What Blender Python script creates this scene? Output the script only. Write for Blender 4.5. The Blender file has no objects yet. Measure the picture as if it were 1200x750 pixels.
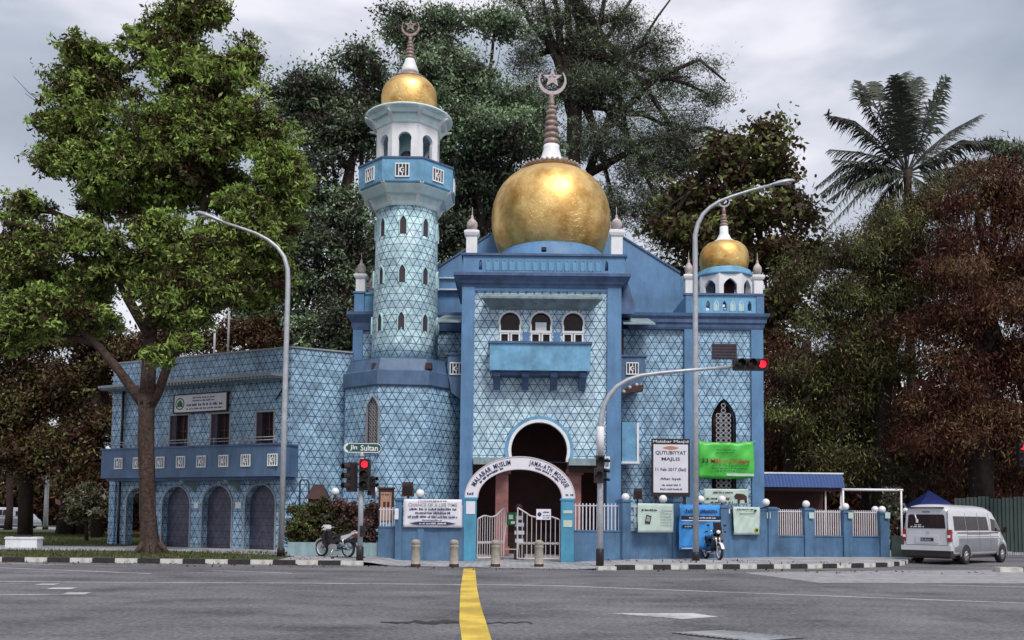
import bpy, math, random
import numpy as np
from mathutils import Vector, Matrix
PI = math.pi
S = bpy.context.scene
COL = S.collection
random.seed(7)

# ------------------------------------------------------------------ camera
F, CX, CY = 1080.0, 600.0, 536.0          # focal length and principal point in photo pixels (1200 x 750)
EYE = 1.6
PITCH, ROLL = math.radians(3.7), math.radians(0.6)
cd = bpy.data.cameras.new('camera'); cam = bpy.data.objects.new('camera', cd); COL.objects.link(cam)
cam.location = (0, 0, EYE)
CR = Matrix.Rotation(PI/2 + PITCH, 3, 'X') @ Matrix.Rotation(ROLL, 3, 'Z')
cam.rotation_euler = CR.to_euler()
cd.sensor_fit = 'HORIZONTAL'; cd.sensor_width = 36; cd.lens = 36*F/1200
cd.shift_y = (CY-375)/1200
cd.clip_start = 0.1; cd.clip_end = 6000
S.camera = cam
S.render.resolution_x = 1024; S.render.resolution_y = 640

# ------------------------------------------------------------------ world, sun, exposure
SUN_EL, SUN_AZ = math.radians(52), math.radians(160)     # azimuth clockwise from +Y
W = bpy.data.worlds.new('World'); S.world = W; W.use_nodes = True
nt = W.node_tree; nt.nodes.clear()
def N(t, k, **kw):
    n = t.nodes.new(k)
    for a, b in kw.items(): setattr(n, a, b)
    return n
wo = N(nt, 'ShaderNodeOutputWorld'); bg = N(nt, 'ShaderNodeBackground'); mixw = N(nt, 'ShaderNodeMixShader'); bg2 = N(nt, 'ShaderNodeBackground')
sky = N(nt, 'ShaderNodeTexSky', sky_type='NISHITA', sun_disc=False, sun_elevation=SUN_EL, sun_rotation=SUN_AZ, air_density=1.5, dust_density=3.0)
bg.inputs['Strength'].default_value = 0.08
nt.links.new(sky.outputs[0], bg.inputs['Color'])
tc = N(nt, 'ShaderNodeTexCoord'); mp = N(nt, 'ShaderNodeMapping'); mp.inputs['Scale'].default_value = (1, 1, 2.6)
nt.links.new(tc.outputs['Generated'], mp.inputs['Vector'])
no = N(nt, 'ShaderNodeTexNoise'); no.inputs['Scale'].default_value = 2.1; no.inputs['Detail'].default_value = 5; no.inputs['Roughness'].default_value = .5
nt.links.new(mp.outputs[0], no.inputs['Vector'])
rp = N(nt, 'ShaderNodeValToRGB')
e = rp.color_ramp.elements
e[0].position = .36; e[0].color = (.27, .315, .39, 1)
e[1].position = .60; e[1].color = (.80, .79, .86, 1)
m_ = rp.color_ramp.elements.new(.5); m_.color = (.44, .48, .565, 1)
nt.links.new(no.outputs['Fac'], rp.inputs['Fac'])
# a brighter band of overcast towards the horizon all the way round
sp = N(nt, 'ShaderNodeSeparateXYZ'); nt.links.new(tc.outputs['Generated'], sp.inputs[0])
mr = N(nt, 'ShaderNodeMapRange'); mr.inputs['From Min'].default_value = 0.0; mr.inputs['From Max'].default_value = .45; mr.inputs['To Min'].default_value = .75; mr.inputs['To Max'].default_value = 0
nt.links.new(sp.outputs['Z'], mr.inputs['Value'])
mx = N(nt, 'ShaderNodeMixRGB'); mx.inputs['Color2'].default_value = (.80, .80, .86, 1)
nt.links.new(mr.outputs[0], mx.inputs['Fac']); nt.links.new(rp.outputs[0], mx.inputs['Color1'])
nt.links.new(mx.outputs[0], bg2.inputs['Color']); bg2.inputs['Strength'].default_value = 0.70
mixw.inputs[0].default_value = .90
nt.links.new(bg.outputs[0], mixw.inputs[1]); nt.links.new(bg2.outputs[0], mixw.inputs[2]); nt.links.new(mixw.outputs[0], wo.inputs['Surface'])
sl = bpy.data.lights.new('sun', 'SUN'); sl.energy = 1.5; sl.angle = math.radians(16); sl.color = (1, .95, .88)
so = bpy.data.objects.new('sun', sl); COL.objects.link(so)
sd = Vector((math.sin(SUN_AZ)*math.cos(SUN_EL), math.cos(SUN_AZ)*math.cos(SUN_EL), math.sin(SUN_EL)))
so.rotation_euler = sd.to_track_quat('Z', 'Y').to_euler()
S.view_settings.view_transform = 'Standard'; S.view_settings.look = 'None'; S.view_settings.gamma = 1
S.view_settings.exposure = 0.78
S.render.engine = 'CYCLES'
try:
    S.cycles.max_bounces = 5; S.cycles.diffuse_bounces = 3; S.cycles.glossy_bounces = 3; S.cycles.transparent_max_bounces = 6
except Exception: pass

# ------------------------------------------------------------------ pixel -> place
def at(px, py, Y):
    d = CR @ Vector(((px-CX)/F, -(py-CY)/F, -1)); t = Y/d.y
    return Vector((d.x*t, Y, EYE + d.z*t))
def gnd(px, py, z=0.0):
    d = CR @ Vector(((px-CX)/F, -(py-CY)/F, -1)); t = (z-EYE)/d.z
    return Vector((d.x*t, d.y*t, z))
def ax(px, py, Y): return at(px, py, Y).x
def az(px, py, Y): return at(px, py, Y).z

# ------------------------------------------------------------------ mesh builder
class MB:
    def __init__(s): s.v = []; s.f = []; s.uv = []; s.sm = []
    def face(s, idx, uv=None, sm=False): s.f.append(tuple(idx)); s.uv.append(uv); s.sm.append(sm)
    def poly(s, pts, sm=False):
        b = len(s.v); s.v += [tuple(p) for p in pts]; s.face(range(b, b+len(pts)), None, sm)
    def box(s, x0, x1, y0, y1, z0, z1):
        if x0 > x1: x0, x1 = x1, x0
        if y0 > y1: y0, y1 = y1, y0
        if z0 > z1: z0, z1 = z1, z0
        b = len(s.v)
        s.v += [(x0,y0,z0),(x1,y0,z0),(x1,y1,z0),(x0,y1,z0),(x0,y0,z1),(x1,y0,z1),(x1,y1,z1),(x0,y1,z1)]
        for q in ((0,3,2,1),(4,5,6,7),(0,1,5,4),(1,2,6,5),(2,3,7,6),(3,0,4,7)): s.face([b+i for i in q])
        return s
    def prism(s, poly, y0, y1, caps=True, sm=False):      # poly of (x, z), extruded along Y
        n = len(poly); b = len(s.v)
        s.v += [(x, y0, z) for x, z in poly] + [(x, y1, z) for x, z in poly]
        for i in range(n):
            j = (i+1) % n; s.face([b+i, b+n+i, b+n+j, b+j], None, sm)
        if caps: s.face([b+i for i in range(n)]); s.face([b+n+i for i in reversed(range(n))])
        return s
    def prismz(s, poly, z0, z1):                          # poly of (x, y), extruded along Z
        n = len(poly); b = len(s.v)
        s.v += [(x, y, z0) for x, y in poly] + [(x, y, z1) for x, y in poly]
        for i in range(n):
            j = (i+1) % n; s.face([b+i, b+j, b+n+j, b+n+i])
        s.face([b+i for i in reversed(range(n))]); s.face([b+n+i for i in range(n)])
        return s
    def strip(s, A, B, y0, y1, closed=False):             # band between two (x,z) polylines, extruded along Y
        n = len(A); b = len(s.v)
        for L in (A, B):
            s.v += [(x, y0, z) for x, z in L] + [(x, y1, z) for x, z in L]
        a0, a1, b0, b1 = b, b+n, b+2*n, b+3*n
        for i in range(n if closed else n-1):
            j = (i+1) % n
            s.face([a0+i, a0+j, b0+j, b0+i]); s.face([a1+i, b1+i, b1+j, a1+j])
            s.face([a0+i, a1+i, a1+j, a0+j]); s.face([b0+i, b0+j, b1+j, b1+i])
        if not closed:
            s.face([a0, b0, b1, a1]); s.face([a0+n-1, a1+n-1, b1+n-1, b0+n-1])
        return s
    def lathe(s, prof, n=24, cx=0, cy=0, a0=0, sm=True, uvr=None, capb=True, capt=True):
        b = len(s.v)
        for r, z in prof:
            for k in range(n):
                a = a0 + 2*PI*k/n; s.v.append((cx + r*math.cos(a), cy + r*math.sin(a), z))
        for i in range(len(prof)-1):
            for k in range(n):
                j = (k+1) % n
                uv = None
                if uvr:
                    u0, u1 = 2*PI*k/n*uvr, 2*PI*(k+1)/n*uvr; z0, z1 = prof[i][1], prof[i+1][1]
                    uv = [(u0, z0), (u1, z0), (u1, z1), (u0, z1)]
                s.face([b+i*n+k, b+i*n+j, b+(i+1)*n+j, b+(i+1)*n+k], uv, sm)
        if capb: s.face([b+k for k in reversed(range(n))])
        if capt: s.face([b+(len(prof)-1)*n+k for k in range(n)])
        return s
    def tube(s, pts, rad, n=8, cap=True, sm=True):
        pts = [Vector(p) for p in pts]; m = len(pts); b = len(s.v)
        if not hasattr(rad, '__len__'): rad = [rad]*m
        up = None
        for i, p in enumerate(pts):
            t = (pts[min(i+1, m-1)] - pts[max(i-1, 0)])
            if t.length < 1e-9: t = Vector((0,0,1))
            t.normalize()
            if up is None:
                up = Vector((1,0,0)) if abs(t.x) < .8 else Vector((0,1,0))
            u = (up - t*up.dot(t)).normalized(); w = t.cross(u); up = u
            for k in range(n):
                a = 2*PI*k/n; q = p + (u*math.cos(a) + w*math.sin(a))*rad[i]; s.v.append(tuple(q))
        for i in range(m-1):
            for k in range(n):
                j = (k+1) % n; s.face([b+i*n+k, b+i*n+j, b+(i+1)*n+j, b+(i+1)*n+k], None, sm)
        if cap: s.face([b+k for k in reversed(range(n))]); s.face([b+(m-1)*n+k for k in range(n)])
        return s
    def ball(s, c, r, n=12, m=8, sc=(1,1,1)):
        prof = [(max(.001, r*math.sin(PI*i/m)), -r*math.cos(PI*i/m)) for i in range(m+1)]
        t = MB(); t.lathe(prof, n)
        s.add(t, Matrix.Translation(Vector(c)) @ Matrix.Diagonal((*sc, 1))); return s
    def wheel(s, c, r, w, n=20, axis='X', hole=0):        # disc along an axis
        t = MB(); bev = min(.25*w, .1*r)
        prof = [(max(hole,.001), -w/2), (r-bev, -w/2), (r, -w/2+bev), (r, w/2-bev), (r-bev, w/2), (max(hole,.001), w/2)]
        t.lathe(prof, n, capb=False, capt=False)
        if hole: t.lathe([(hole, w/2), (hole, -w/2)], n, capb=False, capt=False)
        M = Matrix.Rotation(PI/2, 4, 'Y') if axis == 'X' else Matrix.Rotation(PI/2, 4, 'X') if axis == 'Y' else Matrix.Identity(4)
        s.add(t, Matrix.Translation(Vector(c)) @ M); return s
    def add(s, o, M=None):
        b = len(s.v)
        s.v += [tuple(M @ Vector(p)) for p in o.v] if M else list(o.v)
        for f, uv, sm in zip(o.f, o.uv, o.sm): s.face([b+i for i in f], uv, sm)
        return s
    def mesh(s, name, M=None):
        me = bpy.data.meshes.new(name)
        vs = [tuple(M @ Vector(p)) for p in s.v] if M else s.v
        me.from_pydata(vs, [], s.f); 
        me.polygons.foreach_set('use_smooth', s.sm)
        uvl = me.uv_layers.new(name='UVMap'); V = [Vector(p) for p in s.v]; d = uvl.data
        for p, uv in zip(me.polygons, s.uv):
            li = p.loop_start
            if uv:
                for q in uv: d[li].uv = q; li += 1
                continue
            n = p.normal
            if M: n = M.inverted().to_3x3() @ n
            if abs(n.z) > .85:
                for k in p.vertices: d[li].uv = (V[k].x, V[k].y); li += 1
            else:
                tx, ty = -n.y, n.x; L = math.hypot(tx, ty) or 1
                for k in p.vertices: d[li].uv = ((V[k].x*tx + V[k].y*ty)/L, V[k].z); li += 1
        return me

ROOTM = {}
def thing(name, label, cat, loc=(0,0,0), rz=0, group=None):
    o = bpy.data.objects.new(name, None); COL.objects.link(o); o.empty_display_size = .3
    o.location = loc; o.rotation_euler = (0, 0, rz); o['label'] = label; o['category'] = cat
    if group: o['group'] = group
    ROOTM[o.name] = (Matrix.Translation(Vector(loc)) @ Matrix.Rotation(rz, 4, 'Z'))
    return o
def tag(o, label, cat, group=None):
    o['label'] = label; o['category'] = cat
    if group: o['group'] = group
    return o
def obj(name, mb, mat, parent=None, world=False, label=None, kind=None, mesh=None):
    M = None
    if parent is not None:
        r = parent
        while r.parent: r = r.parent
        if world and r.name in ROOTM: M = ROOTM[r.name].inverted()
    me = mesh or mb.mesh(name, M)
    if mat and not mesh: me.materials.append(mat)
    o = bpy.data.objects.new(name, me); COL.objects.link(o)
    if parent is not None: o.parent = parent
    if label: o['label'] = label
    if kind: o['kind'] = kind
    return o
def solo(name, mb, mat, label, cat, loc, rz=0, group=None):     # a thing that is one mesh, local coordinates
    o = obj(name, mb, mat); o.location = loc; o.rotation_euler = (0,0,rz); return tag(o, label, cat, group)
def kids(o): return [c for c in COL.objects if c.parent == o]
def dup(root, loc, rz=0, label=None, ch=None):
    r = root.copy(); COL.objects.link(r); r.location = loc; r.rotation_euler = (0,0,rz)
    if label: r['label'] = label
    ROOTM[r.name] = Matrix.Translation(Vector(loc)) @ Matrix.Rotation(rz, 4, 'Z')
    def rec(a, b):
        for c in ch_of(a):
            d = c.copy(); COL.objects.link(d); d.parent = b; rec(c, d)
    rec(root, r); return r
def ch_of(a): return [c for c in list(a.children)]
def piece(name, me, parent, loc=(0,0,0), rot=(0,0,0), scale=None, label=None):   # a repeat that shares mesh data
    o = bpy.data.objects.new(name, me); COL.objects.link(o); o.parent = parent; o.location = loc; o.rotation_euler = rot
    if scale: o.scale = scale
    if label: o['label'] = label
    return o

# ------------------------------------------------------------------ materials
def mat(name, col, rough=.6, metal=0, var=.12, scale=3, bump=0, bscale=40, spec=None, emit=None, col2=None, streak=0, coat=0, trans=0):
    m = bpy.data.materials.new(name); m.use_nodes = True; t = m.node_tree; b = t.nodes['Principled BSDF']; L = t.links.new
    b.inputs['Roughness'].default_value = rough; b.inputs['Metallic'].default_value = metal
    if spec is not None: b.inputs['Specular IOR Level'].default_value = spec
    if coat: b.inputs['Coat Weight'].default_value = coat
    tcn = N(t, 'ShaderNodeTexCoord')
    nz = N(t, 'ShaderNodeTexNoise'); nz.inputs['Scale'].default_value = scale; nz.inputs['Detail'].default_value = 6; nz.inputs['Roughness'].default_value = .65
    L(tcn.outputs['Object'], nz.inputs['Vector'])
    r = N(t, 'ShaderNodeValToRGB'); a = r.color_ramp.elements
    c2 = col2 or tuple(min(1, c*(1+var*1.6)) for c in col)
    a[0].position = .3; a[0].color = (*[c*(1-var*1.6) for c in col], 1); a[1].position = .7; a[1].color = (*c2, 1)
    L(nz.outputs['Fac'], r.inputs['Fac']); out = r.outputs[0]
    if streak:      # weather streaks running down, darker grime with its own shape
        mpn = N(t, 'ShaderNodeMapping'); mpn.inputs['Scale'].default_value = (1.9, 1.9, .42); L(tcn.outputs['Object'], mpn.inputs['Vector'])
        n2 = N(t, 'ShaderNodeTexNoise'); n2.inputs['Scale'].default_value = 1.4; n2.inputs['Detail'].default_value = 7; n2.inputs['Roughness'].default_value = .7
        L(mpn.outputs[0], n2.inputs['Vector'])
        r2 = N(t, 'ShaderNodeValToRGB'); q = r2.color_ramp.elements; q[0].position = .34; q[0].color = (.45, .40, .38, 1); q[1].position = .56; q[1].color = (1,1,1,1)
        L(n2.outputs['Fac'], r2.inputs['Fac'])
        mm = N(t, 'ShaderNodeMixRGB', blend_type='MULTIPLY'); mm.inputs[0].default_value = streak; L(out, mm.inputs[1]); L(r2.outputs[0], mm.inputs[2]); out = mm.outputs[0]
    L(out, b.inputs['Base Color'])
    if bump:
        nb = N(t, 'ShaderNodeTexNoise'); nb.inputs['Scale'].default_value = bscale; nb.inputs['Detail'].default_value = 4; L(tcn.outputs['Object'], nb.inputs['Vector'])
        bp = N(t, 'ShaderNodeBump'); bp.inputs['Strength'].default_value = bump; bp.inputs['Distance'].default_value = .03
        L(nb.outputs['Fac'], bp.inputs['Height']); L(bp.outputs[0], b.inputs['Normal'])
    if emit:
        b.inputs['Emission Color'].default_value = (*emit[0], 1); b.inputs['Emission Strength'].default_value = emit[1]
    if trans: b.inputs['Transmission Weight'].default_value = trans
    return m
def M2(t, op, a, b=None, **kw):
    n = N(t, 'ShaderNodeMath', operation=op)
    for i, x in enumerate((a, b)):
        if x is None: continue
        if isinstance(x, (int, float)): n.inputs[i].default_value = x
        else: t.links.new(x, n.inputs[i])
    return n.outputs[0]
def tile_mat(name, light, dark, side=.30, lw=.016, grime=.55):
    m = bpy.data.materials.new(name); m.use_nodes = True; t = m.node_tree; b = t.nodes['Principled BSDF']; L = t.links.new
    uv = N(t, 'ShaderNodeUVMap'); s = N(t, 'ShaderNodeSeparateXYZ'); L(uv.outputs[0], s.inputs[0]); u, v = s.outputs[0], s.outputs[1]
    h = side*.866
    def dist(x, per):         # distance to the nearest multiple of per
        f = M2(t, 'FRACT', M2(t, 'ADD', M2(t, 'DIVIDE', x, per), 100.5)); return M2(t, 'MULTIPLY', M2(t, 'ABSOLUTE', M2(t, 'SUBTRACT', f, .5)), per)
    d1 = dist(v, h)
    pa = M2(t, 'ADD', M2(t, 'MULTIPLY', u, .866), M2(t, 'MULTIPLY', v, .5))
    pb = M2(t, 'SUBTRACT', M2(t, 'MULTIPLY', u, .866), M2(t, 'MULTIPLY', v, .5))
    d2 = dist(pa, h); d3 = dist(pb, h)
    dm = M2(t, 'MINIMUM', d1, M2(t, 'MINIMUM', d2, d3))
    ds = M2(t, 'ADD', d1, M2(t, 'ADD', d2, d3))          # vertices: all three small
    n0 = N(t, 'ShaderNodeTexNoise'); n0.inputs['Scale'].default_value = 1.3; n0.inputs['Detail'].default_value = 3; L(uv.outputs[0], n0.inputs['Vector'])
    wv = M2(t, 'MULTIPLY_ADD' if False else 'MULTIPLY', n0.outputs['Fac'], lw*1.6)
    line = N(t, 'ShaderNodeMapRange'); L(dm, line.inputs['Value']); L(wv, line.inputs['From Min']); L(M2(t, 'ADD', wv, .010), line.inputs['From Max'])
    dot = N(t, 'ShaderNodeMapRange'); L(ds, dot.inputs['Value']); dot.inputs['From Min'].default_value = .055; dot.inputs['From Max'].default_value = .075
    k = M2(t, 'MINIMUM', line.outputs[0], dot.outputs[0])
    # per tile tone: square tile cells
    wn = N(t, 'ShaderNodeTexWhiteNoise', noise_dimensions='2D')
    cmb = N(t, 'ShaderNodeCombineXYZ'); L(M2(t, 'FLOOR', M2(t, 'DIVIDE', u, side)), cmb.inputs[0]); L(M2(t, 'FLOOR', M2(t, 'DIVIDE', v, h)), cmb.inputs[1]); L(cmb.outputs[0], wn.inputs['Vector'])
    ramp = N(t, 'ShaderNodeValToRGB'); e = ramp.color_ramp.elements; e[0].color = (*[c*.72 for c in light], 1); e[1].color = (*[min(1, c*1.2) for c in light], 1)
    L(wn.outputs['Value'], ramp.inputs['Fac'])
    # marbled print inside each triangle
    n1 = N(t, 'ShaderNodeTexNoise'); n1.inputs['Scale'].default_value = 11; n1.inputs['Detail'].default_value = 5; L(uv.outputs[0], n1.inputs['Vector'])
    r1 = N(t, 'ShaderNodeValToRGB'); q = r1.color_ramp.elements; q[0].position = .33; q[0].color = (.50, .66, .84, 1); q[1].position = .56; q[1].color = (1.0, 1.0, 1.0, 1); L(n1.outputs['Fac'], r1.inputs['Fac'])
    mu = N(t, 'ShaderNodeMixRGB', blend_type='MULTIPLY'); mu.inputs[0].default_value = .8; L(ramp.outputs[0], mu.inputs[1]); L(r1.outputs[0], mu.inputs[2])
    mix = N(t, 'ShaderNodeMixRGB'); mix.inputs[1].default_value = (*dark, 1); L(k, mix.inputs[0]); L(mu.outputs[0], mix.inputs[2])
    # grime, large
    mpn = N(t, 'ShaderNodeMapping'); mpn.inputs['Scale'].default_value = (2.2, .5, 1); L(uv.outputs[0], mpn.inputs['Vector'])
    n2 = N(t, 'ShaderNodeTexNoise'); n2.inputs['Scale'].default_value = 1.1; n2.inputs['Detail'].default_value = 7; n2.inputs['Roughness'].default_value = .66; L(mpn.outputs[0], n2.inputs['Vector'])
    r2 = N(t, 'ShaderNodeValToRGB'); q = r2.color_ramp.elements; q[0].position = .32; q[0].color = (.50, .47, .50, 1); q[1].position = .6; q[1].color = (1,1,1,1); L(n2.outputs['Fac'], r2.inputs['Fac'])
    mg = N(t, 'ShaderNodeMixRGB', blend_type='MULTIPLY'); mg.inputs[0].default_value = grime; L(mix.outputs[0], mg.inputs[1]); L(r2.outputs[0], mg.inputs[2])
    L(mg.outputs[0], b.inputs['Base Color'])
    b.inputs['Roughness'].default_value = .42
    bp = N(t, 'ShaderNodeBump'); bp.inputs['Strength'].default_value = .35; bp.inputs['Distance'].default_value = .01; L(k, bp.inputs['Height']); L(bp.outputs[0], b.inputs['Normal'])
    return m
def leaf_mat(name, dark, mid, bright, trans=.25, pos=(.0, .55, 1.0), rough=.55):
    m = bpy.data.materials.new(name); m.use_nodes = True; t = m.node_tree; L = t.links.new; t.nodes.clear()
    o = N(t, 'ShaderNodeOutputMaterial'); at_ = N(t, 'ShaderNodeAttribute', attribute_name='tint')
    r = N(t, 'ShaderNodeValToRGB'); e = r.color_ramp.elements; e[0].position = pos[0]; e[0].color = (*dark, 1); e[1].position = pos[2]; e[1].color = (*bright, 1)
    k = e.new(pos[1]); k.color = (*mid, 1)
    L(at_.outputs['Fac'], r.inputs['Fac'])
    b = N(t, 'ShaderNodeBsdfPrincipled'); b.inputs['Roughness'].default_value = rough; b.inputs['Specular IOR Level'].default_value = .28
    tr = N(t, 'ShaderNodeBsdfTranslucent'); mxs = N(t, 'ShaderNodeMixShader'); mxs.inputs[0].default_value = trans
    L(r.outputs[0], b.inputs['Base Color']); L(r.outputs[0], tr.inputs['Color']); L(b.outputs[0], mxs.inputs[1]); L(tr.outputs[0], mxs.inputs[2]); L(mxs.outputs[0], o.inputs['Surface'])
    return m

MT = dict(
 blue = mat('blue_wall_paint', (.105,.235,.43), .55, var=.14, scale=.9, streak=.35, bump=.08),
 blue_bal = mat('turquoise_blue_paint', (.15,.36,.56), .5, var=.2, scale=1.6, streak=.3),
 blue_fence = mat('fence_blue_paint', (.080,.170,.30), .55, var=.2, scale=1.2, streak=.5, bump=.1),
 blue_post = mat('gate_post_blue_paint', (.075,.30,.46), .5, var=.12, scale=1.2, streak=.3),
 blue_roof = mat('blue_roof_sheet', (.055,.10,.27), .5, var=.1, scale=1),
 slate = mat('cornice_slate_blue', (.070,.125,.25), .55, var=.2, scale=2, streak=.5),
 annex_blue = mat('annex_balcony_blue', (.078,.145,.26), .55, var=.15, scale=1.2, streak=.45),
 tile = tile_mat('triangle_tile', (.60,.79,.92), (.04,.11,.22), side=.335, lw=.012, grime=.45),
 tile_b = tile_mat('triangle_tile_shaded', (.40,.60,.75), (.03,.085,.18), side=.33, lw=.013, grime=.7),  # darker copy of the triangle tile, shade put into its colour
 tile_dark = tile_mat('dark_blue_tile', (.085,.085,.13), (.030,.030,.055), side=.33, lw=.012, grime=.5),
 tile_min = tile_mat('triangle_tile_minaret', (.62,.83,.92), (.045,.14,.24), side=.35, lw=.012, grime=.4),
 cyan = mat('pale_teal_paint', (.52,.76,.78), .55, var=.12, scale=1.5, streak=.55),
 white = mat('white_paint', (.80,.82,.85), .5, var=.05, scale=2, streak=.22),
 clean_white = mat('white_frame_paint', (.80,.79,.82), .5, var=.03),
 dark = mat('interior_shade', (.048,.013,.013), .8, var=.3, scale=1),  # maroon shade of dim interiors put into the wall colour
 dark_glass = mat('dark_window_glass', (.02,.012,.014), .12, var=.3, scale=4, spec=.25),
 louvre = mat('dark_shutter', (.050,.036,.055), .7, var=.2),
 grey_slab = mat('grey_render_slab', (.24,.33,.36), .7, var=.2, scale=2, streak=.6),
 steel = mat('galvanised_steel', (.42,.44,.48), .45, metal=.35, var=.12, scale=6),
 steel_d = mat('weathered_steel', (.30,.31,.34), .5, metal=.3, var=.12, scale=6),
 black = mat('black_paint', (.018,.012,.014), .45, var=.2),
 black_matt = mat('matt_black_housing', (.020,.012,.014), .6, var=.2),
 rubber = mat('tyre_rubber', (.02,.018,.02), .8, var=.2),
 chrome = mat('bright_metal', (.65,.65,.68), .25, metal=1, var=.05),
 rim = mat('wheel_rim_silver', (.45,.45,.48), .35, metal=.6, var=.1),
 asphalt = None, pave = None, grass = None,
 kblack = mat('kerb_black_paint', (.020,.018,.020), .7, var=.3, scale=5, bump=.2),
 kwhite = mat('kerb_white_paint', (.55,.55,.52), .7, var=.15, scale=5, streak=.5, bump=.2),
 road_white = mat('road_marking_white', (.66,.66,.68), .7, var=.14, scale=7),
 road_yellow = mat('road_marking_yellow', (.80,.58,.09), .65, var=.10, scale=4),
 bollard = mat('bollard_concrete', (.36,.33,.29), .85, var=.2, scale=4, streak=.8, bump=.3),
 pink = mat('faded_pink_column', (.30,.13,.12), .7, var=.2, scale=2),
 maroon = mat('dark_maroon_timber', (.045,.016,.014), .7, var=.3, scale=2),
 globe = mat('white_globe_glass', (.80,.80,.82), .25, var=.02),
 gate = mat('gate_cream_steel', (.58,.52,.54), .5, var=.08),
 bar = mat('fence_bar_white', (.60,.60,.66), .5, var=.1),
 planter = mat('planter_pale_blue', (.25,.37,.41), .7, var=.12, scale=2, streak=.5),
 sign_green = mat('street_sign_green', (.012,.085,.065), .4, var=.05),
 banner_white = mat('white_vinyl', (.72,.71,.78), .45, var=.03),
 paper_green = mat('pale_green_vinyl', (.50,.62,.56), .5, var=.05),
 banner_green = mat('green_vinyl', (.07,.50,.06), .4, var=.06),
 banner_blue = mat('blue_vinyl', (.055,.30,.74), .35, var=.1),
 ink = mat('black_ink', (.012,.010,.02), .6, var=.02),
 navy = mat('navy_ink', (.02,.03,.10), .6, var=.02),
 red_ink = mat('red_ink', (.33,.05,.03), .6, var=.02),
 dgreen_ink = mat('dark_green_ink', (.012,.14,.03), .6, var=.02),
 orange_ink = mat('orange_brown_ink', (.50,.22,.12), .6, var=.02),
 olive_ink = mat('yellow_olive_ink', (.40,.42,.04), .6, var=.02),
 pink_ink = mat('grey_print', (.30,.32,.34), .6, var=.02),
 orange_box = mat('tan_notice_paper', (.42,.24,.17), .6, var=.12, scale=6),
 red_lamp = mat('red_signal_light', (.6,.01,.03), .3, emit=((1,.012,.03), 1.5)),
 off_red = mat('unlit_red_lens', (.10,.012,.02), .25), off_amber = mat('unlit_amber_lens', (.07,.035,.02), .25), off_green = mat('unlit_green_lens', (.02,.025,.02), .25),
 van = mat('van_silver_paint', (.56,.57,.61), .28, metal=.0, var=.04, coat=.4),
 van_grey = mat('van_lower_grey_paint', (.19,.20,.225), .35, var=.04, coat=.3),
 taillight = mat('red_tail_lens', (.28,.02,.03), .2),
 hull = mat('motorcycle_white_plastic', (.72,.70,.74), .3, var=.03),
 moto_dark = mat('motorcycle_black_plastic', (.02,.015,.018), .35),
 hoarding = mat('green_hoarding_sheet', (.035,.06,.055), .6, var=.2, scale=2, streak=.4),
 concrete = mat('concrete_kerb', (.42,.41,.40), .8, var=.15, scale=3, bump=.2),
 bark = mat('tree_bark', (.058,.034,.028), .9, var=.5, scale=9, bump=1.0, bscale=11, streak=.6),
 bark_d = mat('dark_tree_bark', (.028,.016,.014), .9, var=.35, scale=4, bump=.6, bscale=14),
 tent = mat('blue_tent_cloth', (.09,.13,.50), .6, var=.08),
)
def gold():
    m = bpy.data.materials.new('gilded_dome'); m.use_nodes = True; t = m.node_tree; b = t.nodes['Principled BSDF']; L = t.links.new
    tcn = N(t, 'ShaderNodeTexCoord'); nz = N(t, 'ShaderNodeTexNoise'); nz.inputs['Scale'].default_value = 1.1; nz.inputs['Detail'].default_value = 6; nz.inputs['Roughness'].default_value = .6
    L(tcn.outputs['Object'], nz.inputs['Vector']); r = N(t, 'ShaderNodeValToRGB'); e = r.color_ramp.elements
    e[0].position = .34; e[0].color = (.55,.29,.08,1); e[1].position = .60; e[1].color = (.92,.64,.26,1); L(nz.outputs['Fac'], r.inputs['Fac']); L(r.outputs[0], b.inputs['Base Color'])  # brown mottling puts dark reflections of trees into the gilding colour
    b.inputs['Metallic'].default_value = 1
    # small square mosaic pieces that tilt slightly
    vo = N(t, 'ShaderNodeTexVoronoi'); vo.inputs['Scale'].default_value = 9; L(tcn.outputs['Object'], vo.inputs['Vector'])
    bp = N(t, 'ShaderNodeBump'); bp.inputs['Strength'].default_value = .5; bp.inputs['Distance'].default_value = .025; L(vo.outputs['Color'], bp.inputs['Height']); L(bp.outputs[0], b.inputs['Normal'])
    n2 = N(t, 'ShaderNodeTexNoise'); n2.inputs['Scale'].default_value = 2.5; L(tcn.outputs['Object'], n2.inputs['Vector'])
    mr2 = N(t, 'ShaderNodeMapRange'); mr2.inputs['To Min'].default_value = .38; mr2.inputs['To Max'].default_value = .54; L(n2.outputs['Fac'], mr2.inputs['Value']); L(mr2.outputs[0], b.inputs['Roughness'])
    return m
MT['gold'] = gold(); MT['pale'] = mat('pale_aqua_plaster', (.66,.84,.86), .55, var=.06, scale=1.5, streak=.22)
MT['bronze'] = mat('old_finial_metal', (.30,.22,.20), .55, metal=.3, var=.3, scale=5)
MT['pin_ball'] = mat('pinnacle_ball_plaster', (.42,.36,.35), .6, var=.35, scale=4)
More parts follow.
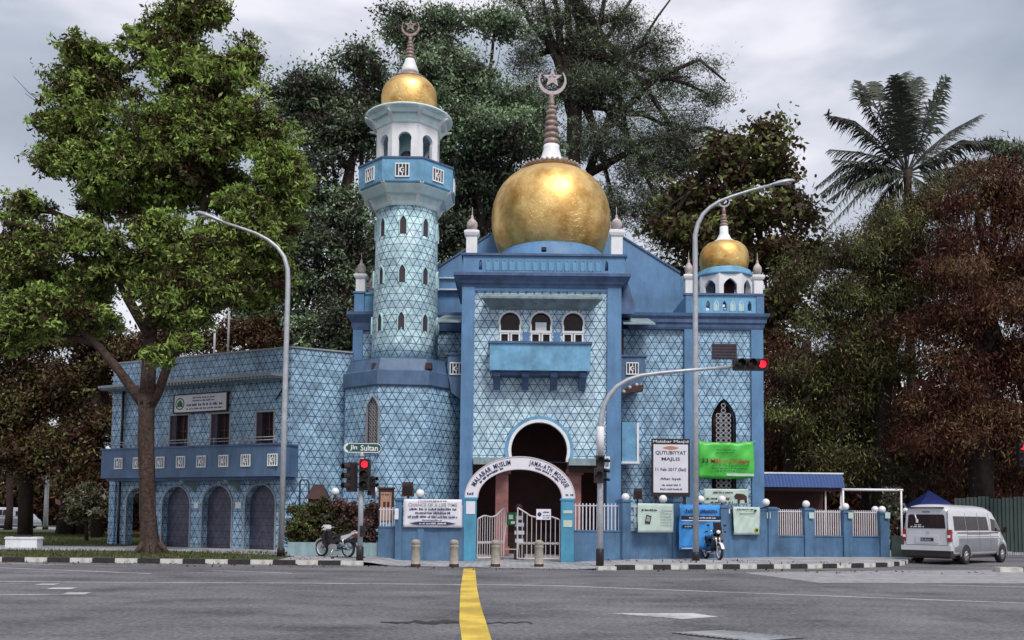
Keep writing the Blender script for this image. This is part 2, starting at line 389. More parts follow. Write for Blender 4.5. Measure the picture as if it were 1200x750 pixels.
def asphalt():
    m = bpy.data.materials.new('asphalt'); m.use_nodes = True; t = m.node_tree; b = t.nodes['Principled BSDF']; L = t.links.new
    g = N(t, 'ShaderNodeNewGeometry'); b.inputs['Roughness'].default_value = .85
    n1 = N(t, 'ShaderNodeTexNoise'); n1.inputs['Scale'].default_value = .35; n1.inputs['Detail'].default_value = 8; n1.inputs['Roughness'].default_value = .6; L(g.outputs['Position'], n1.inputs['Vector'])
    mp2 = N(t, 'ShaderNodeMapping'); mp2.inputs['Scale'].default_value = (.3, .8, 1); L(g.outputs['Position'], mp2.inputs['Vector'])
    n3 = N(t, 'ShaderNodeTexNoise'); n3.inputs['Scale'].default_value = 1.2; n3.inputs['Detail'].default_value = 5; L(mp2.outputs[0], n3.inputs['Vector'])
    n2 = N(t, 'ShaderNodeTexNoise'); n2.inputs['Scale'].default_value = 11; n2.inputs['Detail'].default_value = 3; n2.inputs['Roughness'].default_value = .8; L(g.outputs['Position'], n2.inputs['Vector'])
    s = M2(t, 'ADD', M2(t, 'MULTIPLY', n1.outputs['Fac'], .28), M2(t, 'ADD', M2(t, 'MULTIPLY', n3.outputs['Fac'], .20), M2(t, 'MULTIPLY', n2.outputs['Fac'], .52)))
    r = N(t, 'ShaderNodeValToRGB'); e = r.color_ramp.elements; e[0].position = .39; e[0].color = (.048,.046,.052,1); e[1].position = .62; e[1].color = (.235,.225,.245,1)
    L(s, r.inputs['Fac'])
    # oil stains and polished wheel tracks worn into the surface
    n4 = N(t, 'ShaderNodeTexNoise'); n4.inputs['Scale'].default_value = .55; n4.inputs['Detail'].default_value = 6; n4.inputs['Roughness'].default_value = .7; L(g.outputs['Position'], n4.inputs['Vector'])
    r4 = N(t, 'ShaderNodeValToRGB'); e = r4.color_ramp.elements; e[0].position = .36; e[0].color = (.55,.54,.55,1); e[1].position = .47; e[1].color = (1,1,1,1); L(n4.outputs['Fac'], r4.inputs['Fac'])
    m4 = N(t, 'ShaderNodeMixRGB', blend_type='MULTIPLY'); m4.inputs[0].default_value = .75; L(r.outputs[0], m4.inputs[1]); L(r4.outputs[0], m4.inputs[2]); L(m4.outputs[0], b.inputs['Base Color'])
    bp = N(t, 'ShaderNodeBump'); bp.inputs['Strength'].default_value = .5; bp.inputs['Distance'].default_value = .02; L(n2.outputs['Fac'], bp.inputs['Height']); L(bp.outputs[0], b.inputs['Normal'])
    return m
MT['asphalt'] = asphalt()
MT['asphalt_patch'] = mat('worn_pale_asphalt', (.30,.29,.31), .85, var=.2, scale=3, bump=.3)
def paving():
    m = bpy.data.materials.new('pavement_blocks'); m.use_nodes = True; t = m.node_tree; b = t.nodes['Principled BSDF']; L = t.links.new
    g = N(t, 'ShaderNodeNewGeometry'); mp3 = N(t, 'ShaderNodeMapping'); mp3.inputs['Rotation'].default_value = (0, 0, .78); L(g.outputs['Position'], mp3.inputs['Vector'])
    br = N(t, 'ShaderNodeTexBrick'); br.inputs['Scale'].default_value = 1.6; br.inputs['Mortar Size'].default_value = .02; br.inputs['Color1'].default_value = (.52,.52,.55,1); br.inputs['Color2'].default_value = (.36,.36,.40,1); br.inputs['Mortar'].default_value = (.14,.14,.15,1); L(mp3.outputs[0], br.inputs['Vector'])
    n1 = N(t, 'ShaderNodeTexNoise'); n1.inputs['Scale'].default_value = 1.2; n1.inputs['Detail'].default_value = 7; L(g.outputs['Position'], n1.inputs['Vector']); r = N(t, 'ShaderNodeValToRGB'); e = r.color_ramp.elements; e[0].position = .35; e[0].color = (.6,.58,.56,1); e[1].position = .6; e[1].color = (1,1,1,1); L(n1.outputs['Fac'], r.inputs['Fac'])
    mm = N(t, 'ShaderNodeMixRGB', blend_type='MULTIPLY'); mm.inputs[0].default_value = .9; L(br.outputs['Color'], mm.inputs[1]); L(r.outputs[0], mm.inputs[2]); L(mm.outputs[0], b.inputs['Base Color']); b.inputs['Roughness'].default_value = .85
    return m
MT['pave'] = paving()
MT['grass'] = mat('grass_soil', (.050,.060,.022), .95, var=.5, scale=1.3, bump=.8, bscale=9, col2=(.085,.10,.03))
def worn(name, col, under=(.13,.13,.135), cover=.42):
    m = bpy.data.materials.new(name); m.use_nodes = True; t = m.node_tree; b = t.nodes['Principled BSDF']; L = t.links.new; b.inputs['Roughness'].default_value = .7
    g = N(t, 'ShaderNodeNewGeometry'); n1 = N(t, 'ShaderNodeTexNoise'); n1.inputs['Scale'].default_value = 9; n1.inputs['Detail'].default_value = 9; n1.inputs['Roughness'].default_value = .75; L(g.outputs['Position'], n1.inputs['Vector'])
    r = N(t, 'ShaderNodeValToRGB'); e = r.color_ramp.elements; e[0].position = cover-.03; e[0].color = (*under, 1); e[1].position = cover+.03; e[1].color = (*[c*.88 for c in col], 1); k = e.new(.6); k.color = (*col, 1)
    L(n1.outputs['Fac'], r.inputs['Fac'])
    n2 = N(t, 'ShaderNodeTexNoise'); n2.inputs['Scale'].default_value = 1.1; n2.inputs['Detail'].default_value = 4; L(g.outputs['Position'], n2.inputs['Vector']); r2 = N(t, 'ShaderNodeValToRGB'); e = r2.color_ramp.elements; e[0].position = .35; e[0].color = (.62,.60,.58,1); e[1].position = .6; e[1].color = (1,1,1,1); L(n2.outputs['Fac'], r2.inputs['Fac'])
    mm = N(t, 'ShaderNodeMixRGB', blend_type='MULTIPLY'); mm.inputs[0].default_value = 1; L(r.outputs[0], mm.inputs[1]); L(r2.outputs[0], mm.inputs[2]); L(mm.outputs[0], b.inputs['Base Color']); return m
MT['road_white'] = worn('worn_white_marking', (.62,.62,.64), cover=.40); MT['road_yellow'] = worn('worn_yellow_marking', (.80,.57,.08), cover=.35)
MT['crack'] = mat('road_crack_tar', (.03,.028,.03), .8, var=.3)

# ------------------------------------------------------------------ text and print
def text_mb(s, size=1, ext=.002, bold=0, align='CENTER'):
    c = bpy.data.curves.new('t', 'FONT'); c.body = s; c.size = size; c.extrude = ext; c.offset = bold; c.align_x = align; c.resolution_u = 2
    o = bpy.data.objects.new('t', c); COL.objects.link(o)
    dg = bpy.context.evaluated_depsgraph_get(); me = bpy.data.meshes.new_from_object(o.evaluated_get(dg), depsgraph=dg)
    b = MB(); b.v = [(v.co.x, -v.co.z, v.co.y) for v in me.vertices]                     # stands upright, faces -Y
    for p in me.polygons: b.face(list(p.vertices))
    bpy.data.objects.remove(o); bpy.data.meshes.remove(me); bpy.data.curves.remove(c)
    return b
def fit_text(s, x0, x1, zc, h, y, bold=.01):
    b = text_mb(s, 1, .002, bold); xs = [v[0] for v in b.v]; zs = [v[2] for v in b.v]
    sx = (x1-x0)/(max(xs)-min(xs)); sz = h/(max(zs)-min(zs)); mx_, mz = (max(xs)+min(xs))/2, (max(zs)+min(zs))/2
    b.v = [((v[0]-mx_)*sx + (x0+x1)/2, y + v[1], (v[2]-mz)*sz + zc) for v in b.v]; return b
def scribble(b, x0, x1, zc, h, y, seed=1, fill=.8):   # a line of print too small to read: word-long dashes of uneven height
    R = random.Random(seed); x = x0
    while x < x1:
        w = R.uniform(.8, 3.5)*h; w = min(w, x1-x)
        k = x
        while k < x+w-.2*h:
            q = R.uniform(.3, .55)*h; hh = h*R.uniform(.55, 1); b.box(k, k+q, y-.003, y+.001, zc-h/2, zc-h/2+hh); k += q*1.35
        x += w + h*(1-fill)*3
    return b

# ================================================================== THE SETTING
def sheet(name, pts, m, z=None):
    b = MB(); b.poly([(p[0], p[1], p[2] if z is None else z) for p in pts]); return obj(name, b, m, kind='structure')
# ground reaching the horizon, sloping in no direction
b = MB(); b.poly([(-1500,-400,-.06),(1500,-400,-.06),(1500,2500,-.06),(-1500,2500,-.06)]); obj('ground', b, MT['grass'], kind='structure')
# main road and the side road on the right as one asphalt sheet
KL = gnd(0, 658.5).y                                                 # left kerb line
sheet('road', [(-120,-60,0),(120,-60,0),(120,60,0),(60,72,0),(14,46,0),(6,31,0),(-120,31,0)], MT['asphalt'])
# pavement: left and right at kerb height, ramping down to a flush apron in front of the gate
kr = [gnd(*p) for p in ((700,668.3),(760,667.8),(850,667),(950,666.4),(1000,665.6),(1040,664.4),(1058,662.5),(1066,659.5))]
H = .14
def step(x, a, b_): t = min(1, max(0, (x-a)/(b_-a))); return t*t*(3-2*t)
xa, xb = gnd(425,660).x, gnd(470,660).x; xc, xd = gnd(672,660).x, gnd(712,660).x
def hz(x): return .012 + (H-.012)*(1 - step(x, xa, xb) + step(x, xc, xd))
front = [(-60, KL+.16), (xa, KL+.16)] + [(xa + (kr[0].x-xa)*i/14, KL+.16 + (kr[0].y+.16-KL-.16)*i/14) for i in range(1, 15)] + [(p.x+.02*i, p.y+.16) for i, p in enumerate(kr[1:])]
b = MB(); n = len(front)
back = [(x, 46 if x < 6 else 46) for x, y in front]; back[-1] = (front[-1][0]+5, 46); back[-2] = (front[-2][0]+3.5, 46)
for (x, y) in front: b.v.append((x, y, hz(x)))
for (x, y) in back: b.v.append((x, y, hz(x)))
for i in range(n-1): b.face([i, i+1, n+i+1, n+i])
obj('pavement', b, MT['pave'], kind='structure')
# grass verge between the left kerb and the path, and the park lawn behind
vf = [gnd(px, 648.6, H) for px in (-500,)]
verge = [(-60, KL+.17), (gnd(336,654,H).x, KL+.17), (gnd(336,654,H).x-.1, gnd(330,651.5,H).y), (gnd(200,646,H).x, gnd(200,646,H).y), (gnd(100,645.6,H).x, gnd(100,645.6,H).y), (-60, gnd(0,645.5,H).y)]
sheet('grass_verge', [(x, y, H+.012) for x, y in verge], MT['grass'])
b = MB(); b.box(-60, gnd(150,640,H).x, gnd(60,639.5,H).y, 46.5, 0, H+.016); obj('lawn', b, MT['grass'], kind='structure')
b = MB(); b.poly([(-200,46.4,.03),(-12,46.4,.03),(-12,300,.03),(-200,300,.03)]); obj('park_lawn', b, MT['grass'], kind='structure')
b = MB(); b.poly([(-90,84,.036),(-26,84,.036),(-26,96,.036),(-90,96,.036)]); obj('car_park', b, MT['pave'], kind='structure')
# grass blades
R = np.random.RandomState(3)
def grass(name, rects, n):
    A = np.array([max(.1, (r[1]-r[0])*(r[3]-r[2])) for r in rects]); idx = R.choice(len(rects), n, p=A/A.sum())
    rc = np.array(rects)[idx]; x = rc[:,0] + R.rand(n)*(rc[:,1]-rc[:,0]); y = rc[:,2] + R.rand(n)*(rc[:,3]-rc[:,2]); z = rc[:,4]
    h = .04 + .10*R.rand(n)**2; a = R.rand(n)*2*PI; w = .018
    P = np.zeros((n,3,3)); P[:,0] = np.c_[x-np.cos(a)*w, y-np.sin(a)*w, z]; P[:,1] = np.c_[x+np.cos(a)*w, y+np.sin(a)*w, z]
    P[:,2] = np.c_[x+R.randn(n)*.03, y+R.randn(n)*.03, z+h]
    me = bpy.data.meshes.new(name); me.vertices.add(n*3); me.vertices.foreach_set('co', P.ravel()); me.loops.add(n*3); me.loops.foreach_set('vertex_index', np.arange(n*3, dtype=np.int32))
    me.polygons.add(n); me.polygons.foreach_set('loop_start', np.arange(n, dtype=np.int32)*3); me.update()
    at_ = me.attributes.new('tint', 'FLOAT', 'FACE'); at_.data.foreach_set('value', R.rand(n).astype(np.float32))
    me.materials.append(MT['blade']); o = bpy.data.objects.new(name, me); COL.objects.link(o); o['kind'] = 'stuff'; return o
MT['blade'] = leaf_mat('grass_blade', (.035,.050,.012), (.075,.10,.025), (.15,.15,.06), trans=.3)
grass('grass', [(-24, gnd(336,654,H).x-.3, KL+.3, gnd(200,646,H).y-.3, H+.01), (-40, gnd(150,640,H).x-.2, gnd(60,639.5,H).y+.1, 46, H+.01), (-60,-18,47,70,.03)], 60000)

# kerbs: painted stones, each a piece of the kerb
def kerb(name, pts, L, first_black=True, w=.16, h=.15):
    root = bpy.data.objects.new(name, None); COL.objects.link(root); root['kind'] = 'structure'
    mb_ = MB(); mb_.prism([(-.5*w-0, 0), (.5*w, 0), (.5*w, h), (-.5*w+.03, h), (-.5*w, h-.03)], -L/2+.004, L/2-.004)
    mes = []
    for k in (MT['kblack'], MT['kwhite']):
        me = mb_.mesh('kerb_stone'); me.materials.append(k); mes.append(me)
    d = 0; i = 0; seg = 0; pts = [Vector((p[0], p[1], 0)) for p in pts]
    cum = [0]
    for a, c in zip(pts, pts[1:]): cum.append(cum[-1] + (c-a).length)
    while d + L/2 < cum[-1]:
        q = d + L/2
        while cum[seg+1] < q: seg += 1
        a, c = pts[seg], pts[seg+1]; t = (q-cum[seg])/(cum[seg+1]-cum[seg]); p = a.lerp(c, t); ang = math.atan2(c.y-a.y, c.x-a.x)
        z = hz(p.x) - h + .012
        piece('kerb_stone', mes[(i + (0 if first_black else 1)) % 2], root, (p.x, p.y, z), (0, 0, ang - PI/2))
        d += L; i += 1
kerb('left_kerb', [(gnd(8,658).x-24*.72, KL+.08), (xa+.25, KL+.08)], .72, True)
kerb('right_kerb', [(p.x, p.y+.08) for p in kr], .62, False)
b = MB(); b.box(-.9,.9,-.45,.45,0,.22); b2 = b
kk = gnd(1206, 671); kerb('far_kerb', [(kk.x-.9, kk.y+.3), (kk.x+2.5, kk.y+.3)], .75, False, .5, .2)
# kerb of the side road behind the van
kk = gnd(1150, 652)
kerb('side_kerb', [(kk.x, kk.y+2), (kk.x+14, kk.y+4)], .9, False)
b = MB(); b.box(kk.x-1, kk.x+60, kk.y+2.1, kk.y+40, 0, .13); obj('side_pavement', b, MT['pave'], kind='structure')

# painted road markings, each its own sheet
def strip_line(name, pts, w, m, z=.004, taper=None):
    P = [gnd(*p) for p in pts]; b = MB(); k = len(P)
    for i, p in enumerate(P):
        t = (P[min(i+1,k-1)] - P[max(i-1,0)]).normalized(); nrm = Vector((-t.y, t.x, 0))*w/2*(taper[i] if taper else 1)
        b.v.append((p.x+nrm.x, p.y+nrm.y, z)); b.v.append((p.x-nrm.x, p.y-nrm.y, z))
    for i in range(k-1): b.face([2*i+1, 2*i+3, 2*i+2, 2*i])
    return obj(name, b, m, kind='structure')
RW = MT['road_white']
long_ = [(-80,681.2),(0,681.8),(340,683.4),(600,685.6),(660,686.8),(930,697),(1200,707),(1290,710.5)]
strip_line('road_line', long_, .13, RW)
for pts, w in (([(-60,657.5),(0,660),(149,664)], .12), ([(-60,663),(0,665.4),(177,672.3)], .13), ([(215,671.6),(261,671.5)], .12), ([(238,668.2),(300,670.2),(342,672)], .10),
               ([(-60,697),(0,697),(100,696.6)], .12), ([(-60,683.9),(0,684.2),(50,684.6)], .1),
               ([(986,679.6),(1015,679.6)], .12), ([(1040,682.8),(1072,683.6)], .12), ([(1100,685.8),(1200,688.2),(1260,690)], .10), ([(880,672.5),(1040,673.6),(1200,675.6),(1260,676)], .12), ([(960,677.4),(1230,681.0)], .10)):
    strip_line('road_line', pts, w, RW)
for (x0, x1, y) in ((44,67,685), (58,87,689.8), (76,104,695.6)):
    strip_line('road_line', [(x0,y),(x1,y)], .42 if y < 690 else .38, RW, z=.008)
sheet('road_patch', [gnd(716,719)[:2]+(.005,), gnd(800,725.6)[:2]+(.005,), gnd(842,723)[:2]+(.005,), gnd(812,718.8)[:2]+(.005,)], RW)
sheet('side_road_band', [gnd(870,671)[:2]+(.002,), gnd(960,683)[:2]+(.002,), gnd(1290,684)[:2]+(.002,), gnd(1290,668)[:2]+(.002,), gnd(1060,668.5)[:2]+(.002,)], MT['asphalt_patch'])
strip_line('centre_line', [(550,666.5),(549.4,690),(551,710),(554,730),(558.5,750),(566,790)], .385, MT['road_yellow'], z=.009, taper=[.92,.95,.98,1.05,1,1])
# tar crack across the yellow line and the drain grating near the camera
b = MB(); Rr = random.Random(5); pts = [(446+ i*6.6, 729.5 + Rr.uniform(-1.2,1.2) + (i-13)*.05) for i in range(28)]
P = [gnd(*p) for p in pts]
for i, p in enumerate(P):
    w = (.10 + .22*math.exp(-((i-10)/6)**2))*Rr.uniform(.5,1)*.8; b.v += [(p.x, p.y-w, .0105 if False else .006), (p.x, p.y+w, .006)]
for i in range(len(P)-1): b.face([2*i, 2*i+2, 2*i+3, 2*i+1])
obj('road_crack', b, MT['crack'], kind='structure')
t = thing('drain_grate', 'dark metal drain grate sunk in the asphalt right of the yellow line', 'drain grate', tuple(gnd(868,745)))
c0, c1, c2, c3 = [gnd(*p) for p in ((786,742.5),(850,739.5),(945,748),(880,753))]
b = MB(); b.poly([(p.x-t.location.x, p.y-t.location.y, .006) for p in (c0,c3,c2,c1)]); obj('frame', b, MT['crack'], t)
me = None
for i in range(14):
    a = c0.lerp(c3, (i+.5)/14); c = c1.lerp(c2, (i+.5)/14); a2 = a.lerp(c, .05); c2_ = a.lerp(c, .95)
    bb = MB(); bb.tube([(a2.x-t.location.x, a2.y-t.location.y, .012), (c2_.x-t.location.x, c2_.y-t.location.y, .012)], .012, 4); obj('bar', bb, MT['steel_d'], t)

# ================================================================== BUILDING HELPERS
def arc(cx, cz, r, a0, a1, n, rz=None):
    rz = rz or r; return [(cx + r*math.cos(math.radians(a0 + (a1-a0)*i/n)), cz + rz*math.sin(math.radians(a0 + (a1-a0)*i/n))) for i in range(n+1)]
def round_arch(cx, z0, zt, w): return [(cx-w, z0)] + arc(cx, zt-w, w, 180, 0, 16) + [(cx+w, z0)]
def horseshoe(cx, cz, r, w, z0):
    a = math.degrees(math.acos(min(1, w/r))); return [(cx-w, z0)] + arc(cx, cz, r, 180+a, -a, 26) + [(cx+w, z0)]
def pointed(cx, z0, zs, zt, w):
    L = [(cx-w, z0), (cx-w, zs)]; n = 6
    for i in range(1, n): t = i/n; L.append((cx - w*math.cos(t*PI/2)**.9*(1-.10*math.sin(PI*t)), zs + (zt-zs)*(t**.95)))
    Rr_ = [(2*cx-x, z) for x, z in reversed(L)]
    return L + [(cx, zt)] + Rr_
def rect(x0, x1, z0, z1): return [(x0, z0), (x0, z1), (x1, z1), (x1, z0)]
def wall_panel(b, x0, x1, z0, z1, holes, y0, y1):
    hs = []
    for h in holes:
        xl, xr = min(p[0] for p in h), max(p[0] for p in h)
        il = max((i for i, p in enumerate(h) if abs(p[0]-xl) < 1e-5), key=lambda i: h[i][1]); ir = max((i for i, p in enumerate(h) if abs(p[0]-xr) < 1e-5), key=lambda i: h[i][1])
        n = len(h)
        def chain(i, j, st):
            L = [h[i]]
            while i != j: i = (i+st) % n; L.append(h[i])
            return L
        A, B = chain(il, ir, 1), chain(il, ir, -1)
        if sum(p[1] for p in A)/len(A) < sum(p[1] for p in B)/len(B): A, B = B, A
        hs.append((xl, xr, A, B, min(p[1] for p in h) <= z0+1e-4, h))
    hs.sort(key=lambda q: q[0])
    def both(poly):
        b.poly([(x, y0, z) for x, z in reversed(poly)]); b.poly([(x, y1, z) for x, z in poly])
    x = x0
    for xl, xr, A, B, opn, h in hs:
        if xl > x + 1e-4: both([(x, z0), (x, z1), (xl, z1), (xl, z0)])
        both([(xl, z1), (xr, z1)] + A[::-1])
        if not opn: both(B + [(xr, z0), (xl, z0)])
        else:
            lo = [p for p in B if True]
            # open to the ground: side pieces left and right of a neck narrower than the arch
            k = [i for i, p in enumerate(B) if p[1] <= z0+1e-4]
            if k and B[k[0]][0] > xl+1e-4:
                both(B[:k[0]+1] + [(xl, z0)]); both(B[k[-1]:] + [(xr, z0)])
        n = len(h)
        for i in range(n):
            p, q = h[i], h[(i+1) % n]
            if opn and p[1] <= z0+1e-4 and q[1] <= z0+1e-4: continue
            b.poly([(p[0], y0, p[1]), (q[0], y0, q[1]), (q[0], y1, q[1]), (p[0], y1, p[1])])
        x = xr
    if x < x1: both([(x, z0), (x, z1), (x1, z1), (x1, z0)])
    b.poly([(x0,y0,z0),(x0,y0,z1),(x0,y1,z1),(x0,y1,z0)]); b.poly([(x1,y0,z0),(x1,y1,z0),(x1,y1,z1),(x1,y0,z1)])
    b.poly([(x0,y0,z1),(x1,y0,z1),(x1,y1,z1),(x0,y1,z1)]); b.poly([(x0,y0,z0),(x0,y1,z0),(x1,y1,z0),(x1,y0,z0)])
    return b
def frame_strip(h, d, cx, cz):                        # hole outline and the same grown by d
    out = []
    for i, (x, z) in enumerate(h):
        p, q = Vector(h[i-1]) if i else Vector(h[0]), Vector(h[(i+1)]) if i < len(h)-1 else Vector(h[-1])
        t = (q-p); t = t.normalized() if t.length else Vector((0,1)); out.append((x - t.y*d, z + t.x*d))
    return out
emb_me = {}
def emblem_mesh(w):
    """square grille: white frame, two upright slots, crescent with a star in the middle"""
    if w in emb_me: return emb_me[w]
    s = w; f = MB(); f.strip([(-s,-s),(-s,s),(s,s),(s,-s)], [(-s*.86,-s*.82),(-s*.86,s*.82),(s*.86,s*.82),(s*.86,-s*.82)], 0, .05, True)
    f.box(-s*.56,-s*.42,.0,.05,-s*.84,s*.84); f.box(s*.42,s*.56,.0,.05,-s*.84,s*.84)
    o = arc(-.02*s, 0, .40*s, 50, 310, 14); i = arc(.10*s, 0, .28*s, 38, 322, 14); f.strip(o, i, .0, .05)
    st = []
    for k in range(10): a = PI/2 + k*PI/5; r = .19*s if k % 2 == 0 else .08*s; st.append((.16*s + r*math.cos(a), r*math.sin(a)))
    f.prism(st, .0, .05); f.box(-.05*s,.09*s,.0,.05,.36*s,.84*s); f.box(-.05*s,.09*s,.0,.05,-.84*s,-.36*s)
    d = MB(); d.box(-s*.97, s*.97, .035, .048, -s*.97, s*.97)
    me = f.mesh('emblem_grille'); me.materials.append(MT['white']); md = d.mesh('backing'); md.materials.append(MT['ink']); emb_me[w] = (me, md); return emb_me[w]
def emblem(parent, loc, rz, w=.24):
    me, md = emblem_mesh(w); o = piece('emblem_grille', me, parent, loc, (0,0,rz)); piece('backing', md, o); return o
def cornice(b, prof, x0, x1, yf, yb):
    """prof [(out, z)] bottom to top; a moulding round the front and both sides"""
    n = len(prof); base = len(b.v)
    for o_, z in prof: b.v += [(x0-o_, yb, z), (x0-o_, yf-o_, z), (x1+o_, yf-o_, z), (x1+o_, yb, z)]
    for i in range(n-1):
        for k in range(3): a = base+i*4+k; b.face([a, a+1, a+5, a+4])
    b.face([base+3, base+2, base+1, base]); e_ = base+(n-1)*4; b.face([e_, e_+1, e_+2, e_+3]); return b
def pinnacle(parent, x, y, z0, z1, w, root_world=True):
    """white square post with cap, plaster ball and spike"""
    b = MB(); h = z1-z0
    cornice(b, [(0,z0),(0,z0+h*.72),(.05,z0+h*.76),(.09,z0+h*.86),(.09,z0+h*.94),(.0,z0+h)], x-w/2, x+w/2, y-w/2, y+w/2)
    b.box(x-w/2, x+w/2, y+w/2-.001, y+w/2+.02, z0, z0+h*.7)
    o = obj('pinnacle', b, MT['white'], parent, world=True)
    c = MB(); r = w*.50; c.lathe([(r*.6,z1),(r*.65,z1+.05),(r*.95,z1+.10),(r*1.05,z1+.24),(r*.95,z1+.36),(r*.6,z1+.46),(.06,z1+.52),(.05,z1+.58),(.06,z1+.62),(.015,z1+.70),(.012,z1+1.0)], 14, x, y)
    obj('ball_finial', c, MT['pin_ball'], o, world=True)

# ================================================================== MOSQUE
YT, YB, YM, YH, YD = 37.0, 39.0, 39.5, 43.0, 42.0
GZ = .03
tx = lambda px, py=450: ax(px, py, YT); tz = lambda py, px=634: az(px, py, YT)
mq = thing('mosque', 'blue mosque clad in pale triangle-patterned tiles with a large golden dome', 'mosque', (tx(634), YT, 0))
cxT = tx(634)
xl0, xl1, xr0, xr1 = tx(540), tx(555), tx(711.5), tx(728)
z_top_tile, z_low = tz(341), tz(541)
# tiled front of the tower with its openings
win = []
for px in (597, 633.5, 671.5):
    cx = tx(px); win.append(horseshoe(cx, tz(377.5), 13.0/F*YT, 12.2/F*YT, tz(404)))
dcx = tx(632, 520); rD = 33/F*YT; door = horseshoe(dcx, tz(527.5), rD, 31.6/F*YT, z_low)
b = MB(); zsplit = tz(470); wall_panel(b, xl1, xr0, z_low, zsplit, [door], YT+.10, YT+.42); wall_panel(b, xl1, xr0, zsplit, z_top_tile, win, YT+.10, YT+.42)
obj('tiled_wall', b, MT['tile'], mq, world=True)
# door ring
b = MB(); h = [p for p in door]; o_ = horseshoe(dcx, tz(527.5), rD+.12, 31.6/F*YT+.12, z_low); h2 = horseshoe(dcx, tz(527.5), rD-.0, 31.6/F*YT, z_low)
b.strip(o_, h2, YT+.03, YT+.14); obj('door_arch_ring', b, MT['white'], mq, world=True, label='white moulded ring round the horseshoe doorway arch')
b = MB(); o3 = horseshoe(dcx, tz(527.5), rD+.26, 31.6/F*YT+.26, z_low); b.strip(o3, o_, YT+.06, YT+.13); obj('door_arch_surround', b, MT['blue_bal'], mq, world=True)
for h, px in zip(win, (597, 633.5, 671.5)):
    cx = tx(px); r = 13/F*YT; w = 12.2/F*YT; zc = tz(377.5); zb = tz(404); zm = tz(388.5)
    wn = MB(); d = .045; wn.strip(horseshoe(cx, zc, r+.03, w+.03, zm), horseshoe(cx, zc, r-d, w-d, zm), YT+.05, YT+.17)
    wn.box(cx-w-.03, cx+w+.03, YT+.04, YT+.18, zm-.045, zm+.045)
    f = obj('window', wn, MT['clean_white'], mq, world=True)
    g = MB(); g.prism(horseshoe(cx, zc, r, w, zm), YT+.25, YT+.27); obj('glass', g, MT['dark_glass'], f, world=True)
    for sgn in (-1, 1):
        q = MB(); xa_, xb_ = (cx-w, cx-.02) if sgn < 0 else (cx+.02, cx+w)
        q.strip(rect(xa_, xb_, zb, zm-.04), rect(xa_+.065, xb_-.065, zb+.065, zm-.105), YT+.06, YT+.13, True); sh = obj('casement', q, MT['clean_white'], f, world=True)
        pn = MB(); pn.box(xa_+.05, xb_-.05, YT+.19, YT+.20, zb+.05, zm-.09); obj('pane', pn, MT['dark_glass'] , f, world=True)
q = MB(); q.box(tx(627), tx(640), YT+.14, YT+.17, tz(388.5), tz(377)); obj('air_vent_board', q, MT['white'], mq, world=True)
# pale niche surround panels between the windows
for px in (616, 652.5):
    q = MB(); q.box(tx(px)-.14, tx(px)+.14, YT+.075, YT+.10, tz(404), tz(389)); obj('spandrel_panel', q, MT['blue'], mq, world=True)
# pilasters
for x0, x1, nm in ((xl0, xl1, 0), (xr0, xr1, 1)):
    b = MB(); b.box(x0, x1, YT, YT+.8, GZ, tz(334)); obj('pilaster', b, MT['blue'], mq, world=True)
b = MB(); b.box(xl1, xr0, YT+.04, YT+.5, z_top_tile, tz(334)); obj('frieze', b, MT['blue'], mq, world=True)
# tower body and the dark porch inside
b = MB(); b.box(xl0+.1, xr1-.1, YT+.45, YT+4.6, tz(486), tz(300)); obj('tower_wall', b, MT['blue'], mq, world=True)
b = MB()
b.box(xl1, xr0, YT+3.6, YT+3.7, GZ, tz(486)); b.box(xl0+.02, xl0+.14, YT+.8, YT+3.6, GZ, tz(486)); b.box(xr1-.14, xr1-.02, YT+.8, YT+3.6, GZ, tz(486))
obj('porch_wall', b, MT['dark'], mq, world=True, label='inner walls of the entrance porch with its shade in their colour')
b = MB(); b.box(xl1, xr0, YT+3.3, YT+3.6, GZ, GZ+.9); obj('porch_bench', b, MT['maroon'], mq, world=True)
for px in (588, 673):
    b = MB(); X = ax(px, 600, YT+.9); b.box(X-.26, X+.26, YT+.7, YT+1.2, GZ, z_low-.45); b.box(X-.32, X+.32, YT+.64, YT+1.26, GZ, GZ+.35); b.box(X-.36, X+.36, YT+.60, YT+1.3, z_low-.46, z_low-.25); b.box(X-.30, X+.30, YT+.66, YT+1.24, z_low-.25, z_low+.0)
    obj('column', b, MT['pink'], mq, world=True)
# slabs each side of the doorway arch
for a_, c_, s_ in ((556, 597, 0), (667, 711, 1)):
    b = MB(); b.prism([(tx(a_), tz(545)), (tx(c_), tz(545)), (tx(c_)-.05*(1-s_), tz(537)), (tx(a_), tz(537))], YT-.15, YT+.9); obj('porch_slab', b, MT['grey_slab'], mq, world=True)
    b = MB(); b.box(tx(a_)+.05, tx(c_)-.05, YT+.30, YT+.36, tz(553), tz(545)); obj('porch_beam', b, MT['maroon'], mq, world=True)
# canopy over the three windows: a sloped slab
b = MB(); yf = YT-.75
b.v += [(tx(563), yf, tz(355.5)+.10), (tx(704), yf, tz(355.5)+.10), (tx(697), YT+.1, tz(352)+.28), (tx(570), YT+.1, tz(352)+.28),
        (tx(563), yf, tz(355.5)+.02), (tx(704), yf, tz(355.5)+.02), (tx(693), YT+.1, tz(363)), (tx(574), YT+.1, tz(363))]
for f_ in ((0,1,2,3),(4,7,6,5),(0,4,5,1),(1,5,6,2),(3,7,4,0)): b.face(f_)
obj('window_canopy', b, MT['grey_slab'], mq, world=True)
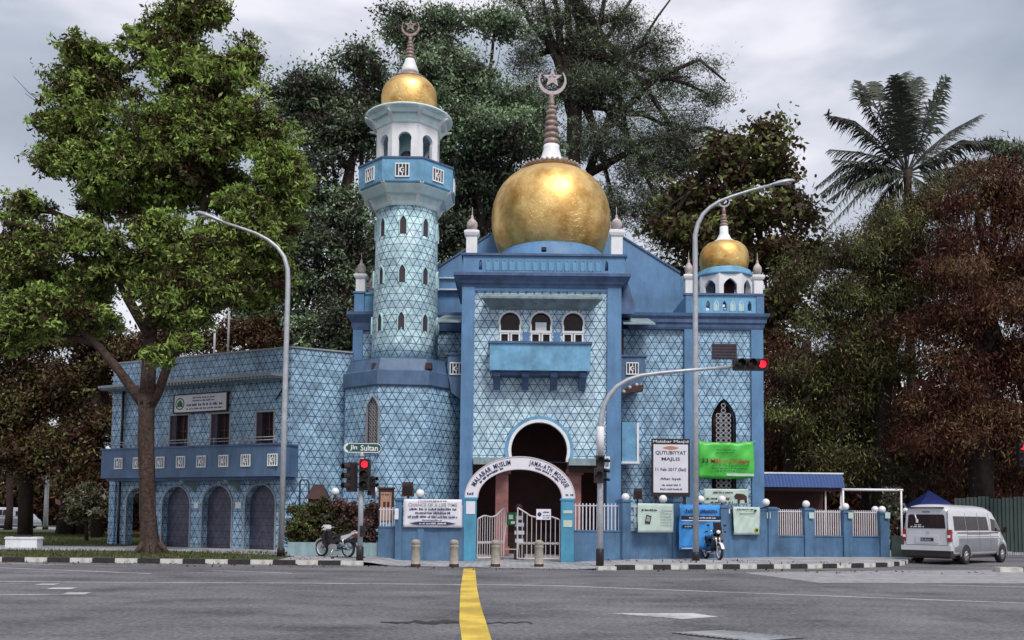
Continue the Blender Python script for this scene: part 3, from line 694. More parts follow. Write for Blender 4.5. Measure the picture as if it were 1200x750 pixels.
# balcony
b = MB(); b0, b1 = tx(574), tx(690); yf = YT-.75
b.box(b0, b1, yf, YT+.1, tz(437.5), tz(407)); obj('balcony', b, MT['blue_bal'], mq, world=True); bal = bpy.context.scene.collection.objects[-1]
b = MB(); b.box(b0-.07, b1+.07, yf-.07, YT+.1, tz(407), tz(404.4)); obj('balcony_coping', b, MT['slate'], mq, world=True)
b = MB(); b.box(b0+.1, b1-.1, YT-.5, YT+.1, tz(441.5), tz(437.5)); obj('balcony_soffit', b, MT['slate'], mq, world=True)
for i in range(4):
    X = b0 + .28 + (b1-b0-.56)*i/3
    b = MB(); b.prism([(0,0),(0,.62),(.75,.62),(.70,.46),(.42,.36),(.20,.12),(.14,0)], -.14, .14)
    M = Matrix.Translation((X, YT+.1, tz(457))) @ Matrix.Rotation(-PI/2, 4, 'Z'); bb = MB(); bb.add(b, M); obj('bracket', bb, MT['slate'], mq, world=True)
# cornice and parapet
def Zt(py): return tz(py)
b = MB(); cornice(b, [(0,Zt(337)),(.03,Zt(334)),(.10,Zt(333)),(.12,Zt(330)),(.28,Zt(326)),(.34,Zt(325.5)),(.34,Zt(322))], xl0-.0, xr1+.0, YT, YT+4.8)
obj('cornice', b, MT['slate'], mq, world=True)
b = MB(); px0, px1 = tx(541), tx(732); pz0, pz1 = tz(322), tz(301)
slots = []
n_s = 17
for i in range(n_s):
    X = tx(561.5) + (tx(710)-tx(561.5))*i/(n_s-1)
    if i in (0, n_s-1): slots.append(pointed(X, pz0+.16, pz0+.42, pz0+.58, .07))
    elif i % 1 == 0: pass
wall_panel(b, px0, px1, pz0, pz1, slots, YT-.10, YT+.10)
b.box(px0, px0+.2, YT+.1, YT+4.6, pz0, pz1); b.box(px1-.2, px1, YT+.1, YT+4.6, pz0, pz1)
obj('parapet', b, MT['blue'], mq, world=True)
me = None
bb = MB(); bb.strip(round_arch(0, 0, .44, .105), round_arch(0, 0, .40, .07), -.03, 0); bb.prism(round_arch(0, 0, .40, .07), -.008, 0)
me = bb.mesh('baluster_panel'); me.materials.append(MT['blue_bal'])
for i in range(1, n_s-1):
    X = tx(561.5) + (tx(710)-tx(561.5))*i/(n_s-1)
    piece('baluster_panel', me, mq, (X - mq.location.x, -.10, pz0+.15))
b = MB(); b.box(px0-.08, px1+.08, YT-.18, YT+.16, pz1, pz1+.09); b.box(px0-.08, px0+.28, YT+.16, YT+4.7, pz1, pz1+.085); b.box(px1-.28, px1+.08, YT+.16, YT+4.7, pz1, pz1+.085)
obj('parapet_coping', b, MT['slate'], mq, world=True)
pinnacle(mq, tx(550.5), YT+.2, tz(298), tz(270), .44); pinnacle(mq, tx(722.5), YT+.2, tz(298), tz(268), .46)
# small drain spout in the middle
b = MB(); b.box(tx(636)-.1, tx(636)+.1, YT-.2, YT+.1, tz(294.5), tz(291)); obj('spout', b, MT['ink'], mq, world=True)
# raking dark fascia on the right flank of the tower
b = MB(); b.prism([(xr1+.30, tz(326)), (xr1+.16, tz(325)), (xr1-.02, tz(364)), (xr1+.55, tz(364)), (xr1+.62, tz(356))], YT+.4, YT+1.5); obj('flank_fascia', b, MT['slate'], mq, world=True)

# gabled hall wall behind the tower
hx = lambda px, py=320: ax(px, py, YH); hz_ = lambda py, px=645: az(px, py, YH)
prof = [(hx(497), hz_(372)), (hx(797), hz_(372)), (hx(797), hz_(319)), (hx(733), hz_(279)), (hx(717), hz_(270)), (hx(574), hz_(276)), (hx(497), hz_(326))]
b = MB(); b.prism(prof[::-1], YH, YH+.5); b.prism([(x, z-.15) for x, z in prof[::-1]], YH+.5, YH+11); obj('hall_wall', b, MT['blue'], mq, world=True)
for (p, q) in (((hx(797), hz_(319)), (hx(717), hz_(270))), ((hx(574), hz_(276)), (hx(497), hz_(326)))):
    b = MB(); b.prism([(p[0], p[1]), (q[0], q[1]), (q[0], q[1]+.09), (p[0], p[1]+.09)], YH-.06, YH+.56)
    obj('gable_coping', b, MT['slate'], mq, world=True)
b = MB(); b.box(hx(797), hx(806), YH+.3, YH+11, hz_(372), hz_(320)); obj('hall_return_wall', b, MT['blue'], mq, world=True)
b = MB(); b.box(hx(497), hx(545), YH-.25, YH, hz_(341)-.06, hz_(341)); b.box(hx(497), hx(545), YH-.12, YH, hz_(327)-.04, hz_(327)); obj('wall_ledge', b, MT['white'], mq, world=True)

# main golden dome
dcx2 = ax(645.5, 250, YD); k = YD/F
dz = lambda py: az(646, py, YD)
t0 = MB(); t0.lathe([(66*k, dz(345)), (66*k, dz(307)), (63*k, dz(305)), (63*k, dz(303)), (59*k, dz(299))], 40, dcx2, YD); obj('dome_drum', t0, MT['blue'], mq, world=True)
prof = [(58,292),(60,289),(63.5,282),(67,272),(69.3,261),(70,250),(69.5,240),(67.5,230),(64,221),(59,212.5),(52,205),(44,199),(36,195),(27,192),(18,191)]
t0 = MB(); t0.lathe([(r*k*1.01, dz(y+9)) for r, y in prof], 64, dcx2, YD); dm = obj('dome', t0, MT['gold'], mq, world=True)
t0 = MB(); t0.lathe([(33*k, dz(202)), (35*k, dz(199.5)), (34*k, dz(198)), (20*k, dz(196))], 48, dcx2, YD); ds = obj('dome_collar', t0, MT['bronze'], dm, world=True)
t0 = MB()
for i in range(36):
    a = 2*PI*i/36; t0.ball((dcx2 + 34.5*k*math.cos(a), YD + 34.5*k*math.sin(a), dz(198.5)+.02), .07, 6, 4)
o = obj('collar_beads', t0, MT['pin_ball'], dm, world=True); o['kind'] = 'stuff'
t0 = MB(); t0.lathe([(22*k, dz(199)), (16*k, dz(191)), (12*k, dz(184)), (9.5*k, dz(175)), (9.5*k, dz(171))], 28, dcx2, YD); obj('finial_base', t0, MT['white'], dm, world=True)
def rings(prof_px, kk_, zf, cx, cy, name, parent, mt=MT['bronze']):
    b = MB(); pr = []
    for (r, ya, yb_) in prof_px:
        for t in (0, .18, .5, .82, 1): pr.append((kk_*r*(.62 + .38*math.sin(PI*t)**.5 if 0 < t < 1 else .62), zf(ya + (yb_-ya)*t)))
    b.lathe(pr, 20, cx, cy); return obj(name, b, mt, parent, world=True)
rings([(10,171.5,163),(9,163,156),(8.6,156,149),(8,149,142),(7.4,142,135.5),(6.6,135.5,129),(5.2,129,124)], k, dz, dcx2, YD, 'ringed_finial', dm)
b = MB(); b.lathe([(3.2*k, dz(125)), (3.8*k, dz(121)), (2.8*k, dz(117)), (3.6*k, dz(113)), (2*k, dz(111))], 12, dcx2, YD); obj('finial_neck', b, MT['bronze'], dm, world=True)
def crescent_star(parent, cx, cy, cz, R_, tilt=0, star=True, m=None):
    m = m or MT['steel']
    o = arc(0, 0, R_, -240+5, 60-5, 26); i = arc(0, .20*R_, R_*.86, -222, 42, 26)
    o = arc(0, 0, R_, 140, 400, 26); i = arc(0, .13*R_, R_*.86, 146, 394, 26)
    b = MB(); b.strip([(cx+x, cz+z) for x, z in o], [(cx+x, cz+z) for x, z in i], cy-.05, cy+.05); c = obj('crescent', b, m, parent, world=True)
    if star:
        st = []
        for q in range(10): a = PI/2 + q*PI/5; r = R_*.72 if q % 2 == 0 else R_*.30; st.append((cx + r*math.cos(a), cz + .22*R_ + r*math.sin(a)))
        sti = [((x-cx)*.45 + cx, (z-cz-.22*R_)*.45 + cz + .22*R_) for x, z in st]
        b = MB(); b.strip(st, sti, cy-.05, cy+.05, True); b.prism(sti, cy-.02, cy+.02); obj('star', b, m, parent, world=True)
MT['silver_sign'] = mat('silvery_finial_metal', (.42,.36,.38), .4, metal=.3, var=.15, scale=6)
crescent_star(dm, dcx2+.02, YD, dz(95.5), 17*k, m=MT['silver_sign'])

# side balconies with canopies on both flanks of the tower
for s_, (q0, q1, c0_, c1_) in ((1, (728, 757, 729, 766)), (-1, (524, 541, 511, 541))):
    Y = YT+.9; X0, X1 = ax(q0, 440, Y), ax(q1, 440, Y)
    b = MB(); zt_, zb_ = az(740, 418, Y), az(740, 462, Y)
    if s_ > 0: b.prism([(X0, zb_-.3), (X0+.5*(X1-X0), zb_), (X1-.08, zt_-.9), (X1, zt_-.45), (X1-.06, zt_), (X0, zt_)][::-1], Y, Y+1.1)
    else: b.prism([(X1, zb_-.3), (X0+.3*(X1-X0), zb_), (X0+.05, zt_-.9), (X0, zt_-.45), (X0+.04, zt_), (X1, zt_)], Y, Y+1.1)
    o = obj('side_balcony', b, MT['annex_blue'], mq, world=True)
    b = MB(); b.box(X0-.02, X1+.06, Y-.06, Y+1.1, zt_, zt_+.07); obj('side_balcony_coping', b, MT['slate'], mq, world=True)
    px = 741 if s_ > 0 else 534.5
    emblem(mq, (ax(px, 432, Y)-mq.location.x, Y-.055-YT, az(px, 432, Y)), 0, .26)
    C0, C1 = ax(c0_, 375, Y), ax(c1_, 375, Y); zt2, zb2 = az(740, 364.5, Y), az(740, 383, Y)
    b = MB()
    b.v += [(C0, Y-.5, zb2+.06), (C1, Y-.5, zb2+.06), (C1-.12*s_ if s_ > 0 else C1, Y+1.2, zt2), (C0 + (.25 if s_ < 0 else 0), Y+1.2, zt2), (C0, Y-.5, zb2), (C1, Y-.5, zb2), (C1, Y+1.2, zt2-.12), (C0, Y+1.2, zt2-.12)]
    for f_ in ((0,1,2,3),(4,7,6,5),(0,4,5,1),(1,5,6,2),(3,7,4,0),(2,6,7,3)): b.face(f_)
    obj('side_canopy', b, MT['grey_slab'], mq, world=True)
    if s_ > 0:
        b = MB(); b.box(X0-.02, X0+.12, Y+.2, Y+.7, az(740,416,Y), az(740,386,Y)); obj('side_door', b, MT['maroon'], mq, world=True)
# small sloped blue box low on the right flank with white edge
Y = YT+.9; X0, X1 = ax(728.5, 520, Y), ax(746, 520, Y)
b = MB(); b.prism([(X0, az(735,541,Y)), (X0, az(735,495,Y)), (X1-.05, az(735,495,Y)), (X1+.02, az(735,541,Y))], Y-.1, Y+.9); o = obj('flank_hood', b, MT['blue_bal'], mq, world=True)
b = MB(); b.box(X0-.02, X1+.1, Y-.16, Y+.9, az(735,543.5,Y), az(735,541,Y)); b.box(X1-.01, X1+.08, Y-.16, Y-.08, az(735,541,Y), az(735,496,Y)); obj('hood_edge', b, MT['white'], o, world=True)

# ---------------- right block
bx = lambda px, py=450: ax(px, py, YB); bz = lambda py, px=850: az(px, py, YB)
ztile, x_a, x_p0, x_p1, x_q0, x_q1 = bz(386), bx(729), bx(802), bx(815), bx(880.5), bx(894.5)
lat = lambda cx, z0, z1, w: pointed(cx, z0, z0 + (z1-z0)*.80, z1, w)
latX = bx(848.5); lh = lat(latX, bz(575), bz(468), 13/F*YB)
ventr = rect(bx(835), bx(864), bz(420), bz(402.5))
b = MB(); wall_panel(b, x_p1, x_q0, GZ, ztile, [lh, ], YB+.08, YB+.40); obj('tiled_wall', b, MT['tile_b'], mq, world=True)
b = MB(); b.box(x_a, x_p0, YB+.14, YB+.4, GZ, ztile); obj('tiled_wall', b, MT['tile_b'], mq, world=True)
for a_, c_ in ((x_p0, x_p1), (x_q0, x_q1)):
    b = MB(); b.box(a_, c_, YB-.03, YB+.5, GZ, ztile+.05); obj('pilaster', b, MT['blue'], mq, world=True)
b = MB(); b.box(x_a, x_q1-.02, YB+.62, YB+12, GZ, ztile+.3); obj('block_wall', b, MT['blue'], mq, world=True)
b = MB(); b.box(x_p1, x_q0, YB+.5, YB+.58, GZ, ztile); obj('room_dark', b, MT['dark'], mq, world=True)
b = MB(); b.box(bx(835), bx(864), YB+.045, YB+.10, bz(420), bz(402.5)); o = obj('vent', b, MT['louvre'], mq, world=True)
for i in range(5):
    b = MB(); z = bz(420) + (bz(402.5)-bz(420))*(i+.5)/5; b.box(bx(835)+.04, bx(864)-.04, YB+.02, YB+.045, z-.03, z+.03); obj('vent_slat', b, MT['louvre'], o, world=True)
def lattice(parent, cx, z0, z1, w, y, M=None):
    """pierced window: pale frame, rings set in columns"""
    h = lat(cx, z0, z1, w); ho = frame_strip(h, .05, cx, 0)
    b = MB(); b.strip(ho, h, y-.04, y+.05); 
    f = obj('lattice_window', b if not M else MB().add(b, M), MT['steel_d'], parent, world=True)
    b = MB(); r = w/2.15; zz = z0 + r; 
    while zz < z1 - r*.9:
        for s in (-1, 0, 1):
            cxx = cx + s*r*1.02 - (0); zc = zz + (r*.0)
            lim = w if zc < z0 + (z1-z0)*.80 else w*max(0, (z1-zc)/((z1-z0)*.2))
            if abs(s)*r + r*.4 < lim+.02: b.strip(arc(cxx, zc, r*.5, 0, 360, 8), arc(cxx, zc, r*.32, 0, 360, 8), y+.02, y+.06)
        zz += r*.98
    for s in (-.5, .5): b.box(cx+s*r*1.02-.012, cx+s*r*1.02+.012, y+.03, y+.05, z0, z0+(z1-z0)*.86)
    g = obj('grille', b if not M else MB().add(b, M), MT['steel_d'], f, world=True); g['kind'] = 'stuff'
    return f
lattice(mq, latX, bz(575), bz(468), 13/F*YB, YB+.12)
b = MB(); cornice(b, [(0,ztile-.02),(.04,bz(384)),(.06,bz(381)),(.12,bz(379)),(.13,bz(375)),(.22,bz(372)),(.24,bz(368.5))], bx(737), x_q1, YB-.03, YB+6); obj('cornice', b, MT['slate'], mq, world=True)
# parapet of the corner tower with small arched openings
p0, p1, pz0, pz1 = bx(803), bx(895.5), bz(368.5), bz(346.5)
sl_ = []
for i, px in enumerate((830, 849.5, 879)):
    X = bx(px); sl_.append(pointed(X, pz0+.17, pz0+.42, pz0+.60, .085))
b = MB(); wall_panel(b, p0+.04, p1-.02, pz0, pz1, sl_, YB+.0, YB+.16); b.box(p1-.2, p1-.02, YB+.16, YB+3.2, pz0, pz1); b.box(p0+.04, p0+.2, YB+.16, YB+3.2, pz0, pz1); obj('corner_parapet', b, MT['blue_bal'], mq, world=True)
bb = MB(); bb.strip(pointed(0,0,.26,.44,.115), pointed(0,0.0,.25,.39,.08), -.03, 0); bb.prism(pointed(0,0,.25,.39,.08), -.006, 0); mepan = bb.mesh('arched_panel'); mepan.materials.append(MT['cyan'])
for px in (839.5, 859, 869): piece('arched_panel', mepan, mq, (bx(px)-mq.location.x, YB-YT, pz0+.16))
b = MB(); b.box(p0-.04, p1+.05, YB-.07, YB+.24, pz1, pz1+.09); obj('corner_coping', b, MT['slate'], mq, world=True)
for a_, c_ in ((p0+.02, bx(811)), (bx(887), p1+.01)):
    b = MB(); b.box(a_, c_, YB-.04, YB+.0, pz0, pz1); obj('parapet_pier', b, MT['blue'], mq, world=True)
pinnacle(mq, bx(808.5), YB+.22, pz1+.09, bz(321), .34); pinnacle(mq, bx(890), YB+.22, pz1+.09, bz(321), .36)
# domed rotunda of the corner tower
YR = YB+1.6; kr_ = YR/F; rx = ax(848.5, 300, YR); rzc = lambda py: az(849, py, YR); rz_ = lambda py: az(849, py, YR-1.15)
def rotunda(parent, cx, cy, r, z0, z1, n, aw, zs0, zs1, m, rot, arch=pointed, th=.16):
    """ring of n wall panels, each pierced by one arch; every panel its own part"""
    side = 2*r*math.tan(PI/n)
    for i in range(n):
        a = rot + 2*PI*i/n
        if math.sin(a) > .5 and n > 6: pass
        b = MB(); hol = pointed(0, z0+.001 if False else zs0, zs0 + (zs1-zs0)*.62, zs1, aw) if arch is pointed else horseshoe(0, zs1-aw, aw, aw*.93, zs0)
        wall_panel(b, -side/2, side/2, z0, z1, [hol], 0, th)
        M = Matrix.Translation((cx + r*math.cos(a), cy + r*math.sin(a), 0)) @ Matrix.Rotation(a + PI/2, 4, 'Z')
        obj('arch_panel', MB().add(b, M), m, parent, world=True)
rotunda(mq, rx, YR, 31*kr_, rz_(347), rz_(320), 8, .29, rz_(347)+.02, rz_(325.5), MT['white'], -PI/2)
b = MB(); b.lathe([(12*kr_, rz_(347)), (12*kr_, rz_(320))], 12, rx, YR); obj('rotunda_core', b, MT['dark'], mq, world=True)
b = MB(); b.lathe([(30*kr_, rz_(321)), (33.5*kr_, rz_(320)), (33.5*kr_, rz_(316.5)), (31*kr_, rz_(316)), (31*kr_, rz_(312)), (27*kr_, rz_(310))], 40, rx, YR); obj('rotunda_cornice', b, MT['blue_bal'], mq, world=True)
prof = [(25,322),(27.5,315),(28.8,308),(28.9,302),(27.8,296),(25,291),(20.5,287),(14,284.5),(9,283.5)]
b = MB(); b.lathe([(r*kr_, rzc(y)) for r, y in prof], 48, rx, YR); d2 = obj('dome', b, MT['gold'], mq, world=True)
b = MB(); b.lathe([(16*kr_, rzc(288)), (16.5*kr_, rzc(286)), (9*kr_, rzc(281)), (5.2*kr_, rzc(274)), (4.8*kr_, rzc(266))], 28, rx, YR); obj('finial_base', b, MT['white'], d2, world=True)
rings([(5,266,262),(4.2,262,258.5),(3.6,258.5,255),(3,255,251)], kr_, rzc, rx, YR, 'ringed_finial', d2)
b = MB(); b.lathe([(2.6*kr_, rzc(252)), (2*kr_, rzc(246)), (1.2*kr_, rzc(242))], 10, rx, YR); obj('finial_neck', b, MT['bronze'], d2, world=True)
crescent_star(d2, rx, YR, rzc(236.5), 7*kr_, star=False, m=MT['silver_sign'])

# ---------------- left block (mostly behind the minaret)
lx = lambda px, py=400: ax(px, py, YB+1.2); lz = lambda py, px=470: az(px, py, YB+1.2); YL = YB+1.2
b = MB(); b.box(lx(418), lx(541), YL, YL+8, GZ, lz(388)); obj('tiled_wall', b, MT['tile_b'], mq, world=True)
b = MB(); b.box(lx(414), lx(425.5), YL-.12, YL+.6, GZ, lz(384)); obj('pilaster', b, MT['blue'], mq, world=True)
b = MB(); cornice(b, [(0,lz(388)),(.04,lz(384)),(.07,lz(380)),(.20,lz(374)),(.26,lz(371)),(.26,lz(367.5))], lx(414), lx(545), YL-.12, YL+6); obj('cornice', b, MT['slate'], mq, world=True)
b = MB(); b.box(lx(414.5), lx(426), YL-.1, YL+.6, lz(367.5), lz(344.5)); b.box(lx(413.5), lx(427), YL-.14, YL+.64, lz(344.5), lz(342.5)); obj('corner_pier', b, MT['blue'], mq, world=True)
b = MB(); b.box(lx(426), lx(450), YL+.1, YL+.3, lz(367.5), lz(345)); b.box(lx(426), lx(450), YL+.05, YL+.35, lz(345), lz(342.5)); obj('corner_parapet', b, MT['blue_bal'], mq, world=True)
pinnacle(mq, lx(420.8), YL+.2, lz(342.5), lz(321), .40)
pinnacle(mq, ax(436, 340, YL+2.5), YL+2.5, az(436, 345, YL+2.5), az(436, 338.5, YL+2.5), .30)

# ================================================================== MINARET
mx0 = ax(474, 430, YM); kM = YM/F; mz = lambda py, dy=1.45: az(476, py, YM-dy); mzb = lambda py: mz(py, 2.35); mzr = lambda py: mz(py-3, 1.95); mzc = lambda py: mz(py, 0)
mn = thing('minaret', 'tall pale tiled minaret with blue octagonal balcony and small golden dome', 'minaret', (mx0, YM, 0))
OCT = PI/8
Rb = 66*kM/math.cos(OCT)
def octring(prof, m, name, parent, a0=None, n=8, sm=False, cap=True):
    b = MB(); b.lathe(prof, n, mx0, YM, -PI/2 + (OCT if a0 is None else a0), sm=sm, capb=cap, capt=cap); return obj(name, b, m, parent, world=True)
AO = .10      # the base octagon turned slightly
octring([(Rb, GZ), (Rb, mzb(452))], MT['tile_b'], 'base_wall', mn, OCT+AO)
octring([(Rb*1.02, mzb(453)), (Rb*1.045, mzb(451)), (Rb*1.045, mzb(435)), (Rb*1.0, mzb(433.5)), (Rb*.93, mzb(419.5)), (Rb*.93, mzb(418)), (Rb*.4, mzb(417))], MT['annex_blue'], 'base_cornice', mn, OCT+AO)
for px in (439.5, 502.5):
    p = at(px, 429, YM-2.25); b = MB(); b.box(p.x-.13, p.x+.13, YM-2.38 if px > 470 else YM-2.3, YM-1.9, p.z-.12, p.z+.12); obj('drain_opening', b, MT['maroon'], mn, world=True)
b = MB(); b.lathe([(39.5*kM, mz(420)), (39*kM, mz(400)), (38*kM, mz(350)), (37*kM, mz(300)), (36.2*kM, mz(238))], 64, mx0, YM, uvr=38*kM); obj('shaft', b, MT['tile_min'], mn, world=True)
# shaft windows: pointed niches
wf = MB(); hh = pointed(0, 0, .52, .78, .135); ho = frame_strip(hh, .045, 0, 0); wf.strip(ho, hh, -.05, .08); mef = wf.mesh('window'); mef.materials.append(MT['cyan'])
wp = MB(); wp.prism(hh, .0, .02); mep = wp.mesh('pane'); mep.materials.append(MT['louvre'])
for row, (py, r, s) in enumerate(((273, 36.6, 1.0), (330, 37.6, .95), (386.5, 38.6, .98))):
    for kx in range(-2, 3):
        a = -PI/2 + kx*PI/4.3; R_ = r*kM + .002
        o = piece('window', mef, mn, (R_*math.cos(a), R_*math.sin(a), mz(py)), (0, 0, a + PI/2), (s, 1, s)); piece('pane', mep, o)
# flare below the balcony
octring([(36.5*kM/math.cos(OCT), mz(239)), (37.5*kM/math.cos(OCT), mz(237)), (37.5*kM/math.cos(OCT), mz(234)), (40*kM/math.cos(OCT), mz(228)), (46*kM/math.cos(OCT), mz(224,1.8)), (52*kM/math.cos(OCT), mzr(219)), (53.5*kM/math.cos(OCT), mzr(217))], MT['pale'], 'balcony_corbel', mn)
br = MB(); br.prism([(0,0),(.10,.22),(.28,.46),(.58,.66),(.68,.78),(.68,.84),(0,.84)][::-1], -.08, .08); bm_ = MB().add(br, Matrix.Rotation(0, 4, 'Z')); meb = bm_.mesh('rib'); meb.materials.append(MT['white'])
for i in range(8):
    a = -PI/2 + OCT + i*PI/4; r = 37*kM/math.cos(OCT)
    piece('rib', meb, mn, (r*math.cos(a), r*math.sin(a), mz(238)), (0, 0, a), (1, 1, .92))
RB = 55*kM/math.cos(OCT)
b = MB()
b.lathe([(RB*.985, mzr(216.5)), (RB, mzr(215)), (RB, mzr(189)), (RB*.93, mzr(189)), (RB*.93, mzr(214.5))], 8, mx0, YM, -PI/2+OCT, sm=False, capb=True, capt=True); bw = obj('balcony_wall', b, MT['blue_bal'], mn, world=True)
b = MB(); b.lathe([(RB*.90, mzr(189)), (RB*1.02, mzr(189)), (RB*1.02, mzr(187)), (RB*.90, mzr(187)), (RB*.90, mzr(189))], 8, mx0, YM, -PI/2+OCT, sm=False, capb=False, capt=False); obj('balcony_coping', b, MT['slate'], mn, world=True)
for i in range(-2, 3):
    a = -PI/2 + i*PI/4; r = 55*kM + .05; emblem(mn, (r*math.cos(a), r*math.sin(a), mzr(203)), a + PI/2, .30)
# lantern room
rL = 36*kM
side = 2*rL*math.tan(PI/8); zf0, zf1 = mz(190), mz(141)
for i in range(8):
    a = -PI/2 + i*PI/4; b = MB(); hol = horseshoe(0, mz(160), 7.6*kM, 7.0*kM, mz(188.5)); wall_panel(b, -side/2, side/2, zf0, zf1, [hol], 0, .18)
    M = Matrix.Translation((mx0 + rL*math.cos(a), YM + rL*math.sin(a), 0)) @ Matrix.Rotation(a + PI/2, 4, 'Z')
    obj('lantern_wall', MB().add(b, M), MT['white'], mn, world=True)
b = MB(); b.lathe([(.55, zf0), (.55, zf1)], 10, mx0+.1, YM+.15); obj('lantern_core', b, MT['cyan'], mn, world=True)
b = MB(); p = (mx0+.03, YM-.62, mz(177)); q = MB(); q.lathe([(.07,-.32),(.10,-.05),(.16,.08),(.26,.16),(.27,.18),(.10,.10),(.03,.14)], 18, capb=True, capt=True)
b.add(q, Matrix.Translation(p) @ Matrix.Rotation(PI/2, 4, 'X')); o = obj('loudspeaker', b, MT['black'], mn, world=True)
octring([(36.5*kM/math.cos(OCT), mz(142)), (37.5*kM/math.cos(OCT), mz(140.5)), (37.5*kM/math.cos(OCT), mz(138)), (39*kM/math.cos(OCT), mz(131)), (43*kM/math.cos(OCT), mz(127.5,1.8)), (49*kM, mzr(124.5))], MT['pale'], 'roof_corbel', mn)
b = MB(); b.lathe([(47*kM, mzr(124.5)), (51.5*kM, mzr(123.8)), (52.5*kM, mzr(122.6)), (52*kM, mzr(121.2)), (36*kM, mzr(118))], 48, mx0, YM); obj('roof_disc', b, MT['pale'], mn, world=True)
br = MB(); br.prism([(0,0),(.08,.14),(.22,.28),(.46,.36),(.52,.42),(0,.42)][::-1], -.07, .07); meb = br.mesh('roof_rib'); meb.materials.append(MT['white'])
for i in range(8):
    a = -PI/2 + OCT + i*PI/4; r = 36.8*kM/math.cos(OCT); piece('roof_rib', meb, mn, (r*math.cos(a), r*math.sin(a), mz(141.5)), (0, 0, a))
prof = [(25,146),(28.5,138),(31,130),(32.6,122),(33.3,114),(33.2,108),(32.0,102),(29,96.5),(24.5,92),(19,89),(12,87)]
b = MB(); b.lathe([(r*kM, mzc(y+6)) for r, y in prof], 48, mx0, YM); d3 = obj('dome', b, MT['gold'], mn, world=True)
b = MB(); b.lathe([(20*kM, mzc(97)), (22*kM, mzc(95)), (17*kM, mzc(91.5)), (13*kM, mzc(90)), (11.5*kM, mzc(86))], 32, mx0, YM); obj('dome_collar', b, MT['bronze'], d3, world=True)
b = MB(); b.lathe([(13*kM, mzc(91)), (9.5*kM, mzc(81)), (6.5*kM, mzc(73)), (5.6*kM, mzc(70))], 28, mx0, YM); obj('finial_base', b, MT['white'], d3, world=True)
rings([(6.2,70.5,65.5),(5.4,65.5,61),(4.8,61,57),(4.2,57,53),(3.4,53,49)], kM, mzc, mx0, YM, 'ringed_finial', d3)
b = MB(); b.lathe([(2.2*kM, mzc(50)), (1.8*kM, mzc(43))], 10, mx0, YM); obj('finial_neck', b, MT['bronze'], d3, world=True)
crescent_star(d3, mx0, YM, mzc(32.5), 11*kM, m=MT['bronze'])
# pierced window in the base
p = at(437.5, 500, YM-2.2); b = MB(); zlo, zhi = az(437, 531, YM-2.25), az(437, 466, YM-2.25)
ang = -PI/2 + AO - PI/4
ctr = Vector((mx0 + 66*kM*math.cos(ang), YM + 66*kM*math.sin(ang)))
dirv = Vector((-math.sin(ang), math.cos(ang)))
# local x on that face under pixel 437.5
d_ = CR @ Vector(((437.5-CX)/F, 0, -1)); rayd = Vector((d_.x, d_.y)); nn_ = Vector((math.cos(ang), math.sin(ang))); tt = ctr.dot(nn_)/rayd.dot(nn_); hit = rayd*tt; off = (hit-ctr).dot(dirv)
Mw = Matrix.Translation((ctr.x, ctr.y, 0)) @ Matrix.Rotation(ang + PI/2, 4, 'Z')
b = MB(); b.prism(lat(off, zlo, zhi, .33), -.02, -.005); obj('window_recess', MB().add(b, Mw), MT['dark'], mn, world=True)
lattice(mn, off, zlo, zhi, .33, -.08, Mw)

# ================================================================== ANNEX (two storeys, left)
pL, pR = at(127, 600, 42.8), at(337, 600, 38.0); pR2 = at(409, 600, 39.2)
angA = math.atan2(pR.y-pL.y, pR.x-pL.x); LA = math.hypot(pR.x-pL.x, pR.y-pL.y)
an = thing('annex_building', 'two-storey blue tiled annex with arcade below and long balcony behind the street tree', 'building', (pL.x, pL.y, 0), angA)
MA = ROOTM[an.name]; MAi = MA.inverted()
def onface(M, px, py, yl=0.0):
    Mi = M.inverted(); o = Mi @ Vector((0,0,EYE)); d = Mi.to_3x3() @ (CR @ Vector(((px-CX)/F, -(py-CY)/F, -1))); t = (yl-o.y)/d.y; p = o + d*t; return p.x, p.z
fa = lambda px, py, yl=0.0: onface(MA, px, py, yl)
AG = .14
zT = (fa(337,411)[1] + fa(128,425)[1])/2; zB0, zB1 = fa(235,559,-1.1)[1], fa(235,524,-1.1)[1]
zmid = (zB0+zB1)/2
arches = []
for x0, x1, yt in ((148,172,572),(190,222,570),(237,271,569),(287,322,568)):
    a, c = fa(x0,610)[0], fa(x1,610)[0]; arches.append(round_arch((a+c)/2, AG, fa((x0+x1)/2, yt)[1], (c-a)/2))
wins = []
for x0, x1, y0, y1 in ((199,221,487,523),(247,269.5,485,523),(300,321,483,521)):
    a, c = fa(x0,500)[0], fa(x1,500)[0]; wins.append(rect(a, c, (fa(x0,y1)[1])-.1, fa(x0,y0)[1]))
b = MB(); wall_panel(b, 0, LA, AG, zmid, arches, 0, .35); wall_panel(b, 0, LA, zmid, zT, wins, 0, .35); obj('tiled_front_wall', b, MT['tile_b'], an)
for h in arches:
    d = .07; cx = (h[0][0]+h[-1][0])/2; w = (h[-1][0]-h[0][0])/2; zt_ = max(p[1] for p in h)
    b = MB(); b.strip(round_arch(cx, AG, zt_+d, w+d), h, -.03, .02); o = obj('arch_trim', b, MT['steel_d'], an)
    b = MB(); b.prism(h, .30, .34)
    if h is not arches[0]:
        o = obj('shutter', b, MT['tile_dark'], an)
    
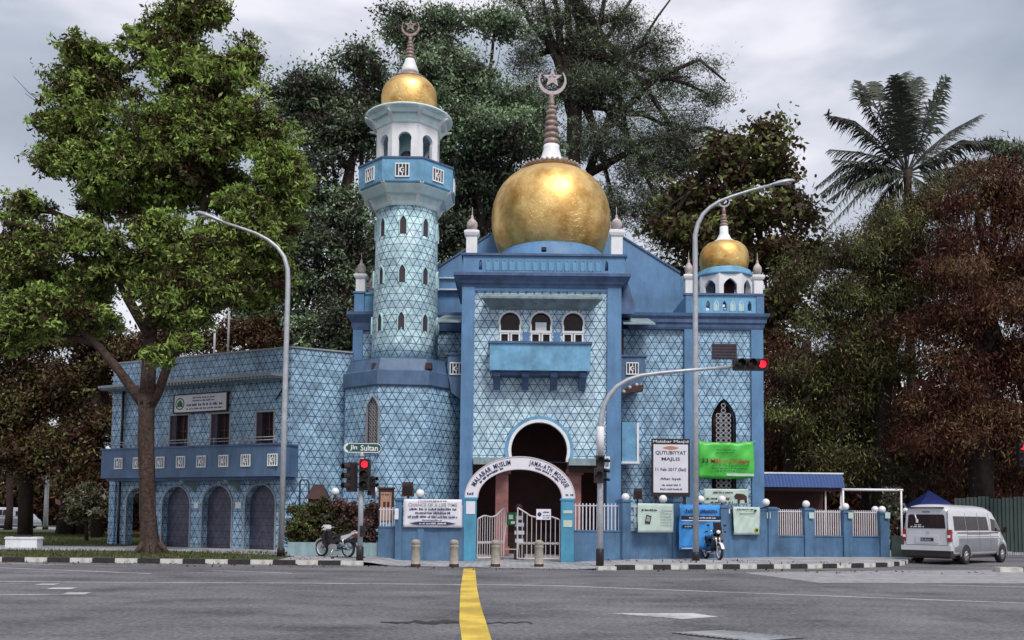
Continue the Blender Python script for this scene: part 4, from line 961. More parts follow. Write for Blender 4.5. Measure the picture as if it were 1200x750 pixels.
for h in wins:
    x0, x1 = h[0][0], h[2][0]; z0, z1 = h[0][1], h[1][1]
    b = MB(); b.strip(rect(x0-.05, x1+.05, z0-.05, z1+.05), rect(x0+.02, x1-.02, z0+.02, z1-.02), -.02, .06, True); f = obj('window', b, MT['pink'] if False else MT['steel_d'], an)
    b = MB(); b.box(x0, x1, .26, .30, z0, z1); obj('shutter', b, MT['maroon'], f)
    b = MB(); b.box(x0+.02, (x0+x1)/2-.22, .05, .25, z0, z1); obj('open_leaf', b, MT['louvre'], f)
    b = MB(); b.box((x0+x1)/2+.05, (x0+x1)/2+.10, .20, .255, z0, z1); b.box(x0+.3, x1, .19, .245, (z0+z1)/2, (z0+z1)/2+.05); obj('glazing_bar', b, MT['louvre'], f)
# side face towards the minaret and the body behind
r2 = MAi @ Vector((pR2.x, pR2.y, 0))
b = MB(); b.prismz([(LA, 0.0), (r2.x, r2.y), (r2.x-.2, r2.y+.4), (LA-.1, .35)], AG, zT-.02); o = obj('tiled_side_wall', b, MT['tile_b'], an)
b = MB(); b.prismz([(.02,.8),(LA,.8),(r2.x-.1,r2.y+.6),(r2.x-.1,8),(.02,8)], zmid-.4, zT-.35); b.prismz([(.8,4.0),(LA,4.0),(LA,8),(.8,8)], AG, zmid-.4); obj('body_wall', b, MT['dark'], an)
b = MB(); b.box(0, .30, .35, 8, zmid, zT-.1); obj('tiled_gable_wall', b, MT['tile_b'], an)
for y_ in (.36, 7.6):
    b = MB(); b.box(.01, .5, y_, y_+.4, AG, zmid); obj('corner_pier', b, MT['tile_b'], an)
b = MB(); b.box(-.05, LA+.03, -.05, .30, zT, zT+.07); b.prismz([(LA+.03,-.05),(r2.x+.05,r2.y-.05),(r2.x-.1,r2.y+.25),(LA-.1,.25)], zT+.001, zT+.068); obj('roof_coping', b, MT['steel_d'], an)
# upper canopy: thin slab with a ribbed dark underside
zc0 = fa(230,446,-.9)[1]
b = MB(); b.prismz([(fa(116,452,-.9)[0], -.95), (fa(318,443,-.9)[0], -.95), (LA+.02, -.35), (LA+.02, 0), (0, 0), (-.5, -.3)], zc0-.02, zc0+.09); obj('canopy_slab', b, MT['steel_d'], an)
b = MB(); b.prismz([(fa(118,452,-.9)[0], -.85), (fa(316,443,-.9)[0], -.85), (LA-.02, -.25), (LA-.02, -.002), (0.02, -.002)], zc0-.08, zc0-.02); obj('canopy_underside', b, MT['grey_slab'], an)
xs0, xs1 = fa(150,450,-.88)[0], fa(316,443,-.88)[0]
bb = MB(); bb.box(-.05,.05,-.03,.03,-.09,0); mer = bb.mesh('canopy_rib'); mer.materials.append(MT['steel_d'])
n = 44
for i in range(n): piece('canopy_rib', mer, an, (xs0 + (xs1-xs0)*i/(n-1), -.88, zc0-.02))
# long balcony with a rounded right end
xB0, xB1 = fa(118.5,545,-1.1)[0], fa(328,545,-1.1)[0]
plan = [(xB0,-1.1)] + [(xB1-.45 + .45*math.sin(t*PI/12), -1.1+.45 - .45*math.cos(t*PI/12)) for t in range(7)] + [(xB1, .0), (xB0, .0)]
inner = [(xB0+.14,-.96)] + [(xB1-.45 + .31*math.sin(t*PI/12), -1.1+.45 - .31*math.cos(t*PI/12)) for t in range(7)] + [(xB1-.14, .0), (xB0+.14, .0)]
b = MB(); b.prismz(plan, zB0, zB1); obj('balcony', b, MT['annex_blue'], an)
b = MB(); b.prismz([(x*1.0 + (.05 if x > 1 else -.05), y-.05) for x, y in plan], zB1, zB1+.07); obj('balcony_coping', b, MT['slate'], an)
b = MB(); b.prismz([(x*.995+.08 if x < 1 else x-.2, min(0, y+.25)) for x, y in plan], zB0-.12, zB0); obj('balcony_soffit', b, MT['slate'], an)
for px in (138,160,187,211,235,261,287,318.5):
    x, z = fa(px, 545, -1.16); emblem(an, (x, -1.155, (zB0+zB1)/2+.02), 0, .25)
for zz, nm in ((.22,0),(.34,1)):
    b = MB(); b.tube([(xB0+.05,-1.0,zB1+zz),(xB1-.3,-1.0,zB1+zz)], .022, 6); obj('handrail', b, MT['steel_d'], an)
bb = MB(); bb.tube([(0,0,0),(0,0,.34)], .02, 6); mep_ = bb.mesh('handrail_post'); mep_.materials.append(MT['steel_d'])
for i in range(7): piece('handrail_post', mep_, an, (xB0+.1 + (xB1-xB0-.5)*i/6, -1.0, zB1+.05))
bb = MB(); bb.prism([(0,0),(0,-.5),(.15,-.46),(.35,-.25),(.75,-.12),(.85,0)][::-1], -.09, .09); bb2 = MB().add(bb, Matrix.Rotation(-PI/2, 4, 'Z')); mek = bb2.mesh('bracket'); mek.materials.append(MT['grey_slab'])
for px in (182, 229, 280): piece('bracket', mek, an, (fa(px,560)[0], 0, zB0-.12))
# drain pipes down the left corner and the small spouts
b = MB(); X = fa(141.5,600)[0]; b.tube([(X,-.10,AG),(X,-.10,zB0)], .06, 8); obj('drain_pipe', b, MT['black'], an)
b = MB(); b.tube([(X,-.10,zB1+.05),(X,-.10,zc0)], .06, 8); obj('drain_pipe', b, MT['black'], an)
X = fa(133,600)[0]; b = MB(); b.box(X-.16, X+.16, -.10, 0, AG, zB0-.1); obj('corner_strip', b, MT['tile_b'], an)
b = MB(); xx, zz = fa(329, 462, -.02); b.tube([(xx-.25,-.03,zz-.22),(xx+.1,-.03,zz+.22)], .03, 6); obj('bracket_arm', b, MT['black'], an)
for px, s_ in ((227.5,.12),(277,.16)):
    b = MB(); x, z = fa(px+2, 592, -.03); b.box(x-s_, x+s_, -.035, -.003, z-.13, z+.13); obj('door_number_plate', b, MT['white'], an)
# sign board over the windows
sb = thing('sign_board', 'long white signboard with round logo above the annex windows', 'sign', tuple(MA @ Vector((*[fa(235,472,-.1)[0]], -.1, fa(235,472,-.1)[1]))), angA)
sw, shh = (fa(266,472,-.1)[0]-fa(205,472,-.1)[0])/2, (fa(235,462,-.1)[1]-fa(235,482,-.1)[1])/2
b = MB(); b.box(-sw, sw, -.03, .06, -shh, shh); obj('board', b, MT['banner_white'], sb)
b = MB(); b.strip(rect(-sw-.05, sw+.05, -shh-.05, shh+.05), rect(-sw, sw, -shh, shh), -.05, .06, True); obj('frame', b, MT['maroon'], sb)
b = MB(); b.strip(arc(-sw+.34, 0, .27, 0, 360, 16), arc(-sw+.34, 0, .22, 0, 360, 16), -.036, -.03); b.prism([(-sw+.18,-.14),(-sw+.5,-.14),(-sw+.5,.02),(-sw+.34,.18),(-sw+.18,.02)], -.037, -.03); obj('logo', b, MT['dgreen_ink'], sb)
b = MB(); 
for i, (hh_, q) in enumerate(((.075,.24),(.075,.11),(.12,-.07),(.075,-.24))): scribble(b, -sw+.75 + (.35 if i < 2 else 0), sw-.2 - (.5 if i < 2 else 0), q, hh_, -.031, 10+i)
o = obj('small_print', b, MT['navy'], sb); o['kind'] = 'stuff'

# ================================================================== GATE ARCH
GY = 33.0; PV = .02
gx = lambda px, py=620: ax(px, py, GY); gz_ = lambda py, px=609: az(px, py, GY)
ga = thing('gate_arch', 'white lettered arch on two blue posts over the entrance gate', 'gate arch', (gx(609), GY, PV))
for a_, c_, l in ((543.5, 558, 'left blue post with a white notice'), (657.5, 672.5, 'right blue post with two small plates')):
    b = MB(); b.box(gx(a_), gx(c_), GY-.02, GY+.42, PV, gz_(586)); b.box(gx(a_)-.03, gx(c_)+.03, GY-.05, GY+.45, gz_(586), gz_(583.5)); o = obj('post', b, MT['blue_post'], ga, world=True, label=l)
    if a_ < 600: b = MB(); b.box(gx(546), gx(556.5), GY-.04, GY-.022, gz_(603), gz_(588)); obj('notice', b, MT['banner_white'], o, world=True)
    else:
        for y0, y1 in ((601,597.5),(617,609)): b = MB(); b.box(gx(660), gx(670.5), GY-.04, GY-.022, gz_(y0), gz_(y1)); obj('notice', b, MT['paper_green'], o, world=True)
zbA = gz_(583.5); cA = gx(609); ro, ri = (gx(673)-gx(544.5))/2, (gx(659)-gx(558.5))/2; ho_, hi_ = gz_(535.5)-zbA, gz_(549)-zbA
oA = [(cA + ro*math.cos(math.radians(180-t*4.5)), zbA + ho_*math.sin(math.radians(t*4.5))) for t in range(41)]
iA = [(cA + ri*math.cos(math.radians(180-t*4.5)), zbA + hi_*math.sin(math.radians(t*4.5))) for t in range(41)]
b = MB(); b.strip(oA, iA, GY+.05, GY+.33); obj('arch_band', b, MT['banner_white'], ga, world=True)
for L_, d in ((oA, .03), (iA, -.03)):
    L2 = frame_strip(L_, d, 0, 0); b = MB(); b.strip(L2, L_, GY+.03, GY+.35); obj('arch_edge', b, MT['gate'], ga, world=True)
rm, hm = (ro*.60+ri*.40), (ho_*.60+hi_*.40)
def arch_text(s, t0, t1, size, rad, hgt, m, nm='lettering'):
    # characters spaced by their widths along the ellipse
    chars = []
    for ch in s:
        if ch == ' ': chars.append((None, .55)); continue
        c = text_mb(ch, 1, .012, .02); cw = [v[0] for v in c.v]; chars.append((c, (max(cw)-min(cw)) + .14))
    tot = sum(w for _, w in chars); N_ = 400
    ths = [math.radians(t0 + (t1-t0)*i/N_) for i in range(N_+1)]; cum = [0]
    for p, q in zip(ths, ths[1:]): cum.append(cum[-1] + math.hypot(rad*(math.cos(q)-math.cos(p)), hgt*(math.sin(q)-math.sin(p))))
    sc = cum[-1]/tot; B = MB(); acc = 0
    for c, w in chars:
        d = (acc + w/2)*sc; acc += w
        if c is None: continue
        th = ths[min(range(N_+1), key=lambda i: abs(cum[i]-d))]; x, z = cA + rad*math.cos(th), zbA + hgt*math.sin(th)
        cw = [v[0] for v in c.v]; cxm = (max(cw)+min(cw))/2
        M = Matrix.Translation((x, GY+.044, z)) @ Matrix.Rotation(math.atan2(hgt*math.cos(th), rad*math.sin(th)), 4, 'Y') @ Matrix.Diagonal((sc, 1, size, 1)) @ Matrix.Translation((-cxm, 0, -.36))
        B.add(c, M)
    return obj(nm, B, m, ga, world=True)
arch_text('MALABAR MUSLIM', 161, 101, .24, rm, hm, MT['navy']); arch_text('JAMA-ATH MOSQUE', 80, 18, .24, rm, hm, MT['navy'])
B = MB(); Rr = random.Random(3); rs, hs_ = ro*.20+ri*.80, ho_*.20+hi_*.80
for th in list(np.arange(152, 112, -1.7)) + list(np.arange(70, 30, -1.7)):
    if Rr.random() < .2: continue
    t_ = math.radians(th); x, z = cA + rs*math.cos(t_), zbA + hs_*math.sin(t_); q = MB(); h_ = Rr.uniform(.02,.045); q.box(-.018,.018,-.004,.0,-h_,h_); B.add(q, Matrix.Translation((x, GY+.048, z)) @ Matrix.Rotation(-math.atan2(-hs_*math.cos(t_), rs*math.sin(t_)), 4, 'Y'))
for px in (551, 667): scribble(B, gx(px)-.13, gx(px)+.13, gz_(579), .10, GY+.046, int(px))
o = obj('small_print', B, MT['navy'], ga, world=True); o['kind'] = 'stuff'

# gate leaves
def gate_leaf(label, hinge, ang_, width, prof, nb, h0, m):
    """leaf along local +x, top rail follows prof(t)"""
    t = thing('gate_leaf', label, 'gate', hinge, ang_, 'gate leaves of the entrance')
    P = [(width*i/14, 0, prof(i/14)) for i in range(15)]
    b = MB(); b.tube(P, .030, 6); obj('top_rail', b, m, t)
    b = MB(); b.tube([(0,0,h0),(width,0,h0)], .028, 6); obj('bottom_rail', b, m, t)
    b = MB(); b.tube([(0,0,h0+.55),(width,0,h0+.55)], .016, 6); obj('middle_rail', b, m, t)
    bb = MB(); bb.tube([(0,0,0),(0,0,1)], .014, 6, cap=False); me = bb.mesh('bar'); me.materials.append(m)
    for i in range(nb+1):
        z1 = prof(i/nb); q = piece('bar', me, t, (width*i/nb, 0, h0), (0,0,0), (1.8 if i in (0, nb) else 1, 1.8 if i in (0, nb) else 1, z1-h0))
    for i in range(nb):
        if i % 1 == 0:
            b = MB(); b.strip(arc(width*(i+.5)/nb, h0+.55, .05, 0, 360, 8), arc(width*(i+.5)/nb, h0+.55, .032, 0, 360, 8), -.008, .008); obj('ring', b, m, t)
    return t
H1 = gz_(605) - PV
pr1 = lambda t: H1*(.93 + .10*math.sin(min(1, t*2.3)*PI/2) - .05*math.sin(max(0, min(1,(t-.25)/.5))*PI) + .16*max(0, t-.72)/.28*1.0)
gl = gate_leaf('cream barred gate leaf swung partly open on the left', (gx(559.5), GY+.2, PV), math.radians(50), 1.45, lambda t: pr1(t)*1.0, 11, .10, MT['gate'])
gr = gate_leaf('cream barred gate leaf closed on the right carrying a white notice', (gx(656.5), GY+.15, PV), PI, gx(656.5)-gx(606.5), lambda t: pr1(t)*1.0, 9, .10, MT['gate'])
gsn = thing('gate_notice', 'small white notice hung on the closed gate leaf', 'notice', (gx(637), GY+.08, gz_(602.5)))
b = MB(); b.box(-.26,.26,-.012,.012,-.19,.19); obj('board', b, MT['banner_white'], gsn)
b = MB(); b.prism(arc(-.15,.0,.075,0,360,12)[:-1], -.02, -.012); scribble(b, -.03,.22,.08,.07,-.013,2); scribble(b, -.03,.22,-.04,.05,-.013,3); scribble(b, -.03,.2,-.12,.05,-.013,4); o = obj('print', b, MT['navy'], gsn); o['kind'] = 'stuff'
# things seen inside the gate
st = thing('sign_stand', 'pale A-frame stand with a green sign inside the open gate', 'sign stand', (ax(599, 640, GY+1.6), GY+1.6, PV))
for s_ in (-1, 1):
    b = MB(); b.tube([(s_*.32,-.2,0),(s_*.16,0,1.75)], .022, 6); obj('leg', b, MT['gate'], st)
b = MB(); b.tube([(-.26,-.13,.38),(.26,-.13,.38)], .02, 6); obj('crossbar', b, MT['gate'], st)
b = MB(); b.box(-.17,.17,-.06,-.03,1.28,1.75); o = obj('panel', b, MT['dgreen_ink'], st)
b = MB(); b.box(-.1,.06,-.065,-.06,1.5,1.66); b.box(-.02,.13,-.065,-.06,1.33,1.42); o = obj('print', b, MT['banner_white'], o); o['kind'] = 'stuff'
sh_ = thing('leaflet_rack', 'dark rack of white leaflets beside the green sign inside the gate', 'rack', (ax(608.5, 640, GY+1.7), GY+1.7, PV))
b = MB(); b.box(-.2,.2,-.1,.1,0,1.75); obj('cabinet', b, MT['black'], sh_)
for z, w in ((1.0,.18),(1.3,.17),(.7,.15),(1.55,.12)):
    b = MB(); b.box(-w, w, -.13, -.102, z-.07, z+.07); obj('leaflet', b, MT['banner_white'], sh_)
b = MB(); b.ball((-.02,-.05,1.92),.14,10,8,(1,1,1.1)); obj('bag', b, MT['black_matt'], sh_)

# ================================================================== BOUNDARY WALLS
barb = MB(); barb.box(-.022,.022,-.012,.012,0,1); BAR = barb.mesh('bar'); BAR.materials.append(MT['bar'])
barb = MB(); barb.box(-.022,.022,-.012,.012,0,1); BARD = barb.mesh('bar'); BARD.materials.append(MT['gate'])
def wall_run(t, A, B, zlow, zbar=None, bars=0, m='blue_fence', dark=False, thick=.22):
    A, B = Vector(A), Vector(B); L = (B-A).length; ang = math.atan2(B.y-A.y, B.x-A.x); M = Matrix.Translation((A.x, A.y, 0)) @ Matrix.Rotation(ang, 4, 'Z')
    b = MB(); b.box(0, L, 0, thick, -.02, zlow); b2 = MB().add(b, M); obj('low_wall', b2, MT[m], t, world=True)
    b = MB(); b.box(0, L, -.03, thick+.03, zlow, zlow+.05); obj('coping', MB().add(b, M), MT[m], t, world=True)
    if bars:
        b = MB(); b.box(0, L, thick/2-.02, thick/2+.02, zbar-.10, zbar-.06); obj('rail', MB().add(b, M), MT['bar'], t, world=True)
        Mi = ROOTM[t.name].inverted() @ M
        for i in range(bars):
            p = Mi @ Vector((L*(i+.5)/bars, thick/2, zlow+.05)); piece('bar', BARD if dark else BAR, t, p, (0,0,ang - t.rotation_euler.z), (1,1,zbar-zlow-.05))
def pier(t, P, w, ztop, m='blue_fence', ang=0):
    M = Matrix.Translation((P[0], P[1], 0)) @ Matrix.Rotation(ang, 4, 'Z'); b = MB(); b.box(-w/2, w/2, -.08, .34, -.02, ztop); b.box(-w/2-.04, w/2+.04, -.12, .38, ztop, ztop+.06); b.box(-w/2+.03, w/2-.03, -.05, .31, ztop+.06, ztop+.10)
    return obj('pier', MB().add(b, M), MT[m], t, world=True)
globes = []
def globe(px, py, Y, label, r=.155):
    p = at(px, py, Y); t = thing('globe_lamp', label, 'lamp', (p.x, p.y, p.z-r-.1), 0, 'white globe lamps on the boundary wall piers')
    b = MB(); b.ball((0,0,r+.09), r, 16, 10); obj('globe', b, MT['globe'], t)
    b = MB(); b.lathe([(.07,-.02),(.07,.03),(.05,.06),(.05,.11)], 10); obj('base', b, MT['black'], t)
    return t
# right-hand run
fr = thing('boundary_wall', 'blue boundary wall with white bars running right from the gate to the van', 'wall', (gx(673), GY, 0))
Q = [gx(672.5), gx(732)]; zl = gz_(622); zbr = gz_(589)
wall_run(fr, (Q[0], GY), (Q[1], GY), zl, zbr, 14)
A1, A2, A3 = (gx(735), GY), (ax(742,640,GY), GY), None
Wp = [(733, 33.0), (792, 33.9), (848, 35.0), (905, 36.4), (948, 36.9), (993, 37.2), (1036, 37.6)]
Wx = [Vector((ax(px, 640, Y), Y)) for px, Y in Wp]
zt1 = 1.98
wall_run(fr, Wx[0], Wx[1], zl, zbr, 12); wall_run(fr, Wx[1], Wx[2], zl, zbr, 12)
wall_run(fr, Wx[2], Wx[3], az(880,598,35.7))
for i in (3, 4, 5): wall_run(fr, Wx[i], Wx[i+1], az(960,629,37), az(960,597.5,37), 17, dark=True)
for i, (w, py) in enumerate(((.34,588),(.34,588),(.40,595),(.50,597),(.44,598),(.38,601),(.42,602))):
    px, Y = Wp[i]; a_ = math.atan2(*( (Wx[min(i+1,6)]-Wx[max(i-1,0)])[k] for k in (1,0))); pier(fr, Wx[i], w, az(px, py, Y), ang=a_)
for i, px in ((3, 900), (4, 951), (5, 997), (6, 1040)):
    p = at(px, 604, Wp[i][1]-.13)
    b = MB(); b.box(p.x-.10, p.x+.10, p.y-.02, p.y, p.z-.12, p.z+.12); obj('number_plate', b, MT['paper_green'], fr, world=True)
b = MB(); g0 = Wx[6] + Vector((.35,.1)); b.box(g0.x, g0.x+.9, g0.y, g0.y+.06, 0, 1.0); obj('grey_panel', b, MT['hoarding'], fr, world=True)
for px, py, Y, l in ((733,582.5,33,'white globe lamp on the pier just right of the mast-arm signal pole'), (777,584.5,33.6,'white globe lamp in front of the foot of the black framed notice board'), (821,585,34.5,'white globe lamp half hidden behind the tall street lamp pole'),
     (846,585,35.0,'white globe lamp in front of the small white banner with the bull'), (897.5,588.5,36.4,'white globe lamp above the right edge of the pale green poster'), (944.5,590.5,36.9,'white globe lamp on the pier below the blue metal roof'),
     (990.5,593.5,37.2,'larger white globe lamp by the left leg of the white pipe frame'), (986.5,595.5,38.5,'smaller white globe lamp tucked behind a larger one by the pipe frame'), (1025.5,597,38.4,'left one of two touching globe lamps near the van'), (1033.5,597,37.6,'right one of two touching globe lamps near the van'), (1061,598,39.5,'white globe lamp just behind the rear corner of the van')):
    globe(px, py, Y, l, .15 if Y < 38 or px in (1025.5,) else .12)
# left-hand run
fl = thing('boundary_wall', 'low blue boundary wall left of the gate behind the white banner', 'wall', (gx(467), GY, 0))
wall_run(fl, (gx(467), GY), (gx(543), GY), gz_(620), gz_(592), 18)
wall_run(fl, (gx(442), GY+.3), (gx(467), GY+.3), gz_(620), gz_(596), 7)
for px in (467, 493): pier(fl, (gx(px), GY+.02), .22, gz_(588))
globe(492.5, 578, GY, 'white globe lamp above the long white banner'); globe(437.5, 574.5, GY+.6, 'white globe lamp between the signal pole and the notice case'); globe(393, 576, GY+1.9, 'white globe lamp rising above the hedge')

# posters and banners
def poster(name, label, cat, px0, px1, py0, py1, Y, m, sag=.0, wav=.02, rz=0, nx=18, nz=10, seed=0):
    p = at((px0+px1)/2, (py0+py1)/2, Y); t = thing(name, label, cat, tuple(p), rz)
    w = (at(px1, py0, Y).x-at(px0, py0, Y).x)/2/math.cos(rz); h = (at(px0, py0, Y).z-at(px0, py1, Y).z)/2
    Rr = random.Random(seed); ph = [Rr.uniform(0, 6) for _ in range(4)]
    b = MB()
    def f(u, v): return wav*(math.sin(u*5+v*3+ph[0]) + .6*math.sin(u*11-v*6+ph[1])) 
    for s_ in (0, 1):
        for i in range(nx+1):
            for j in range(nz+1):
                u, v = i/nx*2-1, j/nz*2-1; b.v.append((u*w*(1-sag*.1*abs(v)), f(u, v) + s_*.008, v*h - sag*h*.25*(1-u*u)*(1 if v > 0 else .6)*abs(v)))
    k = (nx+1)*(nz+1)
    for i in range(nx):
        for j in range(nz):
            a = i*(nz+1)+j; b.face([a, a+nz+1, a+nz+2, a+1], None, True); b.face([k+a, k+a+1, k+a+nz+2, k+a+nz+1], None, True)
    edge = [i*(nz+1) for i in range(nx+1)] + [nx*(nz+1)+j for j in range(1, nz+1)] + [i*(nz+1)+nz for i in range(nx-1, -1, -1)] + [j for j in range(nz-1, 0, -1)]
    for a, c in zip(edge, edge[1:]+edge[:1]): b.face([a, k+a, k+c, c])
    obj('sheet', b, m, t); return t, w, h, -wav*1.6-.006
def pr(t, b, m, nm='print', label=None, stuff=True):
    o = obj(nm, b, m, t, label=label)
    if stuff: o['kind'] = 'stuff'
    return o
t, w, h, yy = poster('banner', 'long white banner with several lines of print on the wall left of the gate', 'banner', 473, 541, 585, 618, GY-.12, MT['banner_white'], wav=.012, seed=1)
b = fit_text('CHANCE OF A LIFE TIME', -w*.84, w*.84, h*.60, h*.24, yy, .012); pr(t, b, MT['pink_ink'], 'headline', stuff=False)
b = MB(); scribble(b, -w*.5, w*.5, h*.88, h*.08, yy, 1); scribble(b, -w*.8, w*.8, h*.30, h*.17, yy, 2); scribble(b, -w*.6, w*.6, h*.03, h*.17, yy, 3, .9); scribble(b, -w*.85, w*.85, -h*.24, h*.17, yy, 4, .9); scribble(b, -w*.35, w*.35, -h*.48, h*.09, yy, 5)
b.prism([(-w*.82,-h*.72),(-w*.5,-h*.60),(w*.5,-h*.60),(w*.82,-h*.72),(w*.5,-h*.84),(-w*.5,-h*.84)], yy-.003, yy); pr(t, b, MT['navy'])
b = MB(); scribble(b, -w*.45, w*.45, -h*.72, h*.12, yy-.004, 8); pr(t, b, MT['banner_white'], 'pale_print')
t, w, h, yy = poster('poster', 'pale green poster with a picture of a phone on the railings', 'poster', 746, 791, 590, 624, 33.0, MT['paper_green'], wav=.012, seed=2, rz=math.atan2(Wx[1].y-Wx[0].y, Wx[1].x-Wx[0].x))
b = MB(); b.prism([(-w*.62,-h*.35),(-w*.34,-h*.42),(-w*.26,h*.12),(-w*.54,h*.22)], yy-.003, yy); scribble(b, -w*.8, w*.1, h*.55, h*.14, yy, 1); pr(t, b, MT['ink'])
b = MB(); b.prism([(-w*.57,-h*.22),(-w*.38,-h*.27),(-w*.32,h*.05),(-w*.51,h*.12)], yy-.006, yy-.003)
for i in range(6): scribble(b, w*.25, w*.9, h*.5-i*h*.2, h*.07, yy, 3+i)
pr(t, b, MT['pink_ink'], 'grey_print')
ang2 = math.atan2(Wx[2].y-Wx[1].y, Wx[2].x-Wx[1].x)
t, w, h, yy = poster('banner', 'bright blue vinyl banner hanging on the wall behind the parked motorcycle', 'banner', 793.5, 847.5, 591.5, 644, 33.95, MT['banner_blue'], wav=.03, seed=4, rz=ang2)
b = MB(); b.box(-w*.95, w*.99, yy-.012, yy-.008, h*.34, h*.50); b.box(-w*.92, -w*.3, yy-.012, yy-.008, -h*.04, h*.10); pr(t, b, MT['ink'], 'black_band', stuff=False)
b = MB(); scribble(b, -w*.6, w*.7, h*.42, h*.07, yy-.014, 4); scribble(b, -w*.8, -w*.5, h*.03, h*.05, yy-.014, 4); b.box(-w*.95, w*.95, yy-.01, yy-.006, h*.27, h*.31); b.box(-w*.95, -w*.2, yy-.01, yy-.006, -h*.95, -h*.91); pr(t, b, MT['banner_white'])
b = MB(); scribble(b, -w*.75, w*.8, h*.72, h*.18, yy-.01, 14, .9); pr(t, b, MT['navy'], 'dark_print')
t, w, h, yy = poster('poster', 'creased pale green poster with a yellow corner badge on the solid blue wall', 'poster', 857, 893.5, 594, 626.5, 35.45, MT['paper_green'], wav=.02, seed=6, rz=math.atan2(Wx[3].y-Wx[2].y, Wx[3].x-Wx[2].x))
b = MB(); scribble(b, -w*.8, w*.4, h*.82, h*.10, yy-.004, 1); scribble(b, -w*.6, w*.6, h*.5, h*.06, yy-.004, 2); b.box(w*.52,w*.68,yy-.006,yy-.003,h*.66,h*.82); pr(t, b, MT['ink'])
b = MB(); b.prism(arc(w*.68,-h*.68,h*.20,0,360,14)[:-1], yy-.006, yy-.003); pr(t, b, MT['olive_ink'], 'badge', stuff=False)
b = MB(); b.box(w*.6,w*.78,yy-.010,yy-.006,-h*.78,-h*.6); pr(t, b, MT['ink'], 'badge_mark', stuff=False)
t, w, h, yy = poster('notice', 'tiny white paper notice between the blue banner and the pale poster', 'notice', 850, 855.5, 596, 602, 35.05, MT['white'], wav=0, seed=1)
# framed board
t = thing('notice_board', 'tall black framed board announcing an event in black letters on white', 'notice board', tuple(at(786, 548, YB-.7)))
YN = YB-.7; nw = (ax(808.5,548,YN)-ax(763.5,548,YN))/2; nh = (az(786,515.5,YN)-az(786,583.5,YN))/2
b = MB(); b.box(-nw, nw, 0, .08, -nh, nh); obj('frame', b, MT['black_matt'], t)
b = MB(); b.box(-nw*.90, nw*.90, -.012, .0, -nh*.86, nh*.80); obj('sheet', b, MT['banner_white'], t)
pr(t, fit_text('Malabar Masjid', -nw*.92, nw*.92, nh*.89, nh*.12, -.005, .01), MT['banner_white'], 'header_lettering', stuff=False)
for s_, x_, z_, h_ in (('QUTUBIYYAT', .80, .50, .155), ('MAJLIS', .48, .28, .155), ('11 Feb 2017 (Sat)', .80, -.08, .15), ('After Isyak', .55, -.40, .12)):
    pr(t, fit_text(s_, -nw*x_, nw*x_, nh*z_, nh*h_, -.016, .022), MT['navy'], 'lettering', stuff=False)
b = MB(); scribble(b, -nw*.45, nw*.5, -nh*.60, nh*.07, -.014, 3); scribble(b, -nw*.55, nw*.6, -nh*.74, nh*.07, -.014, 5); pr(t, b, MT['navy'])
b = MB(); b.prism([(0-nw*.45,nh*.68),(-nw*.25,nh*.72),(0,nh*.75),(nw*.25,nh*.72),(nw*.45,nh*.68),(nw*.25,nh*.63),(0,nh*.61),(-nw*.25,nh*.63)], -.016, -.012); pr(t, b, MT['orange_ink'], 'badge', stuff=False)
for s_ in (-1, 1): b = MB(); b.box(s_*nw*.75-.05, s_*nw*.75+.05, .08, .16, -t.location.z+GZ, nh*.8); obj('leg', b, MT['black'], t)
t, w, h, yy = poster('banner', 'green banner with a million dollars headline slung across the lattice window', 'banner', 817.5, 884, 517, 560, YB-.35, MT['banner_green'], sag=.35, wav=.045, seed=3)
pr(t, fit_text('$', -w*.86, -w*.76, -h*.08, h*.28, yy-.01, .02), MT['ink'], 'lettering', stuff=False); pr(t, fit_text('3', -w*.73, -w*.63, -h*.08, h*.24, yy-.01, .02), MT['ink'], 'lettering', stuff=False); pr(t, fit_text('Million', -w*.55, w*.06, -h*.08, h*.24, yy-.01, .02), MT['red_ink'], 'lettering', stuff=False); pr(t, fit_text('Dollars', w*.14, w*.82, -h*.08, h*.24, yy-.01, .02), MT['red_ink'], 'lettering', stuff=False)
b = MB()
for z_, x0_, x1_ in ((.52,-.35,.30),(.38,-.35,.30),(-.34,-.5,.8),(-.48,-.5,.7),(-.62,-.4,.5)): scribble(b, w*x0_, w*x1_, h*z_, h*.07, yy-.01, int(z_*100))
pr(t, b, MT['dgreen_ink'])
b = MB(); b.box(0, w*.96, yy-.012, yy-.006, -h*.90, -h*.76); pr(t, b, MT['paper_green'], 'white_strip', stuff=False)
for s_ in (-1, 1):
    b = MB(); b.tube([(s_*w,.02,h),(s_*w*1.12,.3,h*1.05)], .012, 5); obj('rope', b, MT['bar'], t)
t, w, h, yy = poster('banner', 'small pale banner with a dark bull picture below the lattice window', 'banner', 825, 877, 573, 591, YB-.5, MT['paper_green'], wav=.01, seed=9)
b = MB(); scribble(b, -w*.6, w*.3, h*.55, h*.2, yy, 2); scribble(b, -w*.9, w*.2, -h*.25, h*.28, yy, 3); scribble(b, -w*.7, w*.3, -h*.72, h*.25, yy, 4)
b.prism([(w*.36,h*.1),(w*.44,h*.42),(w*.62,h*.40),(w*.80,h*.34),(w*.92,h*.05),(w*.94,-h*.8),(w*.84,-h*.8),(w*.82,-h*.35),(w*.62,-h*.40),(w*.60,-h*.85),(w*.52,-h*.85),(w*.50,-h*.3),(w*.40,-h*.25)], yy-.003, yy); pr(t, b, MT['maroon'])
